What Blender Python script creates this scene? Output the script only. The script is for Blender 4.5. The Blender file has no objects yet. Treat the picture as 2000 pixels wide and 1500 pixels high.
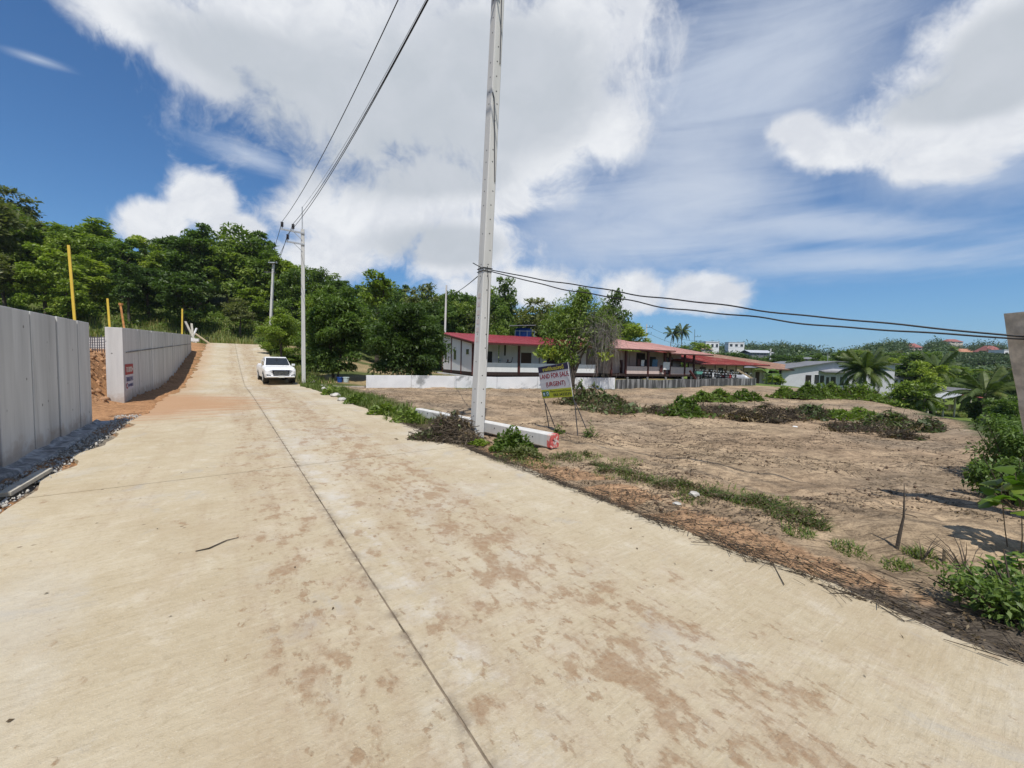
import bpy, bmesh, math, random
import numpy as np
from mathutils import Vector, Matrix, Euler

random.seed(7)
C = bpy.context.scene.collection
scene = bpy.context.scene

# ------------------------------------------------------------------ camera
FPX, CAMH = 775.0, 1.65
PITCH, ROLL = math.radians(3.18), math.radians(1.3)
cam_data = bpy.data.cameras.new('camera')
cam_data.sensor_width = 36.0
cam_data.lens = 36.0 * FPX / 2000.0
cam_data.clip_start, cam_data.clip_end = 0.05, 6000.0
cam = bpy.data.objects.new('camera', cam_data)
C.objects.link(cam)
CAM_R = Matrix.Rotation(math.radians(90) - PITCH, 3, 'X') @ Matrix.Rotation(ROLL, 3, 'Z')
cam.matrix_world = Matrix.Translation((0, 0, CAMH)) @ CAM_R.to_4x4()
scene.camera = cam

# ------------------------------------------------------------------ exposure
scene.view_settings.view_transform = 'Standard'
scene.view_settings.look = 'None'
scene.view_settings.exposure = 0.0
scene.view_settings.gamma = 1.0
scene.view_settings.use_curve_mapping = False
scene.cycles.use_denoising = True
scene.cycles.max_bounces = 6
scene.cycles.transparent_max_bounces = 8

# ------------------------------------------------------------------ sun
SUN = Vector((0.05, -0.44, 0.89)).normalized()
sd = bpy.data.lights.new('sun', 'SUN')
sd.energy, sd.angle, sd.color = 4.8, math.radians(0.53), (1.0, 0.95, 0.87)
so = bpy.data.objects.new('sun', sd)
so.rotation_euler = SUN.to_track_quat('Z', 'Y').to_euler()
so.location = (0, 0, 60)
C.objects.link(so)

# ------------------------------------------------------------------ sky
def ray(px, py):
    v = CAM_R @ Vector(((px - 1000) / FPX, (750 - py) / FPX, -1.0))
    return v

class X:
    """a float socket with arithmetic"""
    nt = None
    def __init__(s, sock): s.s = sock
    @staticmethod
    def m(op, *a, clamp=False):
        n = X.nt.nodes.new('ShaderNodeMath'); n.operation = op; n.use_clamp = clamp
        for i, v in enumerate(a):
            if isinstance(v, X): X.nt.links.new(v.s, n.inputs[i])
            else: n.inputs[i].default_value = v
        return X(n.outputs[0])
    def __add__(s, o): return X.m('ADD', s, o)
    __radd__ = __add__
    def __sub__(s, o): return X.m('SUBTRACT', s, o)
    def __rsub__(s, o): return X.m('SUBTRACT', o, s)
    def __mul__(s, o): return X.m('MULTIPLY', s, o)
    __rmul__ = __mul__
    def __truediv__(s, o): return X.m('DIVIDE', s, o)
    def pw(s, o): return X.m('POWER', s, o)
    def mx(s, o): return X.m('MAXIMUM', s, o)
    def mn(s, o): return X.m('MINIMUM', s, o)
    def clamp(s): return X.m('ADD', s, 0.0, clamp=True)
    def step(s, a, b):
        n = X.nt.nodes.new('ShaderNodeMapRange'); n.interpolation_type = 'SMOOTHSTEP'
        X.nt.links.new(s.s, n.inputs[0]); n.inputs[1].default_value = a; n.inputs[2].default_value = b
        return X(n.outputs[0])

def noise(vec, scale, detail=6.0, rough=0.55, dist=0.0, nt=None):
    nt = nt or X.nt
    n = nt.nodes.new('ShaderNodeTexNoise')
    n.inputs['Scale'].default_value = scale; n.inputs['Detail'].default_value = detail
    n.inputs['Roughness'].default_value = rough; n.inputs['Distortion'].default_value = dist
    if vec is not None: nt.links.new(vec, n.inputs['Vector'])
    return X(n.outputs[0])

def mixcol(fac, a, b, nt=None, blend='MIX'):
    nt = nt or X.nt
    n = nt.nodes.new('ShaderNodeMix'); n.data_type = 'RGBA'; n.blend_type = blend
    for sock, v in ((n.inputs[0], fac), (n.inputs[6], a), (n.inputs[7], b)):
        if isinstance(v, X): nt.links.new(v.s, sock)
        elif isinstance(v, bpy.types.NodeSocket): nt.links.new(v, sock)
        elif isinstance(v, (tuple, list)): sock.default_value = tuple(v) + (1.0,)
        else: sock.default_value = v
    return n.outputs[2]

def make_sky():
    w = bpy.data.worlds.new('World'); scene.world = w; w.use_nodes = True
    nt = w.node_tree; X.nt = nt
    nt.nodes.clear()
    out = nt.nodes.new('ShaderNodeOutputWorld'); bg = nt.nodes.new('ShaderNodeBackground')
    bg.inputs[1].default_value = 0.10
    nt.links.new(bg.outputs[0], out.inputs[0])
    sky = nt.nodes.new('ShaderNodeTexSky'); sky.sky_type = 'NISHITA'; sky.sun_disc = False
    sky.sun_elevation = math.asin(SUN.z); sky.sun_rotation = math.atan2(SUN.x, SUN.y)
    sky.air_density, sky.dust_density, sky.ozone_density = 1.1, 0.35, 2.2
    tc = nt.nodes.new('ShaderNodeTexCoord'); D = tc.outputs['Generated']
    def dot(v):
        n = nt.nodes.new('ShaderNodeVectorMath'); n.operation = 'DOT_PRODUCT'
        nt.links.new(D, n.inputs[0]); n.inputs[1].default_value = v
        return X(n.outputs['Value'])
    def blob(px, py, rx, ry, rot=0.0):
        c = ray(px, py).normalized()
        a = (ray(px + 5, py).normalized() - c); b = (ray(px, py - 5).normalized() - c)
        la, lb = a.length / 5, b.length / 5
        a.normalize(); b = (b - a * b.dot(a)).normalized()
        r = math.radians(rot)
        a, b = a * math.cos(r) + b * math.sin(r), b * math.cos(r) - a * math.sin(r)
        u = dot(a / (rx * la)); v = dot(b / (ry * lb))
        # the offset of the centre is zero because a and b are nearly orthogonal to c
        u = u - c.dot(a) / (rx * la); v = v - c.dot(b) / (ry * lb)
        q = X.m('SQRT', u * u + v * v)
        front = dot(c).step(0.2, 0.4)
        return (1.0 - q).mx(-0.6) * front + (front - 1.0) * 0.6
    def union(bl):
        r = None
        for b in bl:
            e = blob(*b)
            if r is None: r = e
            else:
                n = X.m('SMOOTH_MAX', r, e, 0.25); r = n
        return r
    # heaped clouds: their places in the sky of the photograph, as directions
    heaps = union([(250, 20, 170, 90, -25), (400, 130, 150, 75, -32), (560, 90, 260, 160), (760, 180, 330, 230),
                   (1010, 170, 290, 250), (1190, 250, 95, 95), (1130, 60, 170, 170),
                   (730, 430, 220, 115), (900, 480, 150, 90), (610, 395, 90, 90), (990, 400, 60, 40), (840, 370, 170, 110),
                   (400, 395, 75, 65), (300, 435, 90, 45), (470, 450, 70, 38),
                   (1900, 215, 250, 125, 8), (1990, 90, 210, 190), (1640, 290, 150, 50), (1555, 255, 60, 38), (1840, 325, 130, 42),
                   (1225, 572, 75, 48), (1375, 575, 90, 44), (1000, 560, 180, 50), (640, 500, 140, 60)])
    wn = nt.nodes.new('ShaderNodeTexNoise'); wn.inputs['Scale'].default_value = 3.5; wn.inputs['Detail'].default_value = 5
    nt.links.new(D, wn.inputs['Vector'])
    wv = nt.nodes.new('ShaderNodeVectorMath'); wv.operation = 'MULTIPLY_ADD'
    nt.links.new(wn.outputs['Color'], wv.inputs[0]); wv.inputs[1].default_value = (.35, .35, .35); nt.links.new(D, wv.inputs[2])
    DW = wv.outputs[0]
    n1 = noise(D, 3.6, 9, 0.62, 0.35); n2 = noise(DW, 9.0, 10, 0.66, 0.2)
    turb = (n1 - 0.5) * 2.2 + (n2 - 0.5) * 2.0
    fwd = ray(1000, 500).normalized()
    away = 1.0 - dot(fwd).step(0.10, 0.42)          # outside the photograph the sky goes on with the same kind of cloud
    gen = (noise(D, 1.7, 4, 0.5) - 0.52) * 3.0
    h = heaps * (1.0 - away) + gen * away
    dens = h * 1.7 + turb + 0.05
    alpha = dens.step(-0.12, 0.84)
    # thin veils and streaks
    mp = nt.nodes.new('ShaderNodeMapping'); mp.vector_type = 'POINT'
    mp.inputs['Scale'].default_value = (1.2, 1.2, 7.0); mp.inputs['Rotation'].default_value = (0.0, math.radians(9), 0.0)
    nt.links.new(D, mp.inputs[0])
    ns = noise(mp.outputs[0], 2.6, 9, 0.62, 0.5)
    veil = union([(1420, 170, 420, 260, 10), (1300, 420, 300, 170), (1900, 330, 200, 120), (1650, 440, 420, 50, -3), (1720, 510, 420, 45, 3), (70, 115, 90, 16, -22),
                  (500, 310, 120, 30, -20), (1120, 380, 160, 130), (480, 300, 70, 20, -15)])
    vl = (veil * (1.0 - away) + gen * away * 0.6)
    valpha = ((vl * 0.9 + (ns - 0.5) * 1.7 + (noise(D, 2.2, 5, 0.55) - 0.5) * 0.8).step(-0.12, 1.1)) * 0.66
    soft = union([(1560, 130, 420, 330), (1380, 330, 260, 230), (1850, 280, 320, 200), (1150, 470, 260, 110)]) * (1.0 - away) + gen * away * 0.5
    salpha = ((soft * 1.3 + (noise(DW, 3.4, 8, 0.6) - 0.5) * 1.9).step(-0.25, 1.5)) * 0.62
    # colours: thin rims and sun-side heaps are white, thick middles grey
    core = union([(560, 150, 260, 90, -20), (760, 230, 360, 170), (980, 190, 230, 190), (830, 330, 240, 70), (860, 480, 150, 50), (1880, 190, 190, 55, 10), (1960, 110, 150, 110)])
    cz = core * (1.0 - away) + gen * away
    thick = (cz * 1.5 + dens * 0.12 + (noise(DW, 2.6, 7, 0.58) - 0.5) * 1.2).step(-0.10, 0.80)
    lump = noise(DW, 8.0, 9, 0.60).step(0.34, 0.68)
    white = (8.7, 8.9, 9.2); grey = (5.3, 5.75, 6.3); mid = (7.0, 7.3, 7.9)
    ccol = mixcol(thick * 0.9, mixcol(lump, mid, white), mixcol(lump, grey, (5.6, 6.0, 6.6)))
    tint = mixcol(1.0, sky.outputs[0], (0.45, 0.77, 1.08), blend='MULTIPLY')
    zen = X.m('ABSOLUTE', dot((0, 0, 1)))
    lowsky = mixcol((1.0 - zen).pw(7.0) * 0.45, tint, (2.6, 4.7, 8.0))
    c1 = mixcol(valpha, lowsky, (6.7, 7.4, 8.5))
    c2 = mixcol(alpha, mixcol(salpha, c1, (6.3, 6.9, 7.9)), ccol)
    nt.links.new(c2, bg.inputs[0])
make_sky()

# ------------------------------------------------------------------ places: road frame, terrain
DX, DY = -0.584, 0.812            # along the road, away from the camera
NX, NY = 0.812, 0.584             # across the road, to the right
def sn(s, n): return (s * DX + n * NX, s * DY + n * NY)
def to_sn(x, y): return (x * DX + y * DY, x * NX + y * NY)

def sstep(a, b, x):
    t = np.clip((x - a) / (b - a), 0, 1)
    return t * t * (3 - 2 * t)

_rng = np.random.RandomState(3)
_tab = _rng.rand(64, 64)
def vnoise(x, y):
    xi = np.floor(x).astype(int); yi = np.floor(y).astype(int)
    fx = x - xi; fy = y - yi
    fx = fx * fx * (3 - 2 * fx); fy = fy * fy * (3 - 2 * fy)
    a = _tab[xi % 64, yi % 64]; b = _tab[(xi + 1) % 64, yi % 64]
    c = _tab[xi % 64, (yi + 1) % 64]; d = _tab[(xi + 1) % 64, (yi + 1) % 64]
    return (a * (1 - fx) + b * fx) * (1 - fy) + (c * (1 - fx) + d * fx) * fy
def fbm(x, y, o=4):
    r = 0.0; a = 0.5
    for i in range(o):
        r = r + a * vnoise(x * 2 ** i + 17 * i, y * 2 ** i + 5 * i); a *= 0.5
    return r

def road_z(s):
    s = np.asarray(s, float)
    u = np.clip(s - 27, 0, 33)
    return -0.14 * np.exp(-((s - 29) / 6.5) ** 2) + 0.0196 * u ** 1.45 + np.clip(s - 60, 0, 3) * 0.02

def zt(x, y, fine=True):
    """height of the ground"""
    x = np.asarray(x, float); y = np.asarray(y, float)
    s, n = to_sn(x, y)
    side = 1 - sstep(7, 24, n)
    z = road_z(s) * side
    # cleared site behind the retaining walls
    site = 1.75 * sstep(14.2, 20, s) * sstep(-2.95, -4.6, n) * (1 - sstep(40, 58, s)) 
    z = z + site
    # wooded hillside at the far end
    s0 = 63 + np.clip(n - 18, 0, 400) * 0.75
    up = np.clip(s - s0, 0, None)
    hill = 0.29 * up - 0.29 * np.clip(s - s0 - 75, 0, None)
    z = z + hill * (1 - sstep(60, 160, n)) * sstep(0, 8, up)
    # the land falls away to the right into a valley and rises again far off
    t = x * 0.8 + y * 0.25
    xe = x - (15.0 + (y - 13.0) * 0.475)
    z = z - 2.5 * sstep(-0.2, 6.5, xe) * (1 - sstep(55, 70, y)) - 0.9 * sstep(27, 50, t) - 2.0 * sstep(55, 130, t)
    D = np.sqrt(x * x + y * y)
    u = x / np.maximum(y, 1.0)
    u = np.where(y < 1, 3.0, u)
    g = sstep(0.2, 0.5, u) * (1 - 0.45 * np.exp(-((u - 0.81) / 0.06) ** 2)) * (0.86 + 0.16 * sstep(0.75, 1.0, u) - 0.30 * sstep(1.0, 1.45, u))
    z = z + 15 * sstep(140, 430, D) * g + 9 * fbm(x / 90, y / 90, 3) * sstep(150, 400, D) * g
    if fine:
        off = np.minimum(np.abs(n - 0.9) - 2.75, 8)      # distance from the concrete
        r = np.clip(off / 1.2, 0, 1)
        near = 1 - sstep(40, 90, D)
        z = z + (fbm(x * 0.9, y * 0.9, 4) - 0.47) * 0.26 * r * near + (fbm(x * 3.7, y * 3.7, 3) - 0.44) * 0.11 * r * near
    return z

def under_road(s, n):
    return (n > -1.95) & (n < 3.7) & (s < 63)

def gz(x, y):
    return float(zt(np.array([x]), np.array([y]))[0])

def at(px, py, z=None):
    """where the sight line through a pixel of the photograph meets the ground (or the level z)"""
    v = ray(px, py)
    if z is not None:
        k = (z - CAMH) / v.z
        return Vector((v.x * k, v.y * k, z))
    k0, k = 0.5, 0.5
    while k < 900:
        p = v * k + Vector((0, 0, CAMH))
        if p.z < gz(p.x, p.y): break
        k0 = k; k *= 1.02
    for _ in range(14):
        m = (k0 + k) / 2; p = v * m + Vector((0, 0, CAMH))
        if p.z < gz(p.x, p.y): k = m
        else: k0 = m
    p = v * k + Vector((0, 0, CAMH))
    return Vector((p.x, p.y, gz(p.x, p.y)))

def P(px, py, depth):
    v = ray(px, py); k = depth / v.y
    return Vector((v.x * k, v.y * k, CAMH + v.z * k))

# ------------------------------------------------------------------ materials
MAT = {}
def new_mat(name):
    m = bpy.data.materials.new(name); m.use_nodes = True
    nt = m.node_tree; X.nt = nt
    b = nt.nodes['Principled BSDF']
    MAT[name] = m
    return m, nt, b

def plain(name, col, rough=0.7, var=0.25, scale=6.0, bump=0.0, metal=0.0, stain=None, spec=0.4, streak=False, pores=False):
    m, nt, b = new_mat(name)
    tc = nt.nodes.new('ShaderNodeTexCoord')
    co = tc.outputs['Object']
    if streak:
        mp = nt.nodes.new('ShaderNodeMapping'); mp.inputs['Scale'].default_value = (1.6, 1.6, 0.16)
        nt.links.new(co, mp.inputs[0]); co2 = mp.outputs[0]
    else: co2 = co
    n = noise(co2, scale, 7, 0.6)
    dark = tuple(c * (1 - var) for c in col); light = tuple(min(1, c * (1 + var * 0.6)) for c in col)
    c = mixcol(n.step(0.3, 0.7), dark, light)
    if stain:
        k = noise(co2, scale * 0.45, 8, 0.68, 0.4).step(*stain[1])
        c = mixcol(k * stain[2], c, stain[0])
    if pores:
        vo = nt.nodes.new('ShaderNodeTexVoronoi'); vo.inputs['Scale'].default_value = 3.2; nt.links.new(co, vo.inputs['Vector'])
        pk = (1.0 - X(vo.outputs['Distance']).step(0.05, 0.10)) * noise(co, 1.5, 3, .5).step(.40, .50)
        c = mixcol(pk * 0.8, c, (.09, .085, .08))
        oi = nt.nodes.new('ShaderNodeObjectInfo'); c = mixcol(X(oi.outputs['Random']) * 0.22, c, (.36, .35, .33))
        geo = nt.nodes.new('ShaderNodeNewGeometry'); sz = nt.nodes.new('ShaderNodeSeparateXYZ'); nt.links.new(geo.outputs['Position'], sz.inputs[0])
        sp = (noise(co, 3.5, 7, .65) * 0.9 - X(sz.outputs[2]) * 0.9).step(0.10, 0.42)
        c = mixcol(sp * 0.55, c, (.30, .21, .14))
        run = nt.nodes.new('ShaderNodeMapping'); run.inputs['Scale'].default_value = (5.0, 5.0, 0.22); nt.links.new(co, run.inputs[0])
        c = mixcol((noise(run.outputs[0], 1.0, 7, .7).step(.55, .70)) * 0.45, c, (.22, .215, .205))
    nt.links.new(c, b.inputs['Base Color'])
    b.inputs['Roughness'].default_value = rough; b.inputs['Metallic'].default_value = metal
    b.inputs['Specular IOR Level'].default_value = spec
    if bump:
        bp = nt.nodes.new('ShaderNodeBump'); bp.inputs['Strength'].default_value = 0.6; bp.inputs['Distance'].default_value = bump
        nt.links.new(noise(co, scale * 5, 6, 0.65).s, bp.inputs['Height']); nt.links.new(bp.outputs[0], b.inputs['Normal'])
    return m

def leafy(name, cols, trans=0.3, rough=0.5, spread=0.5):
    """foliage: colour by each leaf's own tint and by each plant"""
    m, nt, b = new_mat(name)
    at_ = nt.nodes.new('ShaderNodeAttribute'); at_.attribute_name = 'tint'
    oi = nt.nodes.new('ShaderNodeObjectInfo')
    f = X(at_.outputs['Fac']) * (1 - spread) + X(oi.outputs['Random']) * spread
    rp = nt.nodes.new('ShaderNodeValToRGB'); els = rp.color_ramp.elements
    while len(els) < len(cols): els.new(0.5)
    for i, c in enumerate(cols):
        els[i].position = i / (len(cols) - 1); els[i].color = tuple(c) + (1,)
    nt.links.new(f.s, rp.inputs[0])
    nt.links.new(rp.outputs[0], b.inputs['Base Color'])
    b.inputs['Roughness'].default_value = rough; b.inputs['Specular IOR Level'].default_value = 0.35
    tr = nt.nodes.new('ShaderNodeBsdfTranslucent')
    br = mixcol(1.0, rp.outputs[0], (1.5, 1.7, 0.7), blend='MULTIPLY')
    nt.links.new(br, tr.inputs[0])
    mx = nt.nodes.new('ShaderNodeMixShader'); mx.inputs[0].default_value = trans
    nt.links.new(b.outputs[0], mx.inputs[1]); nt.links.new(tr.outputs[0], mx.inputs[2])
    nt.links.new(mx.outputs[0], nt.nodes['Material Output'].inputs[0])
    return m

leafy('leaf_dark', [(0.039, 0.069, 0.017), (0.071, 0.119, 0.026), (0.110, 0.173, 0.036), (0.185, 0.243, 0.052)])
leafy('leaf_mid', [(0.059, 0.094, 0.021), (0.102, 0.159, 0.031), (0.157, 0.219, 0.042), (0.256, 0.302, 0.063)])
leafy('leaf_bright', [(0.095, 0.140, 0.021), (0.155, 0.221, 0.031), (0.231, 0.295, 0.042), (0.333, 0.373, 0.065)])
leafy('leaf_olive', [(0.062, 0.077, 0.030), (0.106, 0.125, 0.043), (0.150, 0.169, 0.057), (0.213, 0.213, 0.085)])
leafy('leaf_dry', [(0.063, 0.044, 0.025), (0.121, 0.086, 0.048), (0.190, 0.144, 0.081), (0.259, 0.201, 0.115)], trans=0.12)
leafy('leaf_wilt', [(0.057, 0.069, 0.029), (0.086, 0.121, 0.044), (0.132, 0.172, 0.063), (0.196, 0.218, 0.098)], trans=0.2)
leafy('grass_blade', [(0.054, 0.081, 0.019), (0.099, 0.141, 0.027), (0.160, 0.203, 0.044), (0.289, 0.243, 0.094)], trans=0.3, spread=0.05)
leafy('palm_leaf', [(0.033, 0.057, 0.015), (0.061, 0.094, 0.022), (0.105, 0.138, 0.033), (0.209, 0.187, 0.061)], trans=0.25)
leafy('far_leaf', [(0.036, 0.065, 0.026), (0.062, 0.101, 0.036), (0.091, 0.137, 0.047), (0.143, 0.179, 0.068)], trans=0.15)
leafy('twig', [(0.030, 0.022, 0.016), (0.060, 0.045, 0.032), (0.105, 0.082, 0.058), (0.185, 0.150, 0.110)], trans=0.0, rough=0.85)
leafy('vine_grey', [(.11, .10, .085), (.16, .145, .125), (.22, .20, .175), (.28, .26, .23)], trans=0.05, rough=0.85)

plain('bark', (.085, .068, .052), 0.9, 0.45, 5, 0.02)
plain('bark_pale', (.17, .145, .12), 0.9, 0.4, 5, 0.02)
plain('concrete_wall', (.60, .595, .58), 0.85, 0.16, 1.6, 0.004, stain=((.17, .165, .16), (.54, .72), 0.7), streak=True, pores=True)
plain('concrete_dark', (.17, .165, .16), 0.9, 0.4, 5, 0.01, stain=((.40, .39, .37), (.5, .65), 0.8))
plain('concrete_pole', (.58, .57, .54), 0.8, 0.12, 2.5, 0.002, stain=((.40, .38, .34), (.55, .75), 0.6), streak=True)
plain('concrete_post', (.64, .57, .47), 0.9, 0.3, 9, 0.012, stain=((.42, .37, .30), (.5, .7), 0.8))
plain('hole_black', (.02, .02, .02), 0.9, 0.1)
plain('red_paint', (.55, .10, .09), 0.8, 0.3, 14, stain=((.62, .55, .50), (.47, .54), 0.9))
plain('white_render', (.66, .67, .68), 0.85, 0.08, 1.2, 0.003, stain=((.20, .21, .21), (.53, .64), 0.85), streak=False)
plain('stained_wall', (.29, .29, .285), 0.9, 0.3, 4.2, 0.006, stain=((.034, .035, .035), (.36, .53), 0.92), streak=True)
plain('white_paint', (.72, .72, .72), 0.7, 0.06, 2.0, stain=((.45, .43, .40), (.6, .8), 0.5), streak=True)
plain('pink_paint', (.58, .46, .42), 0.75, 0.10, 2.0, stain=((.30, .25, .22), (.55, .75), 0.5), streak=True)
plain('cream_paint', (.55, .49, .42), 0.75, 0.10, 2.0, stain=((.30, .26, .22), (.55, .75), 0.5), streak=True)
plain('gable_paint', (.50, .50, .53), 0.8, 0.06, 2.0)
plain('maroon_steel', (.075, .018, .016), 0.6, 0.2)
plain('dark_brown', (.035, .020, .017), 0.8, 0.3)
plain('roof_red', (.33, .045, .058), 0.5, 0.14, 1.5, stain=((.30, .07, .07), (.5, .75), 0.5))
plain('roof_pink', (.60, .36, .31), 0.6, 0.12, 1.8, stain=((.46, .28, .24), (.5, .7), 0.7))
plain('roof_rust', (.33, .070, .060), 0.6, 0.25, 1.5, stain=((.46, .23, .19), (.50, .66), 0.8))
plain('roof_brown', (.46, .30, .22), 0.65, 0.2, 1.7, stain=((.30, .18, .13), (.5, .7), 0.7))
plain('roof_grey', (.17, .17, .18), 0.6, 0.2, 1.5)
plain('roof_zinc', (.55, .56, .58), 0.45, 0.15, 2.0, metal=0.3)
plain('far_red', (.27, .10, .085), 0.8, 0.25, 1.0)
plain('roof_tile_orange', (.40, .19, .11), 0.7, 0.2, 2.0)
plain('soil_orange', (.38, .215, .115), 0.95, 0.3, 3, 0.03)
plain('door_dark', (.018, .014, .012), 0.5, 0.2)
plain('door_brown', (.075, .038, .020), 0.6, 0.2)
plain('glass_dark', (.03, .034, .038), 0.12, 0.1, spec=0.6)
plain('blue_tank', (.018, .075, .33), 0.4, 0.15)
plain('steel_pale', (.50, .51, .52), 0.45, 0.1, metal=0.4)
plain('steel_dark', (.06, .06, .065), 0.6, 0.3)
plain('rusty_bar', (.13, .075, .055), 0.8, 0.4, 20)
plain('rebar', (.085, .085, .10), 0.7, 0.3, 20)
plain('yellow_paint', (.68, .48, .06), 0.6, 0.12, 4)
plain('orange_wood', (.48, .22, .07), 0.7, 0.25, 8)
plain('timber', (.42, .33, .21), 0.8, 0.25, 6, 0.004)
plain('timber_grey', (.42, .39, .33), 0.85, 0.25, 6, 0.004)
plain('porcelain', (.05, .032, .028), 0.25, 0.2)
plain('cable_black', (.013, .013, .014), 0.55, 0.2)
plain('alu_wire', (.10, .10, .105), 0.5, 0.2)
plain('car_white', (.80, .80, .81), 0.25, 0.02, spec=0.6)
plain('car_black', (.012, .012, .013), 0.4, 0.1)
plain('car_grille', (.03, .032, .035), 0.35, 0.1)
plain('chrome', (.60, .60, .62), 0.2, 0.05, metal=0.9)
plain('lamp_glass', (.38, .40, .42), 0.1, 0.1, spec=0.8)
plain('rubber', (.018, .018, .018), 0.9, 0.3)
plain('plate_white', (.70, .70, .66), 0.5, 0.05)
plain('sign_white', (.62, .61, .62), 0.6, 0.05, 3)
plain('sign_navy', (.022, .018, .060), 0.6, 0.1)
plain('sign_lime', (.47, .50, .035), 0.6, 0.06)
plain('sign_red', (.30, .012, .030), 0.6, 0.1)
plain('sign_yellow', (.70, .62, .05), 0.6, 0.05)
plain('sign_ink', (.02, .022, .025), 0.6, 0.05)
plain('sign_teal', (.010, .105, .095), 0.6, 0.1)
plain('sign_green', (.015, .16, .10), 0.6, 0.1)
plain('sign_pale', (.55, .66, .68), 0.6, 0.05)
plain('banner_white', (.56, .55, .60), 0.7, 0.1, 8)
plain('banner_red', (.35, .035, .040), 0.7, 0.15, 8)
plain('banner_blue', (.09, .10, .26), 0.7, 0.1)
plain('stone', (.45, .43, .39), 0.9, 0.35, 5, 0.01)
plain('white_scrap', (.70, .70, .68), 0.7, 0.1)
plain('teal_plastic', (.15, .42, .36), 0.5, 0.1)
plain('blue_cloth', (.07, .15, .24), 0.9, 0.3, 4)
plain('white_cloth', (.66, .66, .66), 0.9, 0.12, 5)
plain('dark_cloth', (.030, .030, .036), 0.95, 0.3)
plain('skin', (.20, .11, .07), 0.6, 0.1)
plain('hair', (.012, .010, .009), 0.6, 0.1)
plain('clod', (.115, .075, .048), 0.95, 0.4, 14, 0.01)
plain('red_plastic', (.35, .03, .03), 0.5, 0.1)

# ------------------------------------------------------------------ mesh building
class MB:
    def __init__(s): s.v = []; s.f = []
    def add(s, vs, fs):
        o = len(s.v); s.v += [tuple(v) for v in vs]; s.f += [tuple(i + o for i in f) for f in fs]
        return s
    def box(s, c, size, R=None):
        hx, hy, hz = (k / 2 for k in size); c = Vector(c)
        vs = [Vector((x, y, z)) for x in (-hx, hx) for y in (-hy, hy) for z in (-hz, hz)]
        if R is not None: vs = [R @ v for v in vs]
        return s.add([v + c for v in vs], [(0, 1, 3, 2), (4, 6, 7, 5), (0, 4, 5, 1), (2, 3, 7, 6), (0, 2, 6, 4), (1, 5, 7, 3)])
    def beam(s, p0, p1, w, h, up=(0, 0, 1)):
        """a bar from p0 to p1, w across and h along up"""
        p0, p1 = Vector(p0), Vector(p1); a = (p1 - p0).normalized(); up = Vector(up)
        r = a.cross(up); r = r.normalized() if r.length > 1e-5 else Vector((1, 0, 0)); u = r.cross(a)
        vs = [p + r * i * w / 2 + u * j * h / 2 for p in (p0, p1) for i, j in ((-1, -1), (1, -1), (1, 1), (-1, 1))]
        return s.add(vs, [(0, 1, 2, 3), (7, 6, 5, 4), (0, 4, 5, 1), (1, 5, 6, 2), (2, 6, 7, 3), (3, 7, 4, 0)])
    def tube(s, pts, r, seg=6, cap=True):
        pts = [Vector(p) for p in pts]
        rs = r if isinstance(r, (list, tuple)) else [r] * len(pts)
        vs, fs = [], []
        for i, p in enumerate(pts):
            a = pts[min(i + 1, len(pts) - 1)] - pts[max(i - 1, 0)]
            a = a.normalized() if a.length > 1e-9 else Vector((0, 0, 1))
            t = Vector((0, 0, 1)) if abs(a.z) < 0.9 else Vector((0, 1, 0))
            u = a.cross(t).normalized(); w = u.cross(a)
            for k in range(seg):
                th = 2 * math.pi * k / seg
                vs.append(p + (u * math.cos(th) + w * math.sin(th)) * rs[i])
        for i in range(len(pts) - 1):
            for k in range(seg):
                a, b = i * seg + k, i * seg + (k + 1) % seg
                fs.append((a, b, b + seg, a + seg))
        if cap:
            fs.append(tuple(range(seg))); fs.append(tuple(range((len(pts) - 1) * seg, len(pts) * seg))[::-1])
        return s.add(vs, fs)
    def prism(s, poly, d):
        """poly: points in a plane, pushed by d"""
        n = len(poly); d = Vector(d)
        vs = [Vector(p) for p in poly] + [Vector(p) + d for p in poly]
        fs = [tuple(range(n))[::-1], tuple(range(n, 2 * n))] + [(i, (i + 1) % n, n + (i + 1) % n, n + i) for i in range(n)]
        return s.add(vs, fs)
    def loft(s, rings, cap=True):
        n = len(rings[0]); vs = [p for r in rings for p in r]; fs = []
        for i in range(len(rings) - 1):
            for k in range(n):
                a, b = i * n + k, i * n + (k + 1) % n
                fs.append((a, b, b + n, a + n))
        if cap: fs.append(tuple(range(n))[::-1]); fs.append(tuple(range((len(rings) - 1) * n, len(rings) * n)))
        return s.add(vs, fs)
    def sheet(s, rows):
        m = len(rows[0]); vs = [p for r in rows for p in r]; fs = []
        for i in range(len(rows) - 1):
            for k in range(m - 1):
                a = i * m + k; fs.append((a, a + 1, a + m + 1, a + m))
        return s.add(vs, fs)
    def build(s, name, mat, parent=None, world=True, smooth=False, bevel=0.0):
        me = bpy.data.meshes.new(name)
        vs = s.v
        if parent is not None and world:
            o = Vector((0, 0, 0)); q = parent
            while q is not None: o += q.location; q = q.parent
            vs = [(v[0] - o.x, v[1] - o.y, v[2] - o.z) for v in vs]
        me.from_pydata(vs, [], s.f)
        bm = bmesh.new(); bm.from_mesh(me); bmesh.ops.recalc_face_normals(bm, faces=bm.faces); bm.to_mesh(me); bm.free()
        me.materials.append(MAT[mat])
        if smooth: me.polygons.foreach_set('use_smooth', [True] * len(me.polygons))
        o = bpy.data.objects.new(name, me); C.objects.link(o); o.parent = parent
        if bevel:
            b = o.modifiers.new('bevel', 'BEVEL'); b.width = bevel; b.segments = 2; b.limit_method = 'ANGLE'
        return o

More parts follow.
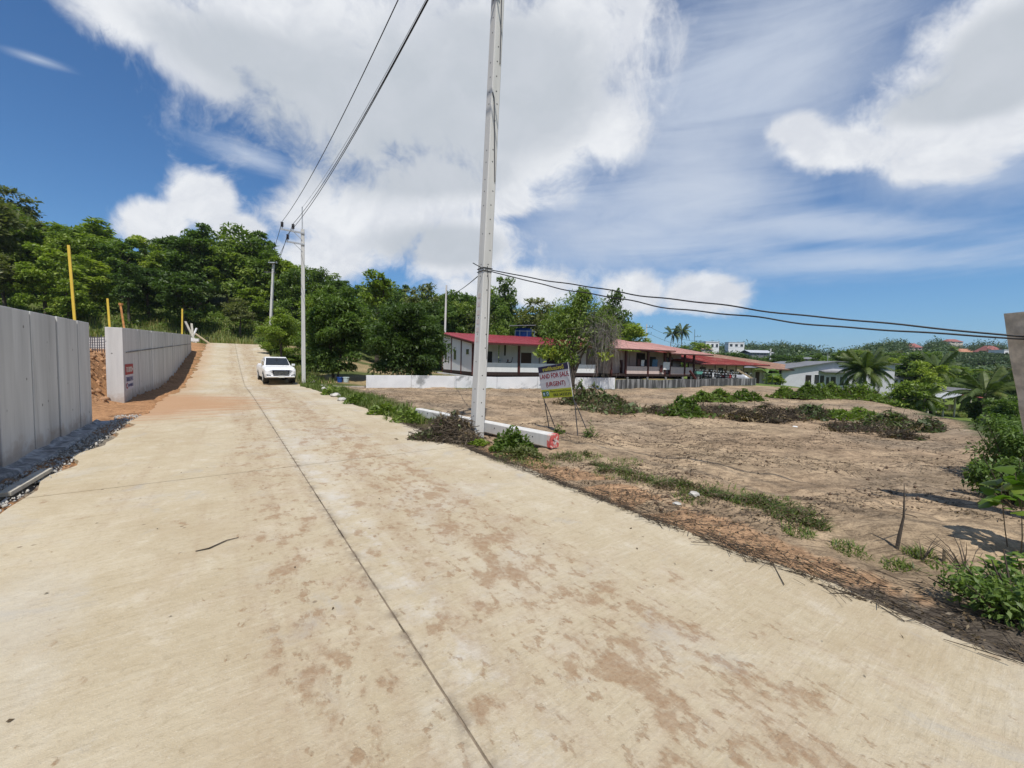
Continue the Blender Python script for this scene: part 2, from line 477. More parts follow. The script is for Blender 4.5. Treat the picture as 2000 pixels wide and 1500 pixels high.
def link_mesh(name, me, parent=None, loc=(0, 0, 0)):
    o = bpy.data.objects.new(name, me); C.objects.link(o); o.parent = parent; o.location = loc
    return o
def tag(o, label=None, cat=None, group=None, kind=None):
    for k, v in (('label', label), ('category', cat), ('group', group), ('kind', kind)):
        if v: o[k] = v
    return o
def thing(name, label, cat, loc=(0, 0, 0), group=None, rz=0.0):
    o = bpy.data.objects.new(name, None); C.objects.link(o)
    o.location = loc; o.rotation_euler = (0, 0, rz); o.empty_display_size = 0.3
    return tag(o, label, cat, group)
KIDS = {}
def kids(o):
    return [c for c in bpy.data.objects if c.parent == o]
def copy_tree(o, parent=None, depth=0, cache=None):
    c = o.copy(); C.objects.link(c); c.parent = parent
    for ch in (KIDS.get(o.name) or kids(o)): copy_tree(ch, c)
    return c

def np_mesh(name, verts, faces, tint, mat, smooth=False):
    """verts (N,3), faces (M,k), tint (M,)"""
    me = bpy.data.meshes.new(name)
    verts = np.ascontiguousarray(verts, dtype=np.float32); faces = np.ascontiguousarray(faces, dtype=np.int32)
    m, k = faces.shape
    me.vertices.add(len(verts)); me.vertices.foreach_set('co', verts.ravel())
    me.loops.add(m * k); me.loops.foreach_set('vertex_index', faces.ravel())
    me.polygons.add(m)
    me.polygons.foreach_set('loop_start', np.arange(0, m * k, k, dtype=np.int32))
    me.update(calc_edges=True)
    if tint is not None:
        a = me.attributes.new('tint', 'FLOAT', 'FACE'); a.data.foreach_set('value', np.asarray(tint, dtype=np.float32))
    if smooth: me.polygons.foreach_set('use_smooth', np.ones(m, dtype=bool))
    me.materials.append(MAT[mat])
    me.validate()
    return me

def unit(v): return v / np.maximum(np.linalg.norm(v, axis=1, keepdims=True), 1e-9)

def leaf_quads(c, out, size, aspect, rng, droop=0.25, jit=0.9):
    """rhombic leaves at c (N,3); out (N,3) the way they tend to point"""
    N = len(c)
    d = unit(out + rng.normal(0, jit, (N, 3)) - np.array([0, 0, droop]))
    up = unit(np.array([0, 0, 1.0]) + rng.normal(0, 0.55, (N, 3)) + out * 0.35)
    r = unit(np.cross(d, up)); nn = np.cross(r, d)
    L = (size * rng.uniform(0.6, 1.3, N))[:, None]; W = L * aspect * rng.uniform(0.8, 1.2, (N, 1))
    base = c - d * L * 0.4; tip = c + d * L * 0.6 - nn * L * 0.12
    mid = c + nn * L * 0.04
    v = np.stack([base, mid + r * W * 0.5, tip, mid - r * W * 0.5], 1).reshape(-1, 3)
    f = np.arange(N * 4, dtype=np.int32).reshape(-1, 4)
    return v, f

def twig_prisms(p0, p1, r0, r1):
    """3-sided sticks from p0 to p1 (N,3): returns verts, quads"""
    N = len(p0); a = unit(p1 - p0)
    t = np.tile(np.array([0.13, 0.27, 0.95]), (N, 1)); u = unit(np.cross(a, t)); w = np.cross(u, a)
    vs = []
    for p, r in ((p0, r0), (p1, r1)):
        for k in range(3):
            th = 2 * math.pi * k / 3
            vs.append(p + (u * math.cos(th) + w * math.sin(th)) * r[:, None])
    v = np.stack(vs, 1).reshape(-1, 3)
    b = (np.arange(N) * 6)[:, None]
    f = np.concatenate([b + np.array([[k, (k + 1) % 3, 3 + (k + 1) % 3, 3 + k]]) for k in range(3)], 1).reshape(-1, 4)
    return v, f

# ================================================================== GROUND
def axis(lim_lo, lim_hi, n, k):
    t = np.linspace(-1, 1, n)
    a = np.sinh(t * k) / np.sinh(k)
    return np.where(a < 0, a * lim_lo, a * lim_hi)

FIELD = [(3.2, 1.2), (5.2, 2.7), (8.6, 6.2), (15.2, 13.2), (19.5, 21.0), (24.5, 33), (23.2, 37.2), (6.9, 26.3), (-8.6, 23.7), (-12.9, 24.4)]
def in_poly(x, y, poly):
    r = np.zeros(x.shape, bool); j = len(poly) - 1
    for i in range(len(poly)):
        xi, yi = poly[i]; xj, yj = poly[j]
        c = ((yi > y) != (yj > y)) & (x < (xj - xi) * (y - yi) / (yj - yi + 1e-12) + xi)
        r ^= c; j = i
    return r

def ground_color(x, y):
    s, n = to_sn(x, y)
    jx = (fbm(x * 0.7, y * 0.7, 4) - 0.47) * 3.0; jy = (fbm(x * 0.7 + 31, y * 0.7 + 9, 4) - 0.47) * 3.0
    col = np.zeros(x.shape + (3,)); col[:] = (.060, .080, .030)
    D = np.hypot(x, y)
    # yards behind the low walls: pale trampled earth and thin grass
    yard = (n > 3) & (s > 20) & (D < 62) & (s < 60)
    f = np.clip((fbm(x * .35, y * .35, 4) - 0.38) * 5, 0, 1)[..., None]
    col = np.where(yard[..., None], np.array((.30, .23, .13)) * f + np.array((.085, .105, .035)) * (1 - f), col)
    # grass on the valley floor
    t = x * 0.8 + y * 0.25
    col = np.where(((t > 27) & (D < 110) & ~yard)[..., None], np.array((.125, .175, .042)), col)
    # the cleared field
    fld = in_poly(x + jx * 0.6, y + jy * 0.6, FIELD)
    a = fbm(x * .55 + 3, y * .55, 5)[..., None]; b = fbm(x * 2.3, y * 2.3, 4)[..., None]
    fc = np.array((.300, .222, .150)) * (1 - np.clip((a - .42) * 4, 0, 1)) + np.array((.365, .278, .188)) * np.clip((a - .42) * 4, 0, 1)
    gm = np.clip((fbm(x * .32 + 20, y * .55 + 4, 4) - .44) * 5, 0, 1)[..., None]
    fc = fc * (1 - gm) + np.array((.275, .215, .155)) * gm
    fc = fc * (0.78 + 0.48 * np.clip((b - .3) * 2.6, 0, 1))
    col = np.where(fld[..., None], fc, col)
    # orange earth beside the road edge and on the site behind the walls
    o = np.array((.385, .215, .112)) * (0.72 + 0.5 * fbm(x * 1.9, y * 1.9, 4)[..., None])
    verge = (n > 3.4) & (n < 4.30 + jx * .22) & (s < 9) & (fbm(x * 1.1, y * 1.1 + 40, 3) > 0.37)
    col = np.where(verge[..., None], o * np.array((.98, 1.12, 1.3)), col)
    mat = (n > 3.4) & (n < 3.77 + jx * .10 + np.clip(1.3 - s, 0, 2) * .5) & (s < 9)
    col = np.where(mat[..., None], np.array((.125, .105, .085)) * (.6 + .8 * fbm(x * 4, y * 4, 3)[..., None]), col)
    site = (n < -1.6) & (s < 61 + jy) & (s > -3) & (n > -24 + jx)
    col = np.where(site[..., None], o, col)
    gritty = (n < -1.6) & (n > -3.2) & (s < 13) & (fbm(x * 1.3, y * 1.3 + 9, 3) > 0.42)
    col = np.where(gritty[..., None], np.array((.24, .21, .17)), col)
    bank = (s > 60 + jx) & (s < 82) & (n < 22)
    col = np.where(bank[..., None], np.array((.095, .120, .040)), col)
    verge2 = (n > 3.4) & (n < 5.4 + jx * .3) & (s > 9) & (s < 60)
    col = np.where(verge2[..., None], np.array((.12, .115, .055)), col)
    return col

def make_ground():
    N = 430
    gx = axis(1500, 1800, N, 7.6); gy = axis(260, 2600, N, 7.2) + 6
    Xg, Yg = np.meshgrid(gx, gy, indexing='ij')
    Z = zt(Xg, Yg)
    s, n = to_sn(Xg, Yg)
    # bare earth is lower than the slabs and laps up against them
    un = np.clip((2.80 - np.abs(n - 0.87)) / 0.25, 0, 1) * (s < 66.5)
    Z = Z - 0.16 * un - 0.02 * (1 - un) * (np.abs(n - 0.87) < 3.2) 
    v = np.stack([Xg, Yg, Z], -1).reshape(-1, 3)
    i = np.arange(N * N).reshape(N, N)
    f = np.stack([i[:-1, :-1], i[1:, :-1], i[1:, 1:], i[:-1, 1:]], -1).reshape(-1, 4)
    m, nt, b = new_mat('ground_earth')
    vc = nt.nodes.new('ShaderNodeAttribute'); vc.attribute_name = 'albedo'
    tc = nt.nodes.new('ShaderNodeTexCoord'); co = tc.outputs['Object']
    n1 = noise(co, 7, 9, 0.74, 0.3); n2 = noise(co, 40, 7, 0.76); n3 = noise(co, 1.1, 6, 0.6)
    k = mixcol((n1 * 0.5 + n2 * 0.5).step(0.38, 0.60), mixcol(1.0, vc.outputs['Color'], (.57, .55, .53), blend='MULTIPLY'),
               mixcol(1.0, vc.outputs['Color'], (1.30, 1.28, 1.22), blend='MULTIPLY'))
    mp = nt.nodes.new('ShaderNodeMapping'); mp.inputs['Rotation'].default_value = (0, 0, math.radians(-20)); mp.inputs['Scale'].default_value = (1.0, 4.5, 1)
    nt.links.new(co, mp.inputs[0])
    streak = noise(mp.outputs[0], 2.2, 9, 0.76, 0.7).step(0.50, 0.66)
    k = mixcol(streak * 0.75, k, mixcol(1.0, vc.outputs['Color'], (.50, .47, .46), blend='MULTIPLY'))
    nt.links.new(k, b.inputs['Base Color']); b.inputs['Roughness'].default_value = 0.95; b.inputs['Specular IOR Level'].default_value = 0.1
    bp = nt.nodes.new('ShaderNodeBump'); bp.inputs['Strength'].default_value = 0.9; bp.inputs['Distance'].default_value = 0.035
    nt.links.new((n1 * 0.6 + n2 * 0.4 + streak * 0.2).s, bp.inputs['Height']); nt.links.new(bp.outputs[0], b.inputs['Normal'])
    me = np_mesh('ground', v, f, None, 'ground_earth', smooth=True)
    c = ground_color(Xg, Yg).reshape(-1, 3)
    a = me.attributes.new('albedo', 'FLOAT_COLOR', 'POINT')
    a.data.foreach_set('color', np.concatenate([c, np.ones((len(c), 1))], 1).astype(np.float32).ravel())
    tag(link_mesh('ground', me), kind='structure')
make_ground()

# ================================================================== ROAD
plain('joint_dirt', (.21, .165, .115), 0.95, 0.4, 9)
def make_road():
    m, nt, b = new_mat('road_concrete')
    tc = nt.nodes.new('ShaderNodeTexCoord'); co = tc.outputs['Object']
    # along/across coordinates of the road
    mp = nt.nodes.new('ShaderNodeMapping'); mp.inputs['Rotation'].default_value = (0, 0, -math.atan2(DY, DX)); nt.links.new(co, mp.inputs[0])
    sx = nt.nodes.new('ShaderNodeSeparateXYZ'); nt.links.new(mp.outputs[0], sx.inputs[0])
    S, Nn = X(sx.outputs[0]), X(sx.outputs[1]) * -1.0
    mpb = nt.nodes.new('ShaderNodeMapping'); mpb.inputs['Scale'].default_value = (9.0, 0.9, 1); mpb.inputs['Rotation'].default_value = (0, 0, math.radians(12)); nt.links.new(mp.outputs[0], mpb.inputs[0])
    broom = noise(mpb.outputs[0], 4.0, 6, 0.7, 0.3)
    big = noise(co, 0.55, 6, 0.6); mid_ = noise(co, 2.6, 8, 0.70, 0.3); fine = noise(co, 22, 8, 0.74); grit = noise(co, 95, 4, 0.75)
    base = mixcol((big * 0.5 + mid_ * 0.5).step(0.36, 0.64), (.420, .346, .230), (.510, .442, .320))
    base = mixcol(mid_.step(0.52, 0.72) * 0.6, base, (.58, .53, .425))            # pale scoured patches
    base = mixcol(broom.step(0.50, 0.75) * 0.32, base, (.63, .58, .47))
    base = mixcol(broom.step(0.50, 0.28) * 0.28, base, (.27, .215, .140))
    base = mixcol(fine.step(0.50, 0.70) * 0.42, base, (.27, .215, .135))
    base = mixcol(grit.step(0.56, 0.70) * 0.5, base, (.62, .57, .46))
    # grey bare cement
    base = mixcol(noise(co, 1.4, 8, 0.70, 0.5).step(0.55, 0.70) * 0.55, base, (.37, .355, .33))
    worn = noise(co, 0.42, 7, 0.66, 0.6)
    base = mixcol(worn.step(0.50, 0.62) * 0.35, base, (.50, .475, .42)); base = mixcol(worn.step(0.48, 0.36) * 0.30, base, (.36, .27, .165))
    # white cement smears just right of the middle joint
    sm = X.m('EXPONENT', (Nn - 1.02) * (Nn - 1.02) * -34.0) * noise(co, 3.1, 8, 0.72).step(0.44, 0.66)
    base = mixcol(sm * 0.6, base, (.56, .54, .50))
    # brown mud dropped in the wheel lanes, in blots of many sizes
    lane = X.m('EXPONENT', ((Nn - 1.85) * (Nn - 1.85)) * -1.5) + X.m('EXPONENT', ((Nn - 0.40) * (Nn - 0.40)) * -7.0) * 0.75
    lane = lane.clamp()
    mp2 = nt.nodes.new('ShaderNodeMapping'); mp2.inputs['Scale'].default_value = (0.85, 1.25, 1); nt.links.new(mp.outputs[0], mp2.inputs[0])
    b1 = noise(mp2.outputs[0], 3.0, 9, 0.66, 0.15); b2 = noise(mp2.outputs[0], 8.5, 7, 0.66, 0.1)
    soft = (fine * 1.7 - 0.25).clamp()
    mud1 = (b1 + lane * 0.135 - 0.055).step(0.585, 0.665) * soft
    mud2 = (b2 + lane * 0.12 - 0.03).step(0.615, 0.685) * soft
    haze_ = (b1 * 0.6 + mid_ * 0.4 + lane * 0.12).step(0.50, 0.74)
    base = mixcol(haze_ * 0.38, base, (.335, .240, .155))
    mud = mud1.mx(mud2)
    base = mixcol(mud * 0.82, base, (.262, .148, .074))
    mp4 = nt.nodes.new('ShaderNodeMapping'); mp4.inputs['Scale'].default_value = (0.10, 1.5, 1); nt.links.new(mp.outputs[0], mp4.inputs[0])
    tyre = (noise(mp4.outputs[0], 2.2, 6, 0.62, 0.15) * 0.7 + mid_ * 0.3 + lane * 0.08).step(0.50, 0.66) * fine.step(0.3, 0.6)
    base = mixcol(tyre * 0.40, base, (.30, .205, .125))
    # orange earth tracked across from the site gateway and along the left edge
    track = X.m('EXPONENT', ((S - 17.2) * (S - 17.2)) * -0.045) * (1.0 - Nn.step(-1.6, 3.4))
    mp3 = nt.nodes.new('ShaderNodeMapping'); mp3.inputs['Scale'].default_value = (3.0, 0.5, 1); nt.links.new(mp.outputs[0], mp3.inputs[0])
    tr = (noise(mp3.outputs[0], 1.2, 7, 0.62, 0.4) * 0.9 + track * 0.62).step(0.60, 0.98)
    edge = (1.0 - Nn.step(-1.9, -0.7)) * S.step(12, 20)
    tr = (tr + edge * (mid_ * 1.6 - 0.2).clamp() * 0.9).clamp()
    base = mixcol(tr * 0.85, base, (.395, .225, .118))
    # dark wet-looking line of dirt along the middle joint
    jn = X.m('EXPONENT', (X.m('ABSOLUTE', Nn - 0.85)) * -30.0)
    base = mixcol(jn * (noise(co, 7, 6, 0.65).step(0.42, 0.60)) * 0.85, base, (.15, .115, .085))
    # small dark specks of dried mud and leaf
    vo = nt.nodes.new('ShaderNodeTexVoronoi'); vo.inputs['Scale'].default_value = 5.5; nt.links.new(co, vo.inputs['Vector'])
    sp = (1.0 - X(vo.outputs['Distance']).step(0.05, 0.11)) * noise(co, 2.0, 3, 0.5).step(0.52, 0.6)
    base = mixcol(sp * 0.8, base, (.13, .09, .06))
    nt.links.new(base, b.inputs['Base Color'])
    b.inputs['Roughness'].default_value = 0.88; b.inputs['Specular IOR Level'].default_value = 0.2
    bp = nt.nodes.new('ShaderNodeBump'); bp.inputs['Strength'].default_value = 0.8; bp.inputs['Distance'].default_value = 0.012
    nt.links.new((fine * 0.6 + grit * 0.4 + mid_ * 0.7 + broom * 0.5 + mud * 0.35).s, bp.inputs['Height']); nt.links.new(bp.outputs[0], b.inputs['Normal'])

    root = bpy.data.objects.new('road', None); C.objects.link(root); tag(root, kind='structure')
    def slab(s0, s1, n0, n1, wob0=0.0, wob1=0.0):
        g = 0.008
        ss = np.linspace(s0 + g * 1.3, s1 - g * 1.3, 26); mb = MB(); top, bot = [], []
        nn = [n0 + (.006 if n0 > -1 else 0), None, n1 - (.006 if n1 < 3 else 0)]
        for s in ss:
            a = nn[0] + wob0 * (fbm(np.array(s * 1.3), np.array(2.0), 4) - .47); c = nn[2] + wob1 * (fbm(np.array(s * 1.3), np.array(7.0), 4) - .47)
            z = float(road_z(s)) + 0.004
            top.append([(*sn(s, a), z), (*sn(s, (a + c) / 2), z), (*sn(s, c), z)])
            bot.append([(*sn(s, a), z - 0.14), (*sn(s, (a + c) / 2), z - 0.14), (*sn(s, c), z - 0.14)])
        mb.sheet(top)
        for k in (0, 2): mb.sheet([[t[k], u[k]] for t, u in zip(top, bot)])
        for e in (0, -1): mb.sheet([top[e], bot[e]])
        mb.build('road_slab', 'road_concrete', root)
    js = [-9.3, -1.3, 6.7, 14.7, 22.7, 30.7, 38.7, 46.7, 54.7, 66.0]
    # dust packed into the middle joint, crumbled away in places
    mb = MB(); r = random.Random(6); s = -1.2
    while s < 62:
        l = r.uniform(.05, .5); 
        if r.random() < .72:
            z0, z1 = float(road_z(s)), float(road_z(s + l)); w = .005
            mb.add([(*sn(s, .85 - w), z0), (*sn(s, .85 + w), z0), (*sn(s + l, .85 + w), z1), (*sn(s + l, .85 - w), z1)], [(0, 1, 2, 3)])
        s += l
    tag(mb.build('joint_dust', 'joint_dirt', root), kind='stuff')
    for a, c in zip(js[:-1], js[1:]):
        slab(a, c, -1.9, 0.85, 0.5, 0.0)
        slab(a, c, 0.85, 3.72, 0.0, 0.45)
make_road()

# ================================================================== RETAINING WALLS on the left
def wall_panel_run(name, label, s0, s1, nface, thick, top, joints, bot=-0.4, cat='retaining wall'):
    """cast wall: each pour between two shutter joints is a panel of its own"""
    c = sn(s0, nface)
    root = thing(name, label, cat, (c[0], c[1], 0))
    js = [s0] + [j for j in joints if s0 < j < s1] + [s1]
    for k, (a, b) in enumerate(zip(js[:-1], js[1:])):
        mb = MB(); g = (0.010, 0.024, 0.012, 0.018, 0.008)[k % 5] if thick < .3 else 0.014
        off = (0.0, 0.014, 0.005, 0.018)[k % 4]
        A = [(*sn(a + (g if k else 0), nface - off), bot), (*sn(b - g, nface - off), bot), (*sn(b - g, nface - off), top(b)), (*sn(a + (g if k else 0), nface - off), top(a))]
        d = (-NX * (thick - off), -NY * (thick - off), 0)
        mb.prism(A, d); mb.build('wall_panel', 'concrete_wall', root, bevel=0.008)
    mb = MB()      # core seen as the dark joint between pours
    A = [(*sn(s0 + .02, nface - 0.03), bot), (*sn(s1 - .02, nface - 0.03), bot), (*sn(s1 - .02, nface - 0.03), top(s1) - 0.02), (*sn(s0 + .02, nface - 0.03), top(s0) - 0.02)]
    mb.prism(A, (-NX * (thick - 0.06), -NY * (thick - 0.06), 0)); mb.build('wall_core', 'hole_black' if thick < .3 else 'concrete_dark', root)
    return root

wall_near = wall_panel_run('retaining_wall', 'tall bare grey concrete wall nearest the viewer, at the left edge', -6.0, 12.85, -2.50, 0.24,
    lambda s: 2.16 + 0.012 * s, [0.3, 1.5, 2.4, 3.6, 4.9, 6.1, 7.3, 8.35, 8.9, 9.55, 10.2, 10.75, 11.35, 12.0])
plain('footing_cement', (.38, .37, .355), 0.9, 0.45, 7, 0.012, stain=((.13, .125, .12), (.46, .6), 0.8))
def footing():
    mb = MB(); rows = []
    for s in np.linspace(-4, 13.3, 240):
        fn = lambda k, o=0: float(fbm(np.array(s * k), np.array(3.3 + o), 4)) - .47
        w = 0.30 + 0.22 * fn(1.4); h = 0.04 + 0.10 * fn(2.1, 4)
        if s > 12.8: w *= 1.1
        rows.append([(*sn(s, -2.52), h + 0.04), (*sn(s, -2.60 + w * 0.45), h + 0.09 * fn(4.0, 9)), (*sn(s, -2.60 + w * 0.93), h - 0.01), (*sn(s, -2.60 + w), h - 0.05), (*sn(s, -2.60 + w + 0.02), -0.2)])
    mb.sheet(rows); mb.sheet([rows[-1], [(*sn(13.35, -2.6), -0.2)] * 5])
    mb.build('footing', 'footing_cement', wall_near)
footing()
wall_far = wall_panel_run('retaining_wall', 'long concrete wall climbing beside the uphill road, banner on its near end', 18.55, 50.5, -2.84, 0.42,
    lambda s: float(2.50 + 0.034 * (s - 18.5)), [19.9, 21.5, 23.2, 25.0, 27.0, 29.1, 31.4, 33.9, 36.6, 39.5, 42.5, 46.0])
mb = MB()      # the ledge where the two pours meet, stained above and below
mb.beam((*sn(19.0, -2.846), 1.68), (*sn(50.3, -2.846), 2.72), 0.05, 0.035); mb.build('pour_ledge', 'concrete_dark', wall_far)

# board lying on the ground in front of the near wall
p0, p1 = at(8, 975), at(92, 925)
t = thing('timber_board', 'pale sawn board lying along the foot of the near concrete wall', 'board', (p0.x, p0.y, 0))
MB().beam(p0 + Vector((0, 0, .05)), p1 + Vector((0, 0, .05)), 0.11, 0.05).build('board', 'timber_grey', t, bevel=.004)

def banner():
    a = Vector((*sn(18.75, -2.835), 0)); e = Vector((DX, DY, 0)); z0, z1 = 0.36, 1.27; L = 1.40
    q = lambda u, z, o=0.0: a + e * u + Vector((NX * o, NY * o, z))
    root = thing('banner', 'small red and white printed banner fixed to the far concrete wall', 'banner', a + Vector((0, 0, z0)))
    def rect(u0, u1, za, zb, o, name, mat, par=root, th=0.004):
        MB().prism([q(u0, za, o), q(u1, za, o), q(u1, zb, o), q(u0, zb, o)], Vector((NX, NY, 0)) * th).build(name, mat, par)
    rect(0, L, z0, z1, 0, 'backing', 'banner_white'); rect(0, L, .90, z1, 0.005, 'red_band', 'banner_red')
    mb = MB()
    def strokes(u0, u1, zc, h, seed, o=0.011):
        r = random.Random(seed); u = u0; mb_ = MB()
        while u < u1:
            w = r.uniform(.08, .12)
            for k in range(r.randint(2, 3)):
                uu = u + r.uniform(0, w * .7)
                mb_.prism([q(uu, zc - h / 2, o), q(uu + .028, zc - h / 2, o), q(uu + .028, zc + h / 2, o), q(uu, zc + h / 2, o)], Vector((NX, NY, 0)) * .002)
            zz = zc + r.choice((-1, 0, 1)) * h * .42
            mb_.prism([q(u, zz - .012, o), q(u + w, zz - .012, o), q(u + w, zz + .012, o), q(u, zz + .012, o)], Vector((NX, NY, 0)) * .002)
            u += w + .03
        return mb_
    strokes(.14, 1.05, 1.08, .18, 3).build('lettering', 'plate_white', root)
    MB().prism([q(1.10, 1.18, .011), q(1.32, 1.08, .011), q(1.10, .98, .011), q(1.17, 1.08, .011)], Vector((NX, NY, 0)) * .002).build('arrow_mark', 'plate_white', root)
    strokes(.12, 1.28, .74, .15, 5).build('lettering', 'banner_blue', root)
    strokes(.42, 1.30, .52, .10, 8).build('lettering', 'banner_blue', root)
    pts = [q(.22 + .09 * math.cos(k), .52 + .09 * math.sin(k), .010) for k in np.linspace(.9, 5.4, 12)]
    MB().tube(pts, .014, 4).build('phone_mark', 'banner_red', root)
banner()

# ---- stakes, rebar and lumber on the site
def stake(px, py0, px1, py1, depth, mat, label, w=0.055, cat='stake'):
    a = P(px, py0, depth); b = P(px1, py1, depth); a.z -= 0.8
    t = thing('survey_stake', label, cat, (a.x, a.y, a.z), 'stakes standing along the concrete walls')
    MB().beam(a, b, w, w * 0.8, (NX, NY, 0)).build('pole', mat, t)
    return t
stake(149, 627, 134, 479, 9.4, 'yellow_paint', 'tallest yellow pole, behind the end of the near concrete wall', 0.055)
stake(216, 636, 210, 583, 14.0, 'yellow_paint', 'short yellow stake at the near end of the far concrete wall', 0.065)
t = stake(247, 637, 235, 592, 15.5, 'orange_wood', 'weathered orange stick tilted behind the far concrete wall', 0.07)
k = P(236, 594, 15.5); MB().box(k, (.11, .08, .08)).build('knot', 'orange_wood', t)
stake(355, 652, 356, 603, 33.0, 'yellow_paint', 'thin yellow stake at the uphill end of the far wall', 0.13)

def rebar_mesh():
    a, b = P(160, 688, 20), P(222, 688, 19.2)
    root = thing('rebar_mesh', 'dark steel rebar grid standing upright in the gap between the walls', 'rebar mesh', a)
    for k in range(15):
        f = k / 14; p = a.lerp(b, f); MB().beam(p - Vector((0, 0, .25)), p + Vector((.02 * math.sin(k * 2), 0, .80 + .05 * math.sin(k * 3.7))), .022, .022).build('bar', 'rebar', root)
    for k in range(6):
        z = .12 + k * .125; MB().tube([a + Vector((0, -.02, z + .02 * math.sin(k))), a.lerp(b, .5) + Vector((0, -.03, z - .02)), b + Vector((0, -.02, z))], .014, 4).build('bar', 'rebar', root)
    p = P(190, 668, 21.5)
    o = thing('concrete_kerb', 'rough pale concrete upstand behind the steel rebar grid', 'concrete upstand', p - Vector((0, 0, 1)))
    MB().beam(P(150, 670, 22.0), P(225, 670, 21.2), .25, .62).build('upstand', 'concrete_wall', o)
rebar_mesh()
def lumber():
    specs = [(370, 668, 384, 641, 'white_paint', 'white post leaning in the lumber heap at the top of the road'),
             (384, 668, 362, 628, 'timber_grey', 'grey plank leaning left in the lumber heap at the road top'),
             (412, 668, 372, 645, 'timber', 'long pale timber sloping down to the road crest'),
             (378, 664, 374, 632, 'timber_grey', 'upright grey plank in the lumber heap at the road top')]
    for a, b, c, d, m, l in specs:
        q0, q1 = P(a, b, 47), P(c, d, 47.8)
        t = thing('plank', l, 'plank', q0, 'lumber heap by the end of the concrete wall')
        MB().beam(q0 - Vector((0, 0, .3)), q1, .20, .10).build('board', m, t)
    q = P(382, 666, 46.5); t = thing('concrete_block', 'small white block at the foot of the lumber heap', 'block', q)
    MB().box(q + Vector((0, 0, .1)), (.7, .4, .35), Matrix.Rotation(.4, 3, 'Z')).build('block', 'white_scrap', t, bevel=.02)
    for px, py in ((405, 668), (523, 668)):
        q = P(px, py, 49); t = thing('marker_post', 'short pale post at the %s edge of the road crest' % ('left' if px < 450 else 'right'), 'post', q)
        MB().beam(q - Vector((0, 0, .5)), q + Vector((0, 0, 1.0 if px > 450 else .6)), .3 if px > 450 else .12, .25).build('post', 'timber_grey' if px > 450 else 'steel_dark', t)
lumber()

# ================================================================== LOW WALLS
def low_wall(name, label, a, b, h, th, mat, n, capm=None, base=-0.3):
    a, b = Vector(a), Vector(b); e = (b - a); L = e.length; e.normalize(); nrm = Vector((e.y, -e.x, 0))
    root = thing(name, label, 'wall', a)
    for k in range(n):
        p0 = a + e * (L * k / n + (0.006 if k else 0)); p1 = a + e * (L * (k + 1) / n - 0.006); o = (k % 2) * 0.008
        z0 = gz(p0.x, p0.y); z1 = gz(p1.x, p1.y)
        z0, z1 = min(z0, 0.02), min(z1, 0.02)
        mb = MB().prism([p0 + nrm * o + Vector((0, 0, base + z0)), p1 + nrm * o + Vector((0, 0, base + z1)), p1 + nrm * o + Vector((0, 0, h + z1)), p0 + nrm * o + Vector((0, 0, h + z0))], -nrm * th)
        mb.build('wall_panel', mat, root, bevel=0.01)
    return root
wa, wb, wc = Vector((-8.75, 23.75, 0)), Vector((6.85, 26.35, 0)), Vector((23.0, 37.4, 0))
low_wall('boundary_wall', 'low white rendered wall in front of the white house and mango trees', wa, wb, 0.74, 0.14, 'white_render', 6)
w2 = low_wall('boundary_wall', 'low grey block wall with black mould streaks before the pink house', wb + Vector((.15, .05, 0)), wc, 0.62, 0.14, 'stained_wall', 8)
for k in range(6):
    p = wb.lerp(wc, .06 + k * .11); MB().box(p + Vector((.06, .1, .70)), (.12, .12, .2)).build('post_stub', 'concrete_dark', w2)
low_wall('footing_beam', 'low bare concrete footing left of the white wall, in tree shade', (-12.1, 24.6, 0), (-8.9, 23.85, 0), 0.10, 0.2, 'concrete_wall', 2)

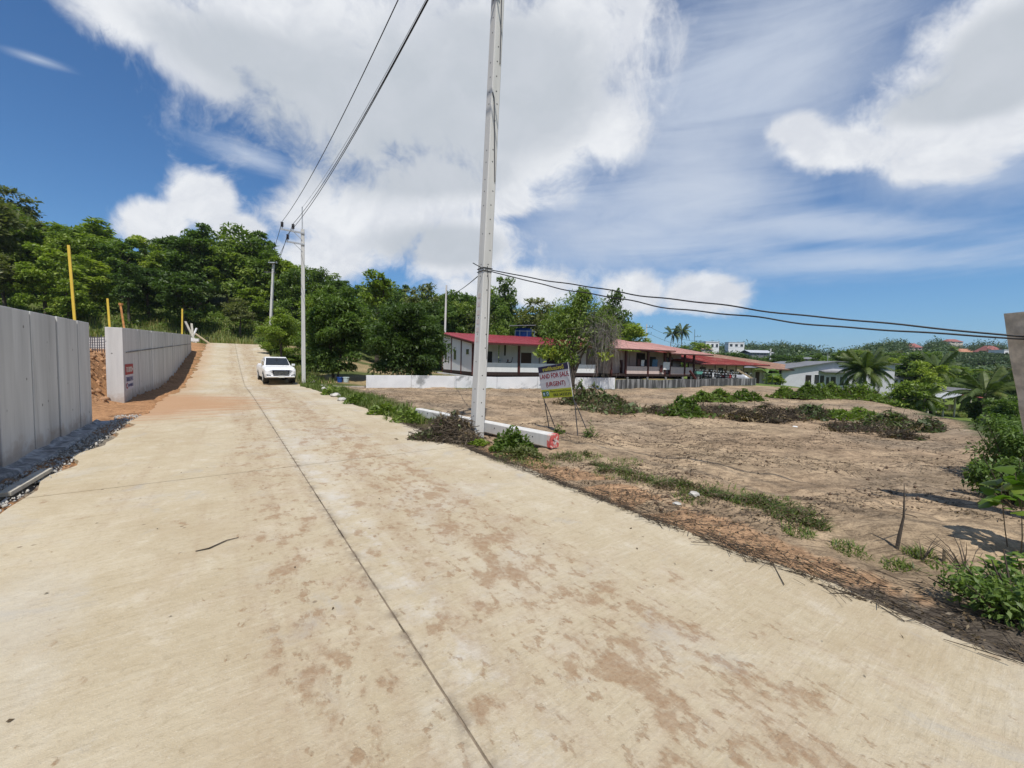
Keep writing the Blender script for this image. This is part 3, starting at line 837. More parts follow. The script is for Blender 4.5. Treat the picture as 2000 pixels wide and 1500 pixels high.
# ================================================================== HOUSES in the row beyond the low walls
H0 = Vector((-3.76, 37.6, 0)); HE = Vector((.905, .425, 0)).normalized(); HG = Vector((-HE.y, HE.x, 0))
def hp(t, g, z): return H0 + HE * t + HG * g + Vector((0, 0, z))
class HB:
    """a house in the frame of the row: t along the front, g behind it"""
    def __init__(s, name, label, t0, cat='house', z=0.0): s.root = thing(name, label, cat, hp(t0, 0, z))
    def quad(s, name, mat, pts, d, par=None, bevel=0):
        return MB().prism([hp(*p) for p in pts], d).build(name, mat, par or s.root, bevel=bevel)
    def wall(s, name, mat, t0, t1, g, z0, z1, th=0.1, par=None):
        return s.quad(name, mat, [(t0, g, z0), (t1, g, z0), (t1, g, z1), (t0, g, z1)], HG * th, par)
    def side(s, name, mat, t, g0, g1, z0, z1a, z1b, th=0.1, par=None):
        return s.quad(name, mat, [(t, g0, z0), (t, g1, z0), (t, g1, z1b), (t, g0, z1a)], HE * th, par)
    def post(s, name, mat, t, g, z0, z1, w=0.14, par=None):
        return MB().beam(hp(t, g, z0), hp(t, g, z1), w, w, HG).build(name, mat, par or s.root)
    def door(s, t, g, z0, w, h, mat='door_dark', frame=None, name='door'):
        d = s.wall(name, mat, t, t + w, g - .03, z0, z0 + h, .05)
        if frame:
            s.wall('door_frame', frame, t - .09, t - .005, g - .05, z0, z0 + h + .09, .06, d); s.wall('door_frame', frame, t + w + .005, t + w + .09, g - .05, z0, z0 + h + .09, .06, d)
            s.wall('door_frame', frame, t, t + w, g - .05, z0 + h + .005, z0 + h + .09, .06, d)
        return d
    def window(s, t, g, z0, w, h, frame='white_paint'):
        f = s.wall('window', frame, t - .1, t + w + .1, g - .04, z0 - .1, z0 + h + .1, .03)
        s.wall('pane', 'glass_dark', t, t + w, g - .05, z0, z0 + h, .008, f); return f
    def roof(s, mat, quad, ribs, th=0.05, part='roof_sheet', prefix=None):
        """sheets side by side, each its own piece, with proud ribs where they overlap; quad: front-left, front-right, back-right, back-left as (t,g,z)"""
        a, b, c, d = [hp(*q) for q in quad]
        rf = bpy.data.objects.new('roof', None); C.objects.link(rf); rf.parent = s.root
        for k in range(ribs):
            f0, f1 = k / ribs, (k + 1) / ribs
            p = [a.lerp(b, f0), a.lerp(b, f1), d.lerp(c, f1), d.lerp(c, f0)]
            up = Vector((0, 0, th + .012 * (k % 2)))
            mb = MB().prism(p, up)
            for j in range(3):
                f = f0 + (f1 - f0) * (j + .5) / 3
                mb.beam(a.lerp(b, f) + up + Vector((0, 0, .012)), d.lerp(c, f) + up + Vector((0, 0, .012)), .05, .03)
            mb.build(part, mat, rf)
        return rf

def house_white():
    h = HB('house', 'white panel house on a raised floor under a deep red metal roof', 0)
    fz = 0.62; L, T1 = 11.3, 14.6
    h.wall('underfloor_shade', 'dark_brown', .2, T1 - .2, 1.6, -.4, fz - .33); h.side('underfloor_shade', 'dark_brown', .12, 1.0, 10.6, -.4, fz - .33, fz - .33)  # dark panels added to stand for the shade beneath the raised floor
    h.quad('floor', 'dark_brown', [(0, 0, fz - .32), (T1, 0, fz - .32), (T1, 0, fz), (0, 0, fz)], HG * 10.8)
    for k in range(7):
        h.post('stilt', 'dark_brown', .3 + k * 2.3, .5, -.3, fz - .33, .25)
        h.post('stilt', 'dark_brown', .3 + k * 2.3, 6.0, -.3, fz - .33, .25)
    ez = 3.42; bz = 5.0
    zr = lambda g: ez - .12 + (bz - ez) * (g + .9) / 12.6
    # end wall of three panels with dark cover strips
    cuts = [0.05, 3.5, 7.0, 10.7]
    for k in range(3):
        g0, g1 = cuts[k] + .06, cuts[k + 1] - .06
        p = h.side('wall_panel', 'white_paint', 0.0, g0, g1, fz, zr(g0), zr(g1))
        gw = (g0 + g1) / 2 + (.4 if k else -.3); zw = 1.75 if k else 2.3; hh = 1.0 if k else .5
        w = MB().prism([hp(-.035, gw - .55, zw - .08), hp(-.035, gw + .55, zw - .08), hp(-.035, gw + .55, zw + hh + .08), hp(-.035, gw - .55, zw + hh + .08)], HE * .03).build('window', 'white_paint', h.root)
        MB().prism([hp(-.045, gw - .42, zw), hp(-.045, gw + .42, zw), hp(-.045, gw + .42, zw + hh), hp(-.045, gw - .42, zw + hh)], HE * .008).build('pane', 'glass_dark', w)
    for g in cuts: MB().beam(hp(-.02, g, fz - .3), hp(-.02, g, zr(g) - .02), .12, .12, HG).build('cover_strip', 'maroon_steel', h.root)
    # back of the porch and its openings
    for a, b in ((0.1, 3.6), (3.72, 8.4), (8.52, 12.2), (12.32, T1)):
        h.wall('wall_panel', 'white_paint', a, b, 2.3, fz, 3.6)
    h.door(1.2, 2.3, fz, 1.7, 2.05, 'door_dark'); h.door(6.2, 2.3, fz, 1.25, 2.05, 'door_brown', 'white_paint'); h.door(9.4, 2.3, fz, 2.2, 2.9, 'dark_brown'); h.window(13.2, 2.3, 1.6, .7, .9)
    h.wall('vent_panel', 'dark_brown', 4.25, 4.4, 2.24, 2.3, 3.5, .04)
    for t in (0.05, 4.9, 9.6, 11.4, 14.5): h.post('post', 'maroon_steel', t, .1, fz - .3, ez - .1, .2)
    for a, b in ((0.2, 4.75), (5.05, 9.4), (11.6, 14.3)): h.wall('railing_panel', 'white_paint', a, b, .06, fz + .02, fz + .92, .08)
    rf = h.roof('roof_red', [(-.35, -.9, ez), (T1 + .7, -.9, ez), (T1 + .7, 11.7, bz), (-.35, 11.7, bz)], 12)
    MB().beam(hp(-.35, -.92, ez - .09), hp(T1 + .7, -.92, ez - .09), .06, .18).build('fascia', 'maroon_steel', rf)
    MB().beam(hp(-.37, -.9, ez - .09), hp(-.37, 11.7, bz - .09), .06, .18).build('fascia', 'maroon_steel', rf)
    h.quad('soffit', 'white_paint', [(.0, -.8, ez - .14), (T1, -.8, ez - .14), (T1, 2.2, ez + .2), (0, 2.2, ez + .2)], Vector((0, 0, .03)))
    h.quad('step', 'white_paint', [(-.5, 11.6, .05), (-.5, -2.2, .05), (-.5, -2.2, .25), (-.5, 11.6, .25)], HE * .15)
    return h
house_white()

def house_pink():
    h = HB('house', 'pink walled house on dark stilts under a faded pink roof, washing on its porch', 15.6)
    fz = 0.60; t0, tm, t1 = 16.4, 24.6, 29.6
    for k in range(7):
        h.post('stilt', 'dark_brown', t0 + .2 + k * 2.1, .4, -.5, fz - .28, .25); h.post('stilt', 'dark_brown', t0 + .2 + k * 2.1, 5.0, -.5, fz - .28, .25)
    h.wall('underfloor_shade', 'dark_brown', t0 + .1, t1 - .1, 1.6, -.8, fz - .28)  # dark back panel, added in place of shade between the stilts
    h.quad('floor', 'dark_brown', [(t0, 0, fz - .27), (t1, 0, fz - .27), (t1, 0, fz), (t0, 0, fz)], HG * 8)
    for a, b in ((t0, 18.2), (18.32, 20.9), (21.02, 23.6), (23.72, 26.4), (26.52, t1)): h.wall('wall_panel', 'pink_paint', a, b, 2.2, fz, 3.3)
    h.side('wall_panel', 'pink_paint', t0, .2, 7.8, fz, 3.0, 3.9)
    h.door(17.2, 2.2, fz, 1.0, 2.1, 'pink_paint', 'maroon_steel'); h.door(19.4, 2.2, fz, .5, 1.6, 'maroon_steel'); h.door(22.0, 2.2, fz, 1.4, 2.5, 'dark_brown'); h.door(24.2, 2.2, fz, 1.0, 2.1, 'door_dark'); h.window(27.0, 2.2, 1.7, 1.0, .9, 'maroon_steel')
    for t in (t0 + .1, 18.55, 21.9, 24.55, 25.4, 27.9, t1 - .1): h.post('post', 'maroon_steel', t, .1, fz - .3, 3.2, .2)
    for t in (20.2, 26.6): h.post('bracket', 'maroon_steel', t, 1.9, 1.9, 3.2, .14)
    for a, b in ((18.7, 21.75), (22.0, 24.45), (25.55, 27.75), (28.05, t1 - .25)): h.wall('railing_panel', 'pink_paint', a, b, .05, fz, fz + .86, .08)
    for a, b, ez in ((15.9, tm + .5, 3.42), (tm - .2, 31.6, 3.10)):
        rf = h.roof('roof_pink', [(a, -1.0, ez), (b, -1.0, ez), (b - 1.8, 8.2, ez + 1.72), (a - .4, 8.2, ez + 1.72)], 8)
        MB().beam(hp(a, -1.02, ez - .07), hp(b, -1.02, ez - .07), .06, .14).build('fascia', 'maroon_steel', rf)
    rf = h.roof('roof_rust', [(14.8, -.9, 3.22), (17.3, -.9, 3.05), (17.3, 1.4, 3.35), (14.8, 1.4, 3.5)], 3)
house_pink()

def house_rust():
    h = HB('house', 'low cream house with a weathered rust red roof, motorbikes in front', 29.0)
    gz0 = -.75; t0, t1 = 29.6, 40.4
    ws = [t0, 32.1, 34.6, 36.9, 38.8, t1]
    for a, b in zip(ws[:-1], ws[1:]): h.wall('wall_panel', 'cream_paint', a + .04, b - .04, 1.0, gz0, 2.0)
    for a in ws: h.post('cover_strip', 'maroon_steel', a, 1.0, gz0, 2.0, .10)
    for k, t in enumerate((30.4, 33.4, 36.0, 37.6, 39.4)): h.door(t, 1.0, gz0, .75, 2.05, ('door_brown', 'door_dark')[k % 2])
    h.window(31.8, 1.0, 1.0, .9, .45, 'maroon_steel'); h.window(35.2, 1.0, .7, 1.0, .8, 'cream_paint')
    rf = h.roof('roof_rust', [(30.3, -.9, 1.92), (43.2, -.9, 1.98), (36.6, 8.6, 3.55), (29.2, 8.6, 3.85)], 10)
    MB().beam(hp(30.3, -.92, 1.86), hp(43.2, -.92, 1.92), .06, .14).build('fascia', 'maroon_steel', rf)
    MB().beam(hp(30.28, -.9, 1.86), hp(27.6, 2.4, 2.35), .06, .2).build('fascia', 'maroon_steel', rf)
    h.roof('roof_rust', [(27.6, 2.4, 2.42), (30.3, -.9, 1.92), (29.2, 8.6, 3.85), (27.4, 8.6, 3.85)], 3)
house_rust()

def house_brown():
    h = HB('house', 'small low house with a pale brown roof beside the white gable wall', 41.5)
    gz0 = -1.0
    for a, b in ((41.5, 43.6), (43.7, 46.2), (46.3, 49.5)): h.wall('wall_panel', 'cream_paint', a, b, 2.0, gz0, 1.6)
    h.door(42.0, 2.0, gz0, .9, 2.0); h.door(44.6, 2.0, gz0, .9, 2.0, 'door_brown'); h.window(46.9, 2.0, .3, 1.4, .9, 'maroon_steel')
    rf = h.roof('roof_brown', [(42.6, -.6, 1.50), (49.6, -.6, 1.45), (45.4, 9.5, 3.60), (38.5, 9.5, 3.55)], 8)
    rf2 = h.roof('roof_brown', [(49.6, -.6, 1.45), (55.0, 1.2, 1.80), (47.0, 9.5, 3.50), (45.4, 9.5, 3.60)], 4)
    MB().beam(hp(42.6, -.62, 1.44), hp(49.6, -.62, 1.39), .06, .14).build('fascia', 'maroon_steel', rf)
house_brown()

def house_gable():
    """plain white gable turned towards the viewer"""
    a = P(1523, 757, 58); b = P(1745, 762, 58); zb = -2.6
    e = Vector((b.x - a.x, 0, 0)); W = e.length; e.normalize(); g = Vector((0, 1, 0))
    root = thing('house', 'long white gabled house with dark door and grey roof behind the coconut palm', 'house', (a.x, a.y, 0))
    q = lambda u, z, o=0: Vector((a.x + u, a.y - o, z))
    z0, z1, z2 = P(1523, 722, 58).z, P(1625, 707, 58).z, P(1745, 712, 58).z
    um = W * .46
    MB().prism([q(0, zb), q(W, zb), q(W, z2), q(um, z1), q(0, z0)], g * .15).build('wall', 'gable_paint', root)
    MB().prism([q(0, zb), q(0, z0), q(0, z0) + g * 10, q(0, zb) + g * 10], e * .15).build('wall', 'gable_paint', root)
    rf = bpy.data.objects.new('roof', None); C.objects.link(rf); rf.parent = root
    for (u0, za, u1, zc) in ((-.6, z0 - .06, um, z1 + .04), (um + .02, z1 + .04, W + .6, z2 + .02)):
        for k in range(4):
            y0, y1 = -.5 + k * 3, 2.48 + k * 3
            MB().prism([q(u0, za, -y0) , q(u1, zc, -y0), q(u1, zc, -y1), q(u0, za, -y1)], Vector((0, 0, .10))).build('roof_sheet', 'roof_grey', rf)
    f = lambda px: P(px, 740, 58).x - a.x
    def rect(name, u0, u1, za, zc, mat, o, par=root, th=.05): return MB().prism([q(u0, za, o), q(u1, za, o), q(u1, zc, o), q(u0, zc, o)], g * th).build(name, mat, par)
    zf = lambda py: P(1600, py, 58).z
    rect('door', f(1573), f(1584), zb, zf(733), 'door_dark', .05)
    for p0, p1, ya, yb in ((1590, 1599, 750, 732), (1601, 1609, 749, 733), (1613, 1619, 754, 736), (1622, 1632, 760, 735), (1640, 1648, 752, 735), (1653, 1658, 752, 738), (1700, 1710, 752, 735)):
        w = rect('window', f(p0) - .08, f(p1) + .08, zf(ya) - .08, zf(yb) + .08, 'white_paint', .04, root, .03)
        rect('pane', f(p0), f(p1), zf(ya), zf(yb), 'glass_dark', .06, w, .01)
    MB().prism([q(f(1598), zf(724.5), .02), q(f(1656), zf(724.5), .02), q(f(1656), zf(727), 1.1), q(f(1598), zf(727), 1.1)], Vector((0, 0, .08))).build('awning', 'roof_grey', root)
house_gable()

def small_house(px, py, depth, wpx, hpx, wall, roofm, label, style='gable', deep=6.0, name='house', rot=0.0, cat='house', nwin=3, roofh=.45):
    """a far house: foot at a pixel, size in pixels at its distance"""
    k = depth / FPX; c = P(px, py, depth); W, H = wpx * k, hpx * k
    root = thing(name, label, cat, c, None, rot)
    zb = -6.0
    def box(name, x0, x1, y0, y1, z0, z1, mat, par=root): return MB().box(((x0 + x1) / 2, (y0 + y1) / 2, (z0 + z1) / 2), (x1 - x0, y1 - y0, z1 - z0)).build(name, mat, par, world=False)
    hw = H * (1 - roofh) if style != 'flat' else H
    box('wall', -W / 2, W / 2, 0, deep, zb, hw, wall)
    if style == 'flat':
        box('roof', -W / 2 - .2, W / 2 + .2, -.2, deep + .2, hw + .003, hw + .25, roofm)
    else:
        o = .5
        if style == 'gable':
            z0, z1 = hw - .1, H
            mb = MB()
            mb.prism([(-W / 2 - o, -o, z0), (W / 2 + o, -o, z0), (W / 2 + o, deep / 2, z1), (-W / 2 - o, deep / 2, z1)], (0, 0, .12))
            mb.prism([(-W / 2 - o, deep / 2 + .01, z1), (W / 2 + o, deep / 2 + .01, z1), (W / 2 + o, deep + o, z0), (-W / 2 - o, deep + o, z0)], (0, 0, .12))
            mb.build('roof', roofm, root, world=False)
        else:
            mb = MB(); z0 = hw - .05
            b = [(-W / 2 - o, -o, z0), (W / 2 + o, -o, z0), (W / 2 + o, deep + o, z0), (-W / 2 - o, deep + o, z0)]
            r = min(W, deep) * .3
            t = [(-W / 2 + r, deep * .45, H), (W / 2 - r, deep * .45, H), (W / 2 - r, deep * .55, H), (-W / 2 + r, deep * .55, H)]
            mb.loft([b, t]); mb.build('roof', roofm, root, world=False)
    for j in range(nwin):
        x = -W / 2 + W * (j + .5) / nwin; ww = W / nwin * .5
        f = box('window', x - ww / 2 - .08, x + ww / 2 + .08, -.05, -.01, hw * .30, hw * .78, 'white_paint')
        box('pane', x - ww / 2, x + ww / 2, -.08, -.055, hw * .34, hw * .74, 'glass_dark', f)
    return root
small_house(1391, 683, 230, 27, 15, 'white_paint', 'white_paint', 'white flat-roofed villa among trees, left of its twin above the red roof', 'flat', 5, 'villa', .05, 'villa')
small_house(1438, 681, 250, 30, 12, 'white_paint', 'white_paint', 'white flat-roofed villa half hidden by a dark tree, right of its twin', 'flat', 5, 'villa', -.05, 'villa')
small_house(1380, 686, 205, 22, 7, 'cream_paint', 'roof_brown', 'small brown-roofed building just below the white villas', 'gable', 8, rot=.2)
small_house(1487, 695, 170, 42, 11, 'roof_grey', 'roof_zinc', 'grey metal-roofed building in the trees behind the slim pole', 'gable', 8)
small_house(1580, 705, 95, 30, 7, 'cream_paint', 'roof_grey', 'dark low roof showing just above the white gabled house', 'gable', 6, nwin=2)
small_house(1744, 752, 62, 42, 26, 'white_paint', 'roof_grey', 'white house with a dark grey roof between palm and bright tree', 'gable', 6, nwin=4)
small_house(1788, 684, 330, 26, 14, 'pink_paint', 'far_red', 'dark red pavilion roof high on the far hillside', 'hip', 9, roofh=.6)
small_house(1893, 694, 300, 30, 13, 'cream_paint', 'roof_tile_orange', 'far hillside house with a bright orange roof', 'hip', 9, roofh=.5)
small_house(1946, 697, 290, 31, 22, 'cream_paint', 'far_red', 'far hillside house with a wide red roof near the leaning post', 'hip', 10, roofh=.55)
small_house(1975, 702, 270, 30, 18, 'white_paint', 'white_paint', 'white boxy far house right of the wide red roof', 'flat', 9)
small_house(1965, 712, 230, 36, 9, 'roof_grey', 'roof_zinc', 'long grey roofed building below the white far house', 'gable', 8, nwin=4)
small_house(1888, 712, 215, 44, 6, 'white_paint', 'white_scrap', 'long low white roof on the lower hillside, left of the tan roof', 'gable', 7, nwin=4)
small_house(1928, 714, 205, 30, 15, 'white_paint', 'roof_brown', 'tan hip-roofed house low on the hillside', 'hip', 8, roofh=.55, nwin=2)
small_house(1880, 692, 320, 20, 9, 'roof_grey', 'roof_grey', 'small grey house left of the orange-roofed far house', 'gable', 8, nwin=2)
small_house(1868, 671, 400, 26, 9, 'cream_paint', 'far_red', 'red roof on the skyline of the far hill', 'hip', 10, nwin=2, roofh=.6)
small_house(1990, 720, 190, 26, 12, 'cream_paint', 'far_red', 'brown roofed hillside house partly behind the leaning post', 'hip', 8, nwin=2)

def shack():
    c = P(1850, 800, 44); k = 44 / FPX
    root = thing('shack', 'open dark shack with pale zinc and rusty roof sheets by the green lawn', 'shack', c)
    def sheet(name, mat, pts, th=.06): MB().prism([Vector((x * k, y, z * k)) for x, y, z in pts], (0, 0, th)).build(name, mat, root, world=False)
    for x in (-38, -8, 14, 44):
        for y in (0, 3.5): MB().beam((x * k, y, -1.5), (x * k, y, 26 * k), .12, .12, (0, 1, 0)).build('post', 'timber_grey', root, world=False)
    sheet('roof_sheet', 'roof_zinc', [(-36, -1.4, 22), (-20, -1.6, 27), (-6, 3, 36), (-24, 3, 33)])
    sheet('roof_sheet', 'roof_zinc', [(-18, -1.3, 25), (-4, -1.5, 31), (6, 3, 38), (-6, 3, 36)])
    sheet('roof_sheet', 'roof_grey', [(2, -1.0, 34), (26, -1.0, 41), (28, 4, 44), (4, 4, 40)])
    sheet('roof_sheet', 'roof_zinc', [(26, -1.0, 41), (40, -1.0, 35), (42, 4, 38), (28, 4, 44)])
    sheet('roof_sheet', 'roof_rust', [(8, -1.6, 28), (36, -1.6, 26), (36, 1.0, 31), (8, 1.0, 33)])
    MB().box((0.3, 3.8, .4), (80 * k, .1, 2.6)).build('wall', 'dark_brown', root, world=False)
    for x, z, s in ((-10, 4, .5), (12, 3, .6), (25, 5, .45)): MB().box((x * k, .8, z * k), (s, s, s), Matrix.Rotation(.4, 3, 'Z')).build('crate', 'timber', root, world=False)
shack()

def tank_tower():
    b = P(1022, 700, 58); z = lambda py: P(1022, py, 58).z
    root = thing('water_tank', 'big blue water tank on a railed platform behind the red roof', 'water tank', (b.x, b.y, 0))
    x0, x1 = P(1006, 660, 58).x, P(1038, 660, 58).x; cx = (x0 + x1) / 2; R = (x1 - x0) / 2
    pts = [(cx, b.y, z(664)), (cx, b.y, z(663.5)), (cx, b.y, z(643)), (cx, b.y, z(641))]
    MB().tube(pts, [R * .96, R, R, R * .8], 20).build('tank', 'blue_tank', root, smooth=True)
    for f in (.3, .7): MB().tube([(cx, b.y, z(664) * (1 - f) + z(642) * f), (cx, b.y, z(664) * (1 - f) + z(642) * f + .09)], R * 1.015, 20).build('band', 'blue_tank', root)
    MB().box((cx, b.y, z(664) - .12), (R * 2.6, R * 2.4, .2)).build('platform', 'concrete_wall', root)
    for sx in (-1, 1):
        for sy in (-1, 1):
            MB().beam((cx + sx * R * 1.1, b.y + sy * R, -.5), (cx + sx * R * 1.1, b.y + sy * R, z(664) - .22), .25, .25, (0, 1, 0)).build('leg', 'concrete_wall', root)
    for px in (1006, 1015, 1029, 1043): MB().beam((P(px, 650, 58).x, b.y - R * 1.15, z(666)), (P(px, 650, 58).x, b.y - R * 1.15, z(647)), .07, .07, (0, 1, 0)).build('railing_post', 'steel_pale', root)
    for py in (648, 659): MB().beam((P(1006, 650, 58).x, b.y - R * 1.18, z(py)), (P(1043, 650, 58).x, b.y - R * 1.18, z(py)), .06, .06).build('railing_bar', 'steel_pale', root)
    MB().prism([(P(995, 640, 58).x, b.y - 2.2, z(640)), (P(1045, 640, 58).x, b.y - 2.2, z(638)), (P(1045, 640, 58).x, b.y + 2, z(634)), (P(995, 640, 58).x, b.y + 2, z(636))], (0, 0, .1)).build('roof', 'roof_grey', root)
tank_tower()

# ---- things on the porches
def clothes():
    def cloth(name, px0, px1, py0, py1, g, mat, label, cat='washing', grp=None):
        """a hanging cloth in the frame of the row, seen between two pixels"""
        v0, v1 = ray(px0, py0), ray(px1, py0)
        o = H0 + HG * g
        def hit(v):
            k = o.dot(HG) / (v.dot(HG)); return v * k
        a, b = hit(v0), hit(v1); d = (a.y + b.y) / 2
        z0, z1 = P(px0, py0, d).z, P(px0, py1, d).z
        rows = []
        for i in range(6):
            zz = z0 + (z1 - z0) * i / 5
            rows.append([Vector((a.x + (b.x - a.x) * j / 6, a.y + (b.y - a.y) * j / 6, zz)) + HG * (.05 * math.sin(j * 2.1 + i * .5)) for j in range(7)])
        t = thing(name, label, cat, a, grp)
        mb = MB(); mb.sheet(rows); mb.sheet([[p + HG * .02 for p in r] for r in rows]); mb.build('cloth', mat, t, smooth=True)
    g = 'washing on the porch of the pink house'
    cloth('hanging_cloth', 1246, 1251, 701, 716, .4, 'maroon_steel', 'dark red garment hanging at the left of the porch washing', grp=g)
    cloth('hanging_cloth', 1253, 1259, 703, 715, .4, 'white_cloth', 'white shirt hanging between dark garments on the pink porch', grp=g)
    cloth('hanging_cloth', 1260, 1267, 702, 715, .4, 'dark_cloth', 'black garment hanging right of the white shirt on the pink porch', grp=g)
    cloth('curtain', 1275, 1285, 702, 731, .25, 'blue_cloth', 'faded blue curtain closing the gap in the pink house porch', 'curtain')
    cloth('hanging_cloth', 1296, 1309, 707, 722, -.12, 'white_cloth', 'white patterned towel thrown over the right porch railing', grp=g)
    cloth('hanging_cloth', 1290, 1295, 713, 727, -.12, 'maroon_steel', 'dark red cloth over the right porch railing beside a white towel', grp=g)
clothes()

def skin_body(name, joints, edges, mat, parent, root=0, sub=1):
    me = bpy.data.meshes.new(name); me.from_pydata([j[0] for j in joints], edges, [])
    o = bpy.data.objects.new(name, me); C.objects.link(o); o.parent = parent
    o.modifiers.new('skin', 'SKIN'); s = o.modifiers.new('sub', 'SUBSURF'); s.levels = s.render_levels = sub
    if not me.skin_vertices: 
        bm = bmesh.new(); bm.from_mesh(me); bm.verts.layers.skin.verify(); bm.to_mesh(me); bm.free()
    for i, j in enumerate(joints):
        sv = me.skin_vertices[0].data[i]; sv.radius = (j[1], j[1] if len(j) < 3 else j[2]); sv.use_root = (i == root)
    dg = bpy.context.evaluated_depsgraph_get(); ev = o.evaluated_get(dg)
    m2 = bpy.data.meshes.new_from_object(ev); o.modifiers.clear(); o.data = m2
    m2.materials.clear(); m2.materials.append(MAT[mat]); m2.polygons.foreach_set('use_smooth', [True] * len(m2.polygons))
    return o
def person_on_porch():
    v = ray(993, 712); g = .75; o = H0 + HG * g; k = o.dot(HG) / v.dot(HG); p = v * k
    t = thing('person', 'person in dark clothes sitting on the white house porch, one arm raised', 'person', (p.x, p.y, .62), None, math.atan2(HE.y, HE.x))
    st = MB(); st.box((0, .05, .41), (.42, .40, .05))
    stool = thing('stool', 'plastic stool under the person on the white house porch', 'stool', (p.x, p.y, .62), None, math.atan2(HE.y, HE.x))
    st.build('seat', 'red_plastic', stool, world=False)
    for sx in (-1, 1):
        for sy in (-1, 1): MB().beam((sx * .18, .05 + sy * .17, 0), (sx * .15, .05 + sy * .14, .39), .04, .04, (0, 1, 0)).build('leg', 'red_plastic', stool, world=False)
    j = [((0, .05, .50), .13, .11), ((-.02, .02, .72), .13, .10), ((-.06, -.02, .94), .155, .10), ((-.08, -.04, 1.03), .055), ((-.10, -.08, 1.12), .075, .085), ((-.10, -.09, 1.22), .07, .08),
         ((-.24, -.04, .96), .055), ((-.36, -.12, .78), .042), ((-.24, -.26, .66), .033), ((-.20, -.32, .65), .035),
         ((.10, -.02, .97), .055), ((.30, -.06, 1.02), .042), ((.36, -.10, 1.28), .033), ((.37, -.11, 1.36), .035),
         ((-.12, .0, .47), .085), ((-.16, -.40, .48), .065), ((-.16, -.42, .08), .042), ((-.16, -.54, .04), .035),
         ((.12, .0, .47), .085), ((.16, -.40, .48), .065), ((.16, -.42, .08), .042), ((.16, -.54, .04), .035)]
    e = [(0, 1), (1, 2), (2, 3), (3, 4), (4, 5), (2, 6), (6, 7), (7, 8), (8, 9), (2, 10), (10, 11), (11, 12), (12, 13), (0, 14), (14, 15), (15, 16), (16, 17), (0, 18), (18, 19), (19, 20), (20, 21)]
    skin_body('body', j, e, 'dark_cloth', t)
    j2 = [((-.09, -.045, 1.05), .05), ((-.10, -.09, 1.12), .082, .095), ((-.10, -.10, 1.19), .085, .098), ((-.10, -.09, 1.25), .06, .07)]
    skin_body('head', j2, [(0, 1), (1, 2), (2, 3)], 'skin', t)
    j3 = [((-.10, -.06, 1.17), .085, .095), ((-.10, -.055, 1.24), .085, .095), ((-.10, -.06, 1.29), .05, .06)]
    skin_body('hair', j3, [(0, 1), (1, 2)], 'hair', t)
    for x, y, z in ((-.20, -.345, .65), (.37, -.115, 1.40)):
        mb = MB(); mb.tube([(x, y, z - .04), (x, y, z + .01), (x, y - .01, z + .05)], [.026, .038, .03], 6)
        for kf in range(4): mb.tube([(x - .03 + kf * .02, y, z + .04), (x - .032 + kf * .022, y - .01, z + .10 + (.012 if kf in (1, 2) else 0)), (x - .034 + kf * .023, y - .03, z + .115)], [.010, .009, .006], 5)
        mb.tube([(x + .03, y, z), (x + .055, y - .01, z + .03), (x + .058, y - .02, z + .06)], [.012, .010, .007], 5)
        mb.build('hand', 'skin', t, world=False)
    # electric fan beside the sitter
    v = ray(977, 712); k = (H0 + HG * .9).dot(HG) / v.dot(HG); q = v * k
    f = thing('fan', 'grey pedestal fan on the white house porch, left of the sitting person', 'fan', (q.x, q.y, .62), None, math.atan2(HE.y, HE.x))
    MB().tube([(0, 0, 0), (0, 0, .05)], .2, 12).build('base', 'steel_dark', f, world=False); MB().tube([(0, 0, .05), (0, 0, 1.05)], .02, 6).build('pole', 'steel_pale', f, world=False)
    mb = MB()
    for r in (.26, .18, .09): mb.tube([(r * math.cos(a), -.10, 1.15 + r * math.sin(a)) for a in np.linspace(0, 2 * math.pi, 17)], .008, 4)
    for a in np.linspace(0, 2 * math.pi, 13)[:-1]: mb.tube([(0, -.10, 1.15), (.26 * math.cos(a), -.10, 1.15 + .26 * math.sin(a))], .006, 4)
    mb.build('grille', 'steel_pale', f, world=False)
    for a in (0, 2.1, 4.2): MB().prism([(.03 * math.cos(a), -.06, 1.15 + .03 * math.sin(a)), (.21 * math.cos(a), -.05, 1.15 + .21 * math.sin(a)), (.21 * math.cos(a + .8), -.07, 1.15 + .21 * math.sin(a + .8))], (0, .01, 0)).build('blade', 'sign_pale', f, world=False)
    MB().tube([(0, -.02, 1.15), (0, .12, 1.15)], .07, 8).build('motor', 'steel_dark', f, world=False)
person_on_porch()

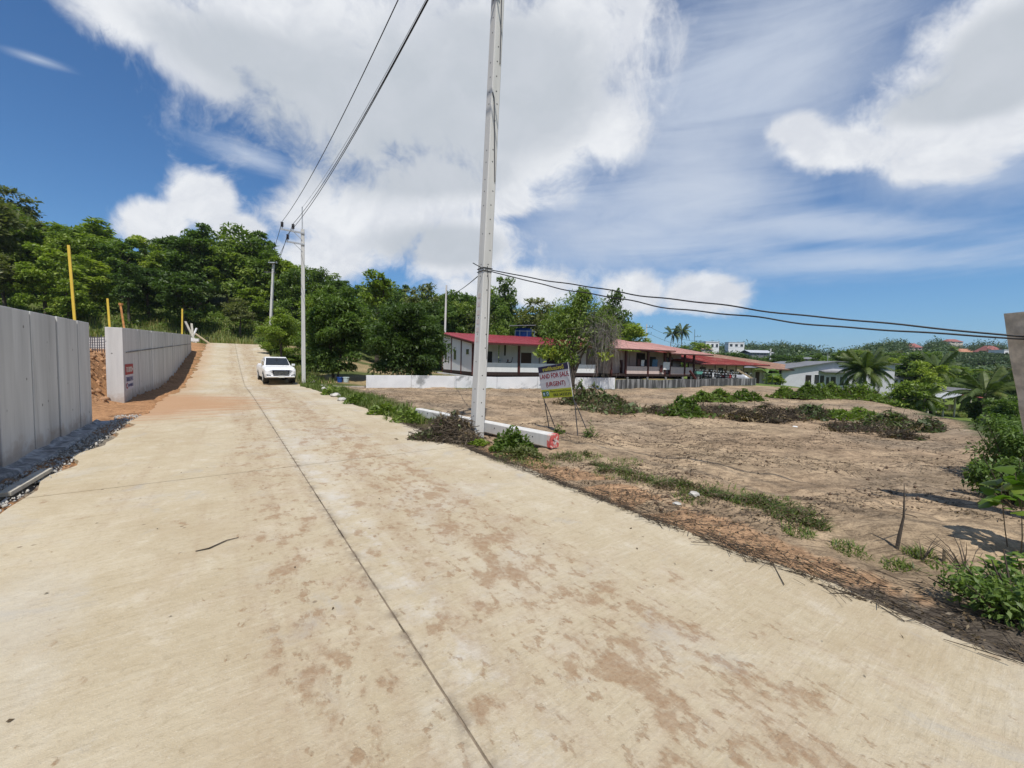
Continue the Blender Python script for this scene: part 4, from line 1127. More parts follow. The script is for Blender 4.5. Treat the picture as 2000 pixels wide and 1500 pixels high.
# ---- motorbikes and clutter in front of the rust-roofed house
def make_bike():
    r = thing('motorbike', 'x', 'motorbike', (0, 0, 0), 'motorbikes parked outside the rust roofed house')
    for y in (-.62, .62):
        w = MB().tube([(-.045, y, .29), (.045, y, .29)], .29, 16).build('wheel', 'rubber', r, world=False)
        MB().tube([(-.055, y, .29), (.055, y, .29)], .19, 12).build('rim', 'steel_pale', w, world=False)
    MB().loft([[(-.10, -.35, .40), (.10, -.35, .40), (.10, -.35, .60), (-.10, -.35, .60)], [(-.15, -.1, .30), (.15, -.1, .30), (.13, -.1, .52), (-.13, -.1, .52)], [(-.15, .35, .38), (.15, .35, .38), (.14, .35, .70), (-.14, .35, .70)], [(-.07, .92, .62), (.07, .92, .62), (.06, .92, .74), (-.06, .92, .74)]]).build('body', 'car_black', r, world=False, bevel=.03)
    MB().loft([[(-.17, -.52, .45), (.17, -.52, .45), (.13, -.45, .95), (-.13, -.45, .95)], [(-.17, -.42, .40), (.17, -.42, .40), (.13, -.36, .95), (-.13, -.36, .95)]]).build('leg_shield', 'car_black', r, world=False, bevel=.03)
    MB().loft([[(-.12, .0, .72), (.12, .0, .72), (.12, .0, .78), (-.12, .0, .78)], [(-.14, .35, .72), (.14, .35, .72), (.14, .35, .82), (-.14, .35, .82)], [(-.09, .8, .78), (.09, .8, .78), (.09, .8, .86), (-.09, .8, .86)]]).build('seat', 'rubber', r, world=False, bevel=.02)
    MB().tube([(0, -.62, .29), (0, -.50, .75), (0, -.44, 1.0)], .035, 6).build('fork', 'steel_dark', r, world=False)
    MB().tube([(-.34, -.30, 1.03), (-.10, -.42, 1.0), (.10, -.42, 1.0), (.34, -.30, 1.03)], .018, 6).build('handlebar', 'steel_dark', r, world=False)
    MB().box((0, -.52, .93), (.20, .10, .14)).build('headlight', 'lamp_glass', r, world=False, bevel=.03)
    for sx in (-1, 1):
        m = MB().tube([(sx * .26, -.36, 1.04), (sx * .32, -.38, 1.20)], .008, 4).build('mirror', 'car_black', r, world=False)
        MB().box((sx * .33, -.38, 1.24), (.11, .03, .08)).build('mirror_glass', 'lamp_glass', m, world=False)
    MB().box((0, -.62, .60), (.13, .5, .02)).build('mudguard', 'car_white', r, world=False)
    return r
def bikes():
    b0 = make_bike(); KIDS[b0.name] = kids(b0)
    for c in KIDS[b0.name]: KIDS[c.name] = kids(c)
    spec = [(1358, 'black', 'motorbike nearest the pink house porch, first of the parked row'), (1372, 'black', 'black motorbike behind the teal crate, second in the parked row'), (1386, 'white', 'motorbike with a white front shield, between black ones'),
            (1399, 'black', 'black motorbike before the cream window'), (1410, 'black', 'black motorbike parked right of the cream window'), (1421, 'red', 'motorbike with a red front shield in the middle of the row'),
            (1433, 'black', 'black motorbike before the last brown door of the rust roofed house'), (1446, 'white', 'white motorbike beside the pale covered one'), (1457, 'black', 'last motorbike at the right end of the parked row'),
            (1365, 'black', 'motorbike in the second row behind the teal basin'), (1380, 'black', 'motorbike in the second row, second from the pink house'), (1394, 'black', 'motorbike in the second row behind the white-shielded one'), (1405, 'black', 'motorbike in the second row under the cream window'), (1416, 'black', 'motorbike in the second row behind the red-shielded one'), (1428, 'white', 'white motorbike in the second row near the last brown door')]
    for i, (px, col, lab) in enumerate(spec):
        b = b0 if i == 0 else copy_tree(b0)
        v = ray(px, 740); k = (H0 - HG * ((2.0 if i < 9 else .6) + (i % 3) * .5)).dot(HG) / v.dot(HG); p = v * k
        b.location = (p.x, p.y, gz(p.x, p.y) - .02); b.rotation_euler = (0, 0, math.radians(25 + random.uniform(-25, 25)))
        b['label'] = lab
        for c in kids(b):
            if c.name.split('.')[0] in ('leg_shield', 'body') and col != 'black':
                if c.name.startswith('leg_shield') or col == 'red':
                    c.data = c.data.copy(); c.data.materials[0] = MAT['car_white' if col == 'white' else 'red_plastic']
    def put(px, py, g):
        v = ray(px, py); k = (H0 + HG * g).dot(HG) / v.dot(HG); p = v * k; return Vector((p.x, p.y, gz(p.x, p.y)))
    p = put(1364, 736, -3.2); t = thing('plastic_crate', 'teal plastic basin on a stand beside the parked motorbikes', 'basin', p)
    MB().loft([[(-.30, -.22, .75), (.30, -.22, .75), (.30, .22, .75), (-.30, .22, .75)], [(-.38, -.28, 1.05), (.38, -.28, 1.05), (.38, .28, 1.05), (-.38, .28, 1.05)]]).build('basin', 'teal_plastic', t, world=False)
    for sx in (-1, 1): MB().box((sx * .25, 0, .37), (.06, .4, .74)).build('leg', 'steel_dark', t, world=False)
    p = put(1449, 738, -3.0); t = thing('covered_bike', 'bulky motorbike under a pale grey cover at the end of the low wall', 'covered bike', p)
    me_b = MB(); rings = []
    for y, w, z in ((-.9, .12, .5), (-.7, .30, .95), (-.35, .36, 1.22), (.0, .30, 1.0), (.5, .28, .98), (.85, .16, .7)):
        rings.append([(-w, y, .08), (-w * 1.05, y, z * .6), (-w * .55, y, z), (w * .55, y, z), (w * 1.05, y, z * .6), (w, y, .08)])
    me_b.loft(rings); me_b.build('cover', 'roof_zinc', t, world=False, smooth=True)
    for y in (-.6, .6): MB().tube([(-.05, y, .27), (.05, y, .27)], .27, 12).build('wheel', 'rubber', t, world=False)
    t.rotation_euler = (0, 0, .7)
    p = put(1437, 741, -3.4); 
    a, b = P(1440, 722, p.y), P(1474, 742, p.y - 1); t = thing('timber_board', 'pale board leaning down to the right end of the black-streaked wall', 'board', a); MB().beam(a, b, .08, .22).build('board', 'timber', t)
    a, b = P(1347, 724, p.y - 2), P(1360, 742, p.y - 3); t = thing('timber_board', 'dark board leaning below the porch corner of the pink house', 'board', a); MB().beam(a, b, .1, .25).build('board', 'maroon_steel', t)
bikes()

# ================================================================== POLES AND WIRES
def insulator(parent, p, h=0.42):
    mb = MB(); n = 5; pts, rs = [], []
    for k in range(n):
        z = h * (.25 + .75 * k / n); pts += [p + Vector((0, 0, z)), p + Vector((0, 0, z + h * .05)), p + Vector((0, 0, z + h * .09))]; rs += [.055, .10, .055]
    mb.tube([p + Vector((0, 0, 0)), p + Vector((0, 0, h * .25))] + pts, [.02, .02] + rs, 8)
    return mb.build('insulator', 'porcelain', parent)
ND = Vector((NX, NY, 0)); RD = Vector((DX, DY, 0))
def power_pole(base, label, holes=True, arms=True, H=10.2, wa=.215, wb=.25, taper=.86, lean=0.0, reach=1.0):
    LX = Vector((lean, 0, 0))
    root = thing('power_pole', label, 'power pole', base, 'tall concrete power poles along the road')
    rings = []
    for z in (-1.0, 0, 3.4, 6.8, H):
        f = 1 - (1 - taper) * max(z, 0) / H; a, b = wa * f / 2, wb * f / 2; c = .018
        pts = [(a - c, -b), (a, -b + c), (a, b - c), (a - c, b), (-a + c, b), (-a, b - c), (-a, -b + c), (-a + c, -b)]
        rings.append([Vector(base) + LX * z + ND * x + RD * y + Vector((0, 0, z)) for x, y in pts])
    MB().loft(rings).build('shaft', 'concrete_pole', root)
    if holes:
        mb = MB(); r = random.Random(4)
        for k in range(34):
            z = .5 + k * .285 + r.choice((0, 0, .05)); f = 1 - (1 - taper) * z / H
            for ax, o, side in ((-RD, wb / 2, ND), (-ND, wa / 2, RD)):
                if r.random() < .72:
                    c = Vector(base) + LX * z + ax * (o * f + .001) + side * r.choice((-.012, 0.0, .03)) + Vector((0, 0, z))
                    mb.tube([c - ax * .01, c + ax * .001], .013, 8)
        tag(mb.build('bolt_hole', 'hole_black', root), kind='stuff')
    tips = []
    if arms:
        for z, L in ((H - .25, (1.15, .55)), (H - .95, (.85,))):
            L = tuple(l * reach for l in L); base_ = base; base = Vector(base) + LX * z; a = Vector(base) + ND * .1 + Vector((0, 0, z)); b = Vector(base) - ND * (max(L) + .08) + Vector((0, 0, z))
            arm = MB().beam(a - RD * .12, b - RD * .12, .07, .09).build('crossarm', 'steel_pale', root)
            MB().beam(Vector(base) - ND * .05 - RD * .12 + Vector((0, 0, z - .45)), Vector(base) - ND * .5 - RD * .12 + Vector((0, 0, z - .05)), .03, .03).build('brace', 'steel_pale', root)
            for l in L:
                p = Vector(base) - ND * l - RD * .12 + Vector((0, 0, z + .04)); insulator(root, p); tips.append(p + Vector((0, 0, .42)))
            base = base_
        base = Vector(base) + LX * H
        MB().beam(Vector(base) + RD * .11 + Vector((0, 0, H - .9)), Vector(base) + RD * .11 + Vector((0, 0, H + 1.45)), .06, .06, RD).build('spike', 'steel_pale', root)
    return root, tips
pb = at(931, 858); pb.z = 0.0
near_pole, near_tips = power_pole(pb, 'tall pale concrete power pole standing nearest, right of the road', lean=.030, reach=.92)
fb = P(593, 746, 25.8); fb.z = 0.03
far_pole, far_tips = power_pole(fb, 'concrete power pole with three dark insulators beside the parked pickup', holes=False, H=9.75)
def pole_extras():
    # a thin earth wire stapled down the shaft, cable lashings, faded painted marks
    b = Vector(pb); f = lambda z: 1 - .14 * z / 10.2
    q = lambda z, u: b - RD * (.125 * f(z) + .008) + ND * u + Vector((.03 * z, 0, z))
    MB().tube([q(3.60, -.02), q(3.3, .02), q(2.9, .03), q(2.2, .045), q(1.7, .075)], .006, 5).build('earth_wire', 'cable_black', near_pole)
    MB().tube([q(9.9, -.03), q(9.2, .0), q(8.6, .02), q(7.6, .05)], .012, 5).build('earth_wire', 'alu_wire', near_pole)
    MB().tube([q(7.0, -.09), q(6.9, -.05), q(6.2, .0), q(5.6, .04), q(5.3, .06)], .012, 5).build('earth_wire', 'alu_wire', near_pole)
    mb = MB()
    for z in (3.50, 3.56):
        c = b + Vector((.03 * z, 0, z)); a, d = .112 * f(z), .13 * f(z)
        mb.tube([c + ND * a - RD * d, c - ND * a - RD * d, c - ND * a + RD * d, c + ND * a + RD * d, c + ND * a - RD * d], .010, 5)
    mb.build('lashing', 'cable_black', near_pole)
    mb = MB(); r = random.Random(2)
    for z in (2.95, 2.78, 2.60, 2.42, 2.25, 2.05):
        c = b - ND * (.1075 * f(z) + .001) + Vector((.03 * z, 0, z))
        for k in range(3):
            u = -.05 + k * .04; mb.prism([c + RD * u, c + RD * (u + .012), c + RD * (u + .012) + Vector((0, 0, .10)), c + RD * u + Vector((0, 0, .10))], -ND * .002)
        mb.prism([c - RD * .05, c + RD * .045, c + RD * .045 + Vector((0, 0, .012)), c - RD * .05 + Vector((0, 0, .012))], -ND * .003)
    mb.build('faded_marking', 'faded_red', near_pole)
plain('faded_red', (.52, .40, .38), 0.85, 0.2, 20)
pole_extras()

def wire(p0, p1, sag, r, label, mat='cable_black', group=None, name='power_line', n=28, wave=0.0, seed=0):
    p0, p1 = Vector(p0), Vector(p1); rr = random.Random(seed); pts = []
    ph = rr.random() * 6
    for k in range(n + 1):
        f = k / n; p = p0.lerp(p1, f); p.z -= sag * 4 * f * (1 - f)
        p.z += wave * math.sin(f * 23 + ph) * math.sin(f * math.pi) + wave * .6 * math.sin(f * 51 + ph * 2) * math.sin(f * math.pi)
        pts.append(p)
    o = MB().tube(pts, r, 6).build(name, mat, smooth=True)
    return tag(o, label, 'power line' if name == 'power_line' else 'cable', group)
gL = 'high voltage wires between the two tall poles'
for i, (a, b, l) in enumerate(zip(far_tips, near_tips, ('leftmost high wire, ending on the outermost far insulator', 'high wire ending on the insulator nearest the far pole shaft', 'high wire ending on the lower single insulator of the far pole'))):
    wire(a, b, .55, .013, l, group=gL)
wire(Vector(fb) + RD * .11 + Vector((0, 0, 9.75 + 1.4)), Vector(pb) + Vector((.030 * 10.2, 0, 10.2 + 1.4)) + RD * .11, .5, .007, 'thin grey earth wire strung between the tops of the two tall poles', 'alu_wire')
# near pole wires go on past the viewer
for i, (a, l) in enumerate(zip(near_tips, ('outermost overhead wire running on from the near pole', 'inner overhead wire running on from the near pole', 'lower overhead wire running on from the near pole'))):
    wire(a, a - RD * 30 + Vector((0, 0, 0)), .5, .013, l, group='high wires past the near pole')
rear = P(527, 660, 52); rear.z = gz(rear.x, rear.y)
for i, (a, l) in enumerate(zip(far_tips, ('outermost wire dropping behind the far pole into the trees', 'middle wire dropping behind the far pole into the trees', 'lower wire dropping behind the far pole into the trees'))):
    wire(a, rear + Vector((-.6 + .5 * i, 0, 9.6)), .5, .016, l, group='high wires beyond the far pole')

def slim_pole(px, pyb, pyt, depth, label, w=.22, arms=(), mat='concrete_pole', base_drop=3.0, lean=0.0):
    a = P(px, pyb, depth); t = P(px + lean, pyt, depth); a.z -= base_drop
    root = thing('utility_pole', label, 'utility pole', a)
    mb = MB(); ws = (w, w * .7)
    mb.loft([[p + Vector((x * k / 2, y * k / 2, 0)) for x, y in ((-1, -1), (1, -1), (1, 1), (-1, 1))] for p, k in ((a, ws[0]), (t, ws[1]))]); mb.build('shaft', mat, root)
    for z, L, side in arms:
        p = t + Vector((0, -.12, z)); MB().beam(p, p + Vector((L * side, -L * .3, 0)), .10, .12).build('crossarm', 'steel_dark', root)
        for f in (.5, 1.0): insulator(root, p + Vector((L * side * f, -L * .3 * f, .05)), .55)
    return root, t
r1, t1 = slim_pole(527, 618, 516, 52, 'pale pole with a street lamp arm rising from the trees behind the pickup', .30, lean=7)
MB().tube([t1 + Vector((0, 0, -.1)), t1 + Vector((.3, -.3, .12)), t1 + Vector((.9, -.8, .10))], .06, 6).build('lamp_arm', 'steel_pale', r1); MB().box(t1 + Vector((.1, -.3, .12)), (1.0, .3, .12)).build('lamp_head', 'steel_pale', r1)
MB().beam(t1 + Vector((-1.2, 0, -1.0)), t1 + Vector((.3, 0, -1.1)), .12, .14).build('crossarm', 'steel_dark', r1)
r2, t2 = slim_pole(868, 648, 557, 50, 'slim pale pole rising behind the left corner of the red roof', .26, lean=4, base_drop=6)
slim_pole(1262, 672, 633, 120, 'far power pole with dark bracket arms above the pink roof', .34, ((-1.0, 1.6, 1), (-3.0, 1.3, 1)), base_drop=8, lean=1)
slim_pole(1357, 676, 643, 150, 'far power pole with two bracket arms behind the rust red roof', .16, ((-2.8, 2.0, 1), (-5.2, 1.6, 1)), 'alu_wire', base_drop=10)
slim_pole(1504, 722, 681, 95, 'white pole with a short cross arm behind the brown roof', .36, ((-.8, .8, 1),), base_drop=5, lean=1)
slim_pole(1617, 708, 690, 85, 'thin mast above the roof of the white gabled house', .10, base_drop=3, mat='steel_pale')

# weathered leaning post at the right edge, and the two telephone cables tied to it
po = at(2003, 960); 
def right_post():
    a = Vector((5.72, 4.2, -.4)); t = Vector((5.40, 4.2, 0)); t.z = P(1990, 611, 4.2).z
    t = P(2000, 611, 4.2); a = P(2075, 1060, 4.2)
    root = thing('concrete_post', 'rough weathered concrete post leaning at the right edge, holding cables', 'post', (a.x, a.y, 0))
    rings = []; r = random.Random(5)
    for k in range(13):
        f = k / 12; p = a.lerp(t, f)
        w = .105
        rings.append([p + Vector((x * (w + r.uniform(-.006, .006)), y * (w + r.uniform(-.006, .006)), 0)) for x, y in ((-.85, -1), (.85, -1), (1, -.85), (1, .85), (.85, 1), (-.85, 1), (-1, .85), (-1, -.85))])
    MB().loft(rings).build('shaft', 'concrete_post', root)
    return a.lerp(t, .83)
rp = right_post()
na = Vector(pb) + Vector((.105, 0, 3.53)) - RD * .13
wire(na + ND * .09, P(1992, 660, 4.15) + Vector((0, -.1, 0)), .10, .011, 'upper of the two black cables from the near pole to the right post', name='telephone_cable', group='cables to the right post', wave=.012, seed=1, n=60)
wire(na + ND * .09 + Vector((0, 0, -.03)), P(1992, 664, 4.15) + Vector((0, -.1, 0)), .20, .011, 'lower of the two black cables from the near pole to the right post', name='telephone_cable', group='cables to the right post', wave=.016, seed=2, n=60)
wire(na - ND * .05, t2 + Vector((0, 0, -.6)), .45, .012, 'black cable from the near pole back to the slim pole', name='telephone_cable')
MB_t = MB().tube([na - ND * .12, na - ND * .22 + Vector((0, 0, .03)), na - ND * .36 + Vector((0, 0, .075))], .009, 5).build('cable_end', 'cable_black', near_pole)
# far wires
a, b = P(1262, 640, 120), P(1357, 652, 150)
for k in range(2): wire(a + Vector((1.5, 0, -k * 2.0)), b + Vector((1.5, 0, -2.6 - k * 2.2)), 1.0, .035, ('upper', 'lower')[k] + ' thin far wire between the two bracketed power poles', group='far wires above the roofs', n=12)
for k in range(2): wire(b + Vector((1.9, 0, -2.4 - k * 2)), P(1480, 668 + k * 4, 210), 1.5, .04, ('upper', 'lower')[k] + ' thin far wire falling right from the second bracketed pole', group='far wires right of the bracketed poles', n=12)

# fallen concrete pole
def fallen_pole():
    a = at(1083, 877); b = at(838, 818); a.z = gz(a.x, a.y); b.z = gz(b.x, b.y)
    e = (b - a).normalized(); far = a + e * 5.6; w = .25
    root = thing('fallen_pole', 'pale concrete pole lying on the ground with a red painted end', 'concrete pole', a)
    sd_ = Vector((e.y, -e.x, 0)); 
    if sd_.y > 0: sd_ = -sd_
    A = a + Vector((0, 0, .155)); Bq = far + Vector((0, 0, .13))
    def ring(p, hw, hh, c=.02): 
        return [p + sd_ * x + Vector((0, 0, z)) for x, z in ((-hw + c, -hh), (hw - c, -hh), (hw, -hh + c), (hw, hh - c), (hw - c, hh), (-hw + c, hh), (-hw, hh - c), (-hw, -hh + c))]
    MB().loft([ring(A + e * .10, .115, .132), ring(Bq, .10, .11)]).build('shaft', 'concrete_pole', root)
    MB().loft([ring(A, .115, .132), ring(A + e * .098, .115, .132)]).build('painted_end', 'red_paint', root)
    n = -e; c = A + n * .004
    for k, (u, v, l, ang) in enumerate(((0, 0, .12, 1.3), (.02, .01, .10, .4), (-.02, -.02, .09, 2.2), (.03, -.04, .07, 1.0))):
        d = sd_ * math.cos(ang) + Vector((0, 0, math.sin(ang))); p = c + sd_ * u + Vector((0, 0, v))
        MB().beam(p - d * l / 2, p + d * l / 2, .012, .004, n).build('scribble', ('concrete_pole', 'sign_ink', 'concrete_pole', 'concrete_pole')[k], root)
    mb = MB()
    for k in range(8):
        p = A + e * (.5 + k * .62) + sd_ * .1125 + Vector((0, 0, .02)); mb.tube([p - sd_ * .02, p + sd_ * .004], .014, 8)
    tag(mb.build('bolt_hole', 'hole_black', root), kind='stuff')
    return root
fallen_pole()

# ================================================================== LAND FOR SALE sign
def text_mesh(body, w, h, bold=0.0, squeeze=True):
    cu = bpy.data.curves.new('t', 'FONT'); cu.body = body; cu.size = 1; cu.offset = bold; cu.extrude = 0.0; cu.resolution_u = 3
    ob = bpy.data.objects.new('t', cu); C.objects.link(ob)
    dg = bpy.context.evaluated_depsgraph_get(); dg.update()
    me = bpy.data.meshes.new_from_object(ob.evaluated_get(dg)); bpy.data.objects.remove(ob); bpy.data.curves.remove(cu)
    n = len(me.vertices); co = np.empty(n * 3); me.vertices.foreach_get('co', co); co = co.reshape(-1, 3)
    lo, hi = co.min(0), co.max(0); co = co - (lo + hi) / 2; s = np.array([w / (hi[0] - lo[0]), h / (hi[1] - lo[1])]) 
    co[:, 0] *= s[0]; co[:, 1] *= s[1]
    me.vertices.foreach_set('co', co.ravel()); me.update(); return me
def sale_sign():
    a = at(1075, 838); b = at(1129, 851)
    d0, d1 = a.y, b.y
    TL, TR = P(1050.5, 717, d0), P(1110.5, 708, d1); BL, BR = P(1060, 779, d0), P(1117, 774, d1)
    o = (BL + BR) / 2; o.z = 0
    root = thing('sale_sign', 'LAND FOR SALE (URGENT) sign board on thin metal legs in the cleared field', 'sign', (o.x, o.y, 0))
    ex = ((TR - TL) + (BR - BL)).normalized(); ey = ((TL - BL) + (TR - BR)); ey = (ey - ex * ey.dot(ex)).normalized(); ez = ex.cross(ey)
    W = ((TR - TL).length + (BR - BL).length) / 2; Hh = ((TL - BL).length + (TR - BR).length) / 2; c = (TL + TR + BL + BR) / 4
    M = Matrix((ex, ey, ez)).transposed()
    loc = c - root.location
    def rect(name, x0, x1, y0, y1, z0, z1, mat, par=root):
        mb = MB().box(((x0 + x1) / 2, (y0 + y1) / 2, (z0 + z1) / 2), (x1 - x0, y1 - y0, z1 - z0)); mb.v = [tuple(M @ Vector(v) + loc) for v in mb.v]
        return mb.build(name, mat, par, world=False)
    X0, X1, Y0, Y1 = -W / 2, W / 2, -Hh / 2, Hh / 2
    rect('board', X0, X1, Y0, Y1, -.012, 0, 'sign_white')
    yb = Y1 - Hh * .185; yg = Y0 + Hh * .27
    rect('top_band', X0 + .002, X1 - .002, yb, Y1 - .002, .001, .004, 'sign_navy'); rect('bottom_band', X0 + .002, X1 - .002, Y0 + .002, yg, .001, .004, 'sign_lime')
    def text(body, cx, cy, w, h, mat, bold=.0, z=.006, name='lettering'):
        me = text_mesh(body, w, h, bold); me.transform(Matrix.Translation((cx, cy, z))); me.transform(Matrix.Translation(loc) @ M.to_4x4()); me.materials.clear(); me.materials.append(MAT[mat])
        ob = link_mesh(name, me, root); return ob
    text('ขายที่ดินแปลงนี้', 0.01, (yb + Y1) / 2, W * .70, Hh * .125, 'sign_yellow', .012)
    mid = (yb + yg) / 2; hh = yb - yg
    text('LAND FOR SALE', 0, mid + hh * .26, W * .95, hh * .27, 'sign_red', .022, .003)
    text('(URGENT)', .02, mid - hh * .24, W * .64, hh * .33, 'sign_red', .022, .003)
    text('Please Contact K.Sunee', W * .14, Y0 + Hh * .205, W * .66, Hh * .062, 'sign_ink', .012)
    text('063-3433539', W * .18, Y0 + Hh * .092, W * .56, Hh * .095, 'sign_ink', .022)
    rect('logo_square', X0 + W * .03, X0 + W * .14, Y0 + Hh * .06, Y0 + Hh * .22, .005, .007, 'sign_teal'); rect('logo_square', X0 + W * .055, X0 + W * .11, Y0 + Hh * .115, Y0 + Hh * .18, .0075, .009, 'sign_pale'); rect('logo_square', X0 + W * .05, X0 + W * .12, Y0 + Hh * .085, Y0 + Hh * .10, .0075, .009, 'sign_pale')
    rect('logo_pin', X0 + W * .155, X0 + W * .26, Y0 + Hh * .06, Y0 + Hh * .22, .005, .007, 'sign_green')
    cx, cy = X0 + W * .2075, Y0 + Hh * .15
    pts = [(cx + .040 * math.cos(k), cy + .040 * math.sin(k), .008) for k in np.linspace(-.6, math.pi + .6, 14)] + [(cx, cy - .068, .008)]
    mb = MB().prism(pts, (0, 0, .002)); mb.v = [tuple(M @ Vector(v) + loc) for v in mb.v]; mb.build('logo_pin', 'sign_pale', root, world=False)
    pts = [(cx + .018 * math.cos(k), cy + .018 * math.sin(k), .0105) for k in np.linspace(0, 2 * math.pi, 11)[:-1]]
    mb = MB().prism(pts, (0, 0, .002)); mb.v = [tuple(M @ Vector(v) + loc) for v in mb.v]; mb.build('logo_pin', 'sign_green', root, world=False)
    # peeling corner strips at the right
    for (x, y, ang, l) in ((X1 - .05, mid + .02, 2.1, .13), (X1 - .04, mid - .12, .9, .13), (X1 - .02, mid + .12, 2.5, .10)):
        mb = MB().box((0, 0, 0), (l, .012, .002), Matrix.Rotation(ang, 3, 'Z')); mb.v = [tuple(M @ (Vector(v) + Vector((x, y, .005))) + loc) for v in mb.v]; mb.build('peeling_tape', 'white_scrap', root, world=False)
    # legs: a bar behind each side of the board, and a strut
    for (top, foot_px, strut_px, dd) in ((TL, (1073, 836), (1087, 838), d0), (TR, (1129, 851), (1153, 852), d1)):
        bt = BL if top is TL else BR
        off = -ez * .028; foot = at(*foot_px); st = at(*strut_px)
        k = P(1063 if top is TL else 1121, 790, dd) if top is TL else P(1121, 789, dd)
        MB().tube([top + off + ex * (.012 if top is TL else -.012) , bt + off + ex * (.012 if top is TL else -.004), k + off, foot - Vector((0, 0, .05))], .0115, 6).build('leg', 'steel_dark', root)
        MB().tube([k + off * 1.6 + Vector((0, 0, .02)), st - Vector((0, 0, .05))], .0105, 6).build('strut', 'steel_dark', root)
    for y in (Y1 - .02, 0.0, Y0 + .02): 
        mb = MB().box((0, y, -.022), (W, .02, .018)); mb.v = [tuple(M @ Vector(v) + loc) for v in mb.v]; mb.build('back_bar', 'steel_dark', root, world=False)
sale_sign()

# ================================================================== PICKUP
def pickup():
    p = Vector((*sn(30.6, 2.62), 0))
    root = thing('pickup_truck', 'white double cab pickup parked facing us at the right of the road', 'pickup truck', (p.x, p.y, float(road_z(30.6)) + .005), None, 0)
    root.scale = (.93, .93, .93)
    root.rotation_euler = (0, 0, math.atan2(-DX, DY) + math.radians(2))      # its tail points along the road
    def ring(y, prof): return [(-x, y, z) for x, z in prof] + [(x, y, z) for x, z in prof[::-1]]
    L = lambda y, wb, zb, wm, zm, wt, zt_: ring(y, [(wb, zb), (wm, (zb + zm) / 2), (wm, zm), (wt, zt_)])
    body = MB().loft([L(-2.60, .66, .44, .74, .80, .66, .90), L(-2.52, .82, .38, .88, .86, .78, 1.00), L(-2.25, .88, .36, .925, .92, .84, 1.06), L(-1.30, .90, .36, .935, .98, .86, 1.13),
                      L(-1.0, .90, .36, .935, .98, .87, 1.16), L(1.0, .90, .38, .935, 1.0, .88, 1.12), L(1.05, .90, .40, .935, 1.05, .90, 1.15), L(2.55, .90, .46, .93, 1.05, .90, 1.15), L(2.62, .84, .50, .88, 1.0, .86, 1.12)])
    body.build('body', 'car_white', root, world=False, smooth=False, bevel=.03)
    MB().loft([L(-1.12, .80, 1.10, .80, 1.13, .79, 1.15), L(-.35, .80, 1.12, .76, 1.45, .63, 1.70), L(-.05, .80, 1.12, .75, 1.50, .63, 1.755), L(.75, .80, 1.12, .75, 1.50, .63, 1.74), L(1.02, .80, 1.12, .78, 1.40, .66, 1.62)]).build('cabin', 'car_white', root, world=False, bevel=.02)
    MB().prism([(-.72, -1.085, 1.19), (.72, -1.085, 1.19), (.62, -.42, 1.66), (-.62, -.42, 1.66)], (0, -.02, .022)).build('windscreen', 'glass_dark', root, world=False)
    MB().prism([(-.04, -.75, 1.445), (.04, -.75, 1.445), (.04, -.45, 1.66), (-.04, -.45, 1.66)], (0, -.02, .024)).build('sensor_box', 'car_black', root, world=False)
    for s in (-1, 1):
        for y0, y1, ya, yb in ((-.85, -.05, -.35, -.05), (.03, .85, .03, .75)):
            MB().prism([(s * .80, y0, 1.18), (s * .80, y1, 1.18), (s * .69, yb, 1.62), (s * .69, ya, 1.62)], (s * .015, 0, .005)).build('side_window', 'glass_dark', root, world=False)
        m = MB().box((s * 1.02, -.70, 1.20), (.22, .12, .17)).build('wing_mirror', 'car_white', root, world=False, bevel=.03)
        MB().box((s * .90, -.70, 1.13), (.12, .05, .04)).build('mirror_arm', 'car_black', m, world=False)
        MB().prism([(s * .50, -2.64, .80), (s * .82, -2.52, .83), (s * .84, -2.45, .92), (s * .52, -2.60, .90)], (0, -.03, .01)).build('headlight', 'lamp_glass', root, world=False)
        MB().prism([(s * .56, -2.66, .50), (s * .80, -2.57, .50), (s * .83, -2.55, .60), (s * .62, -2.65, .57)], (0, -.02, 0)).build('fog_lamp', 'car_black', root, world=False)
        for y in (-1.68, 1.45):
            w = MB().tube([(s * .70, y, .37), (s * .945, y, .37)], .37, 20).build('wheel', 'rubber', root, world=False)
            MB().tube([(s * .93, y, .37), (s * .955, y, .37)], .23, 12).build('rim', 'steel_pale', w, world=False)
            MB().tube([(s * .60, y, .40), (s * .938, y, .40)], .43, 20).build('wheel_arch', 'car_black', root, world=False)
    g = MB().prism([(-.47, -2.655, .62), (.47, -2.655, .62), (.50, -2.60, .86), (-.50, -2.60, .86)], (0, -.02, 0)).build('grille', 'car_black', root, world=False)
    MB().prism([(-.50, -2.67, .87), (.50, -2.67, .87), (.52, -2.62, .90), (-.52, -2.62, .90)], (0, -.02, .01)).build('grille_bar', 'chrome', g, world=False)
    for z in (.69, .77): MB().box((0, -2.672, z), (.84, .02, .025)).build('grille_bar', 'chrome', g, world=False)
    MB().box((0, -2.60, .46), (1.62, .16, .11)).build('bumper', 'car_white', root, world=False, bevel=.04)
    MB().box((0, -2.655, .55), (.9, .05, .04)).build('lower_grille', 'car_black', root, world=False)
    MB().box((0.02, -2.69, .46), (.34, .02, .13)).build('licence_plate', 'plate_white', root, world=False)
    MB().box((0, 1.85, 1.13), (1.66, 1.3, .03)).build('bed_cover', 'car_black', root, world=False)
pickup()
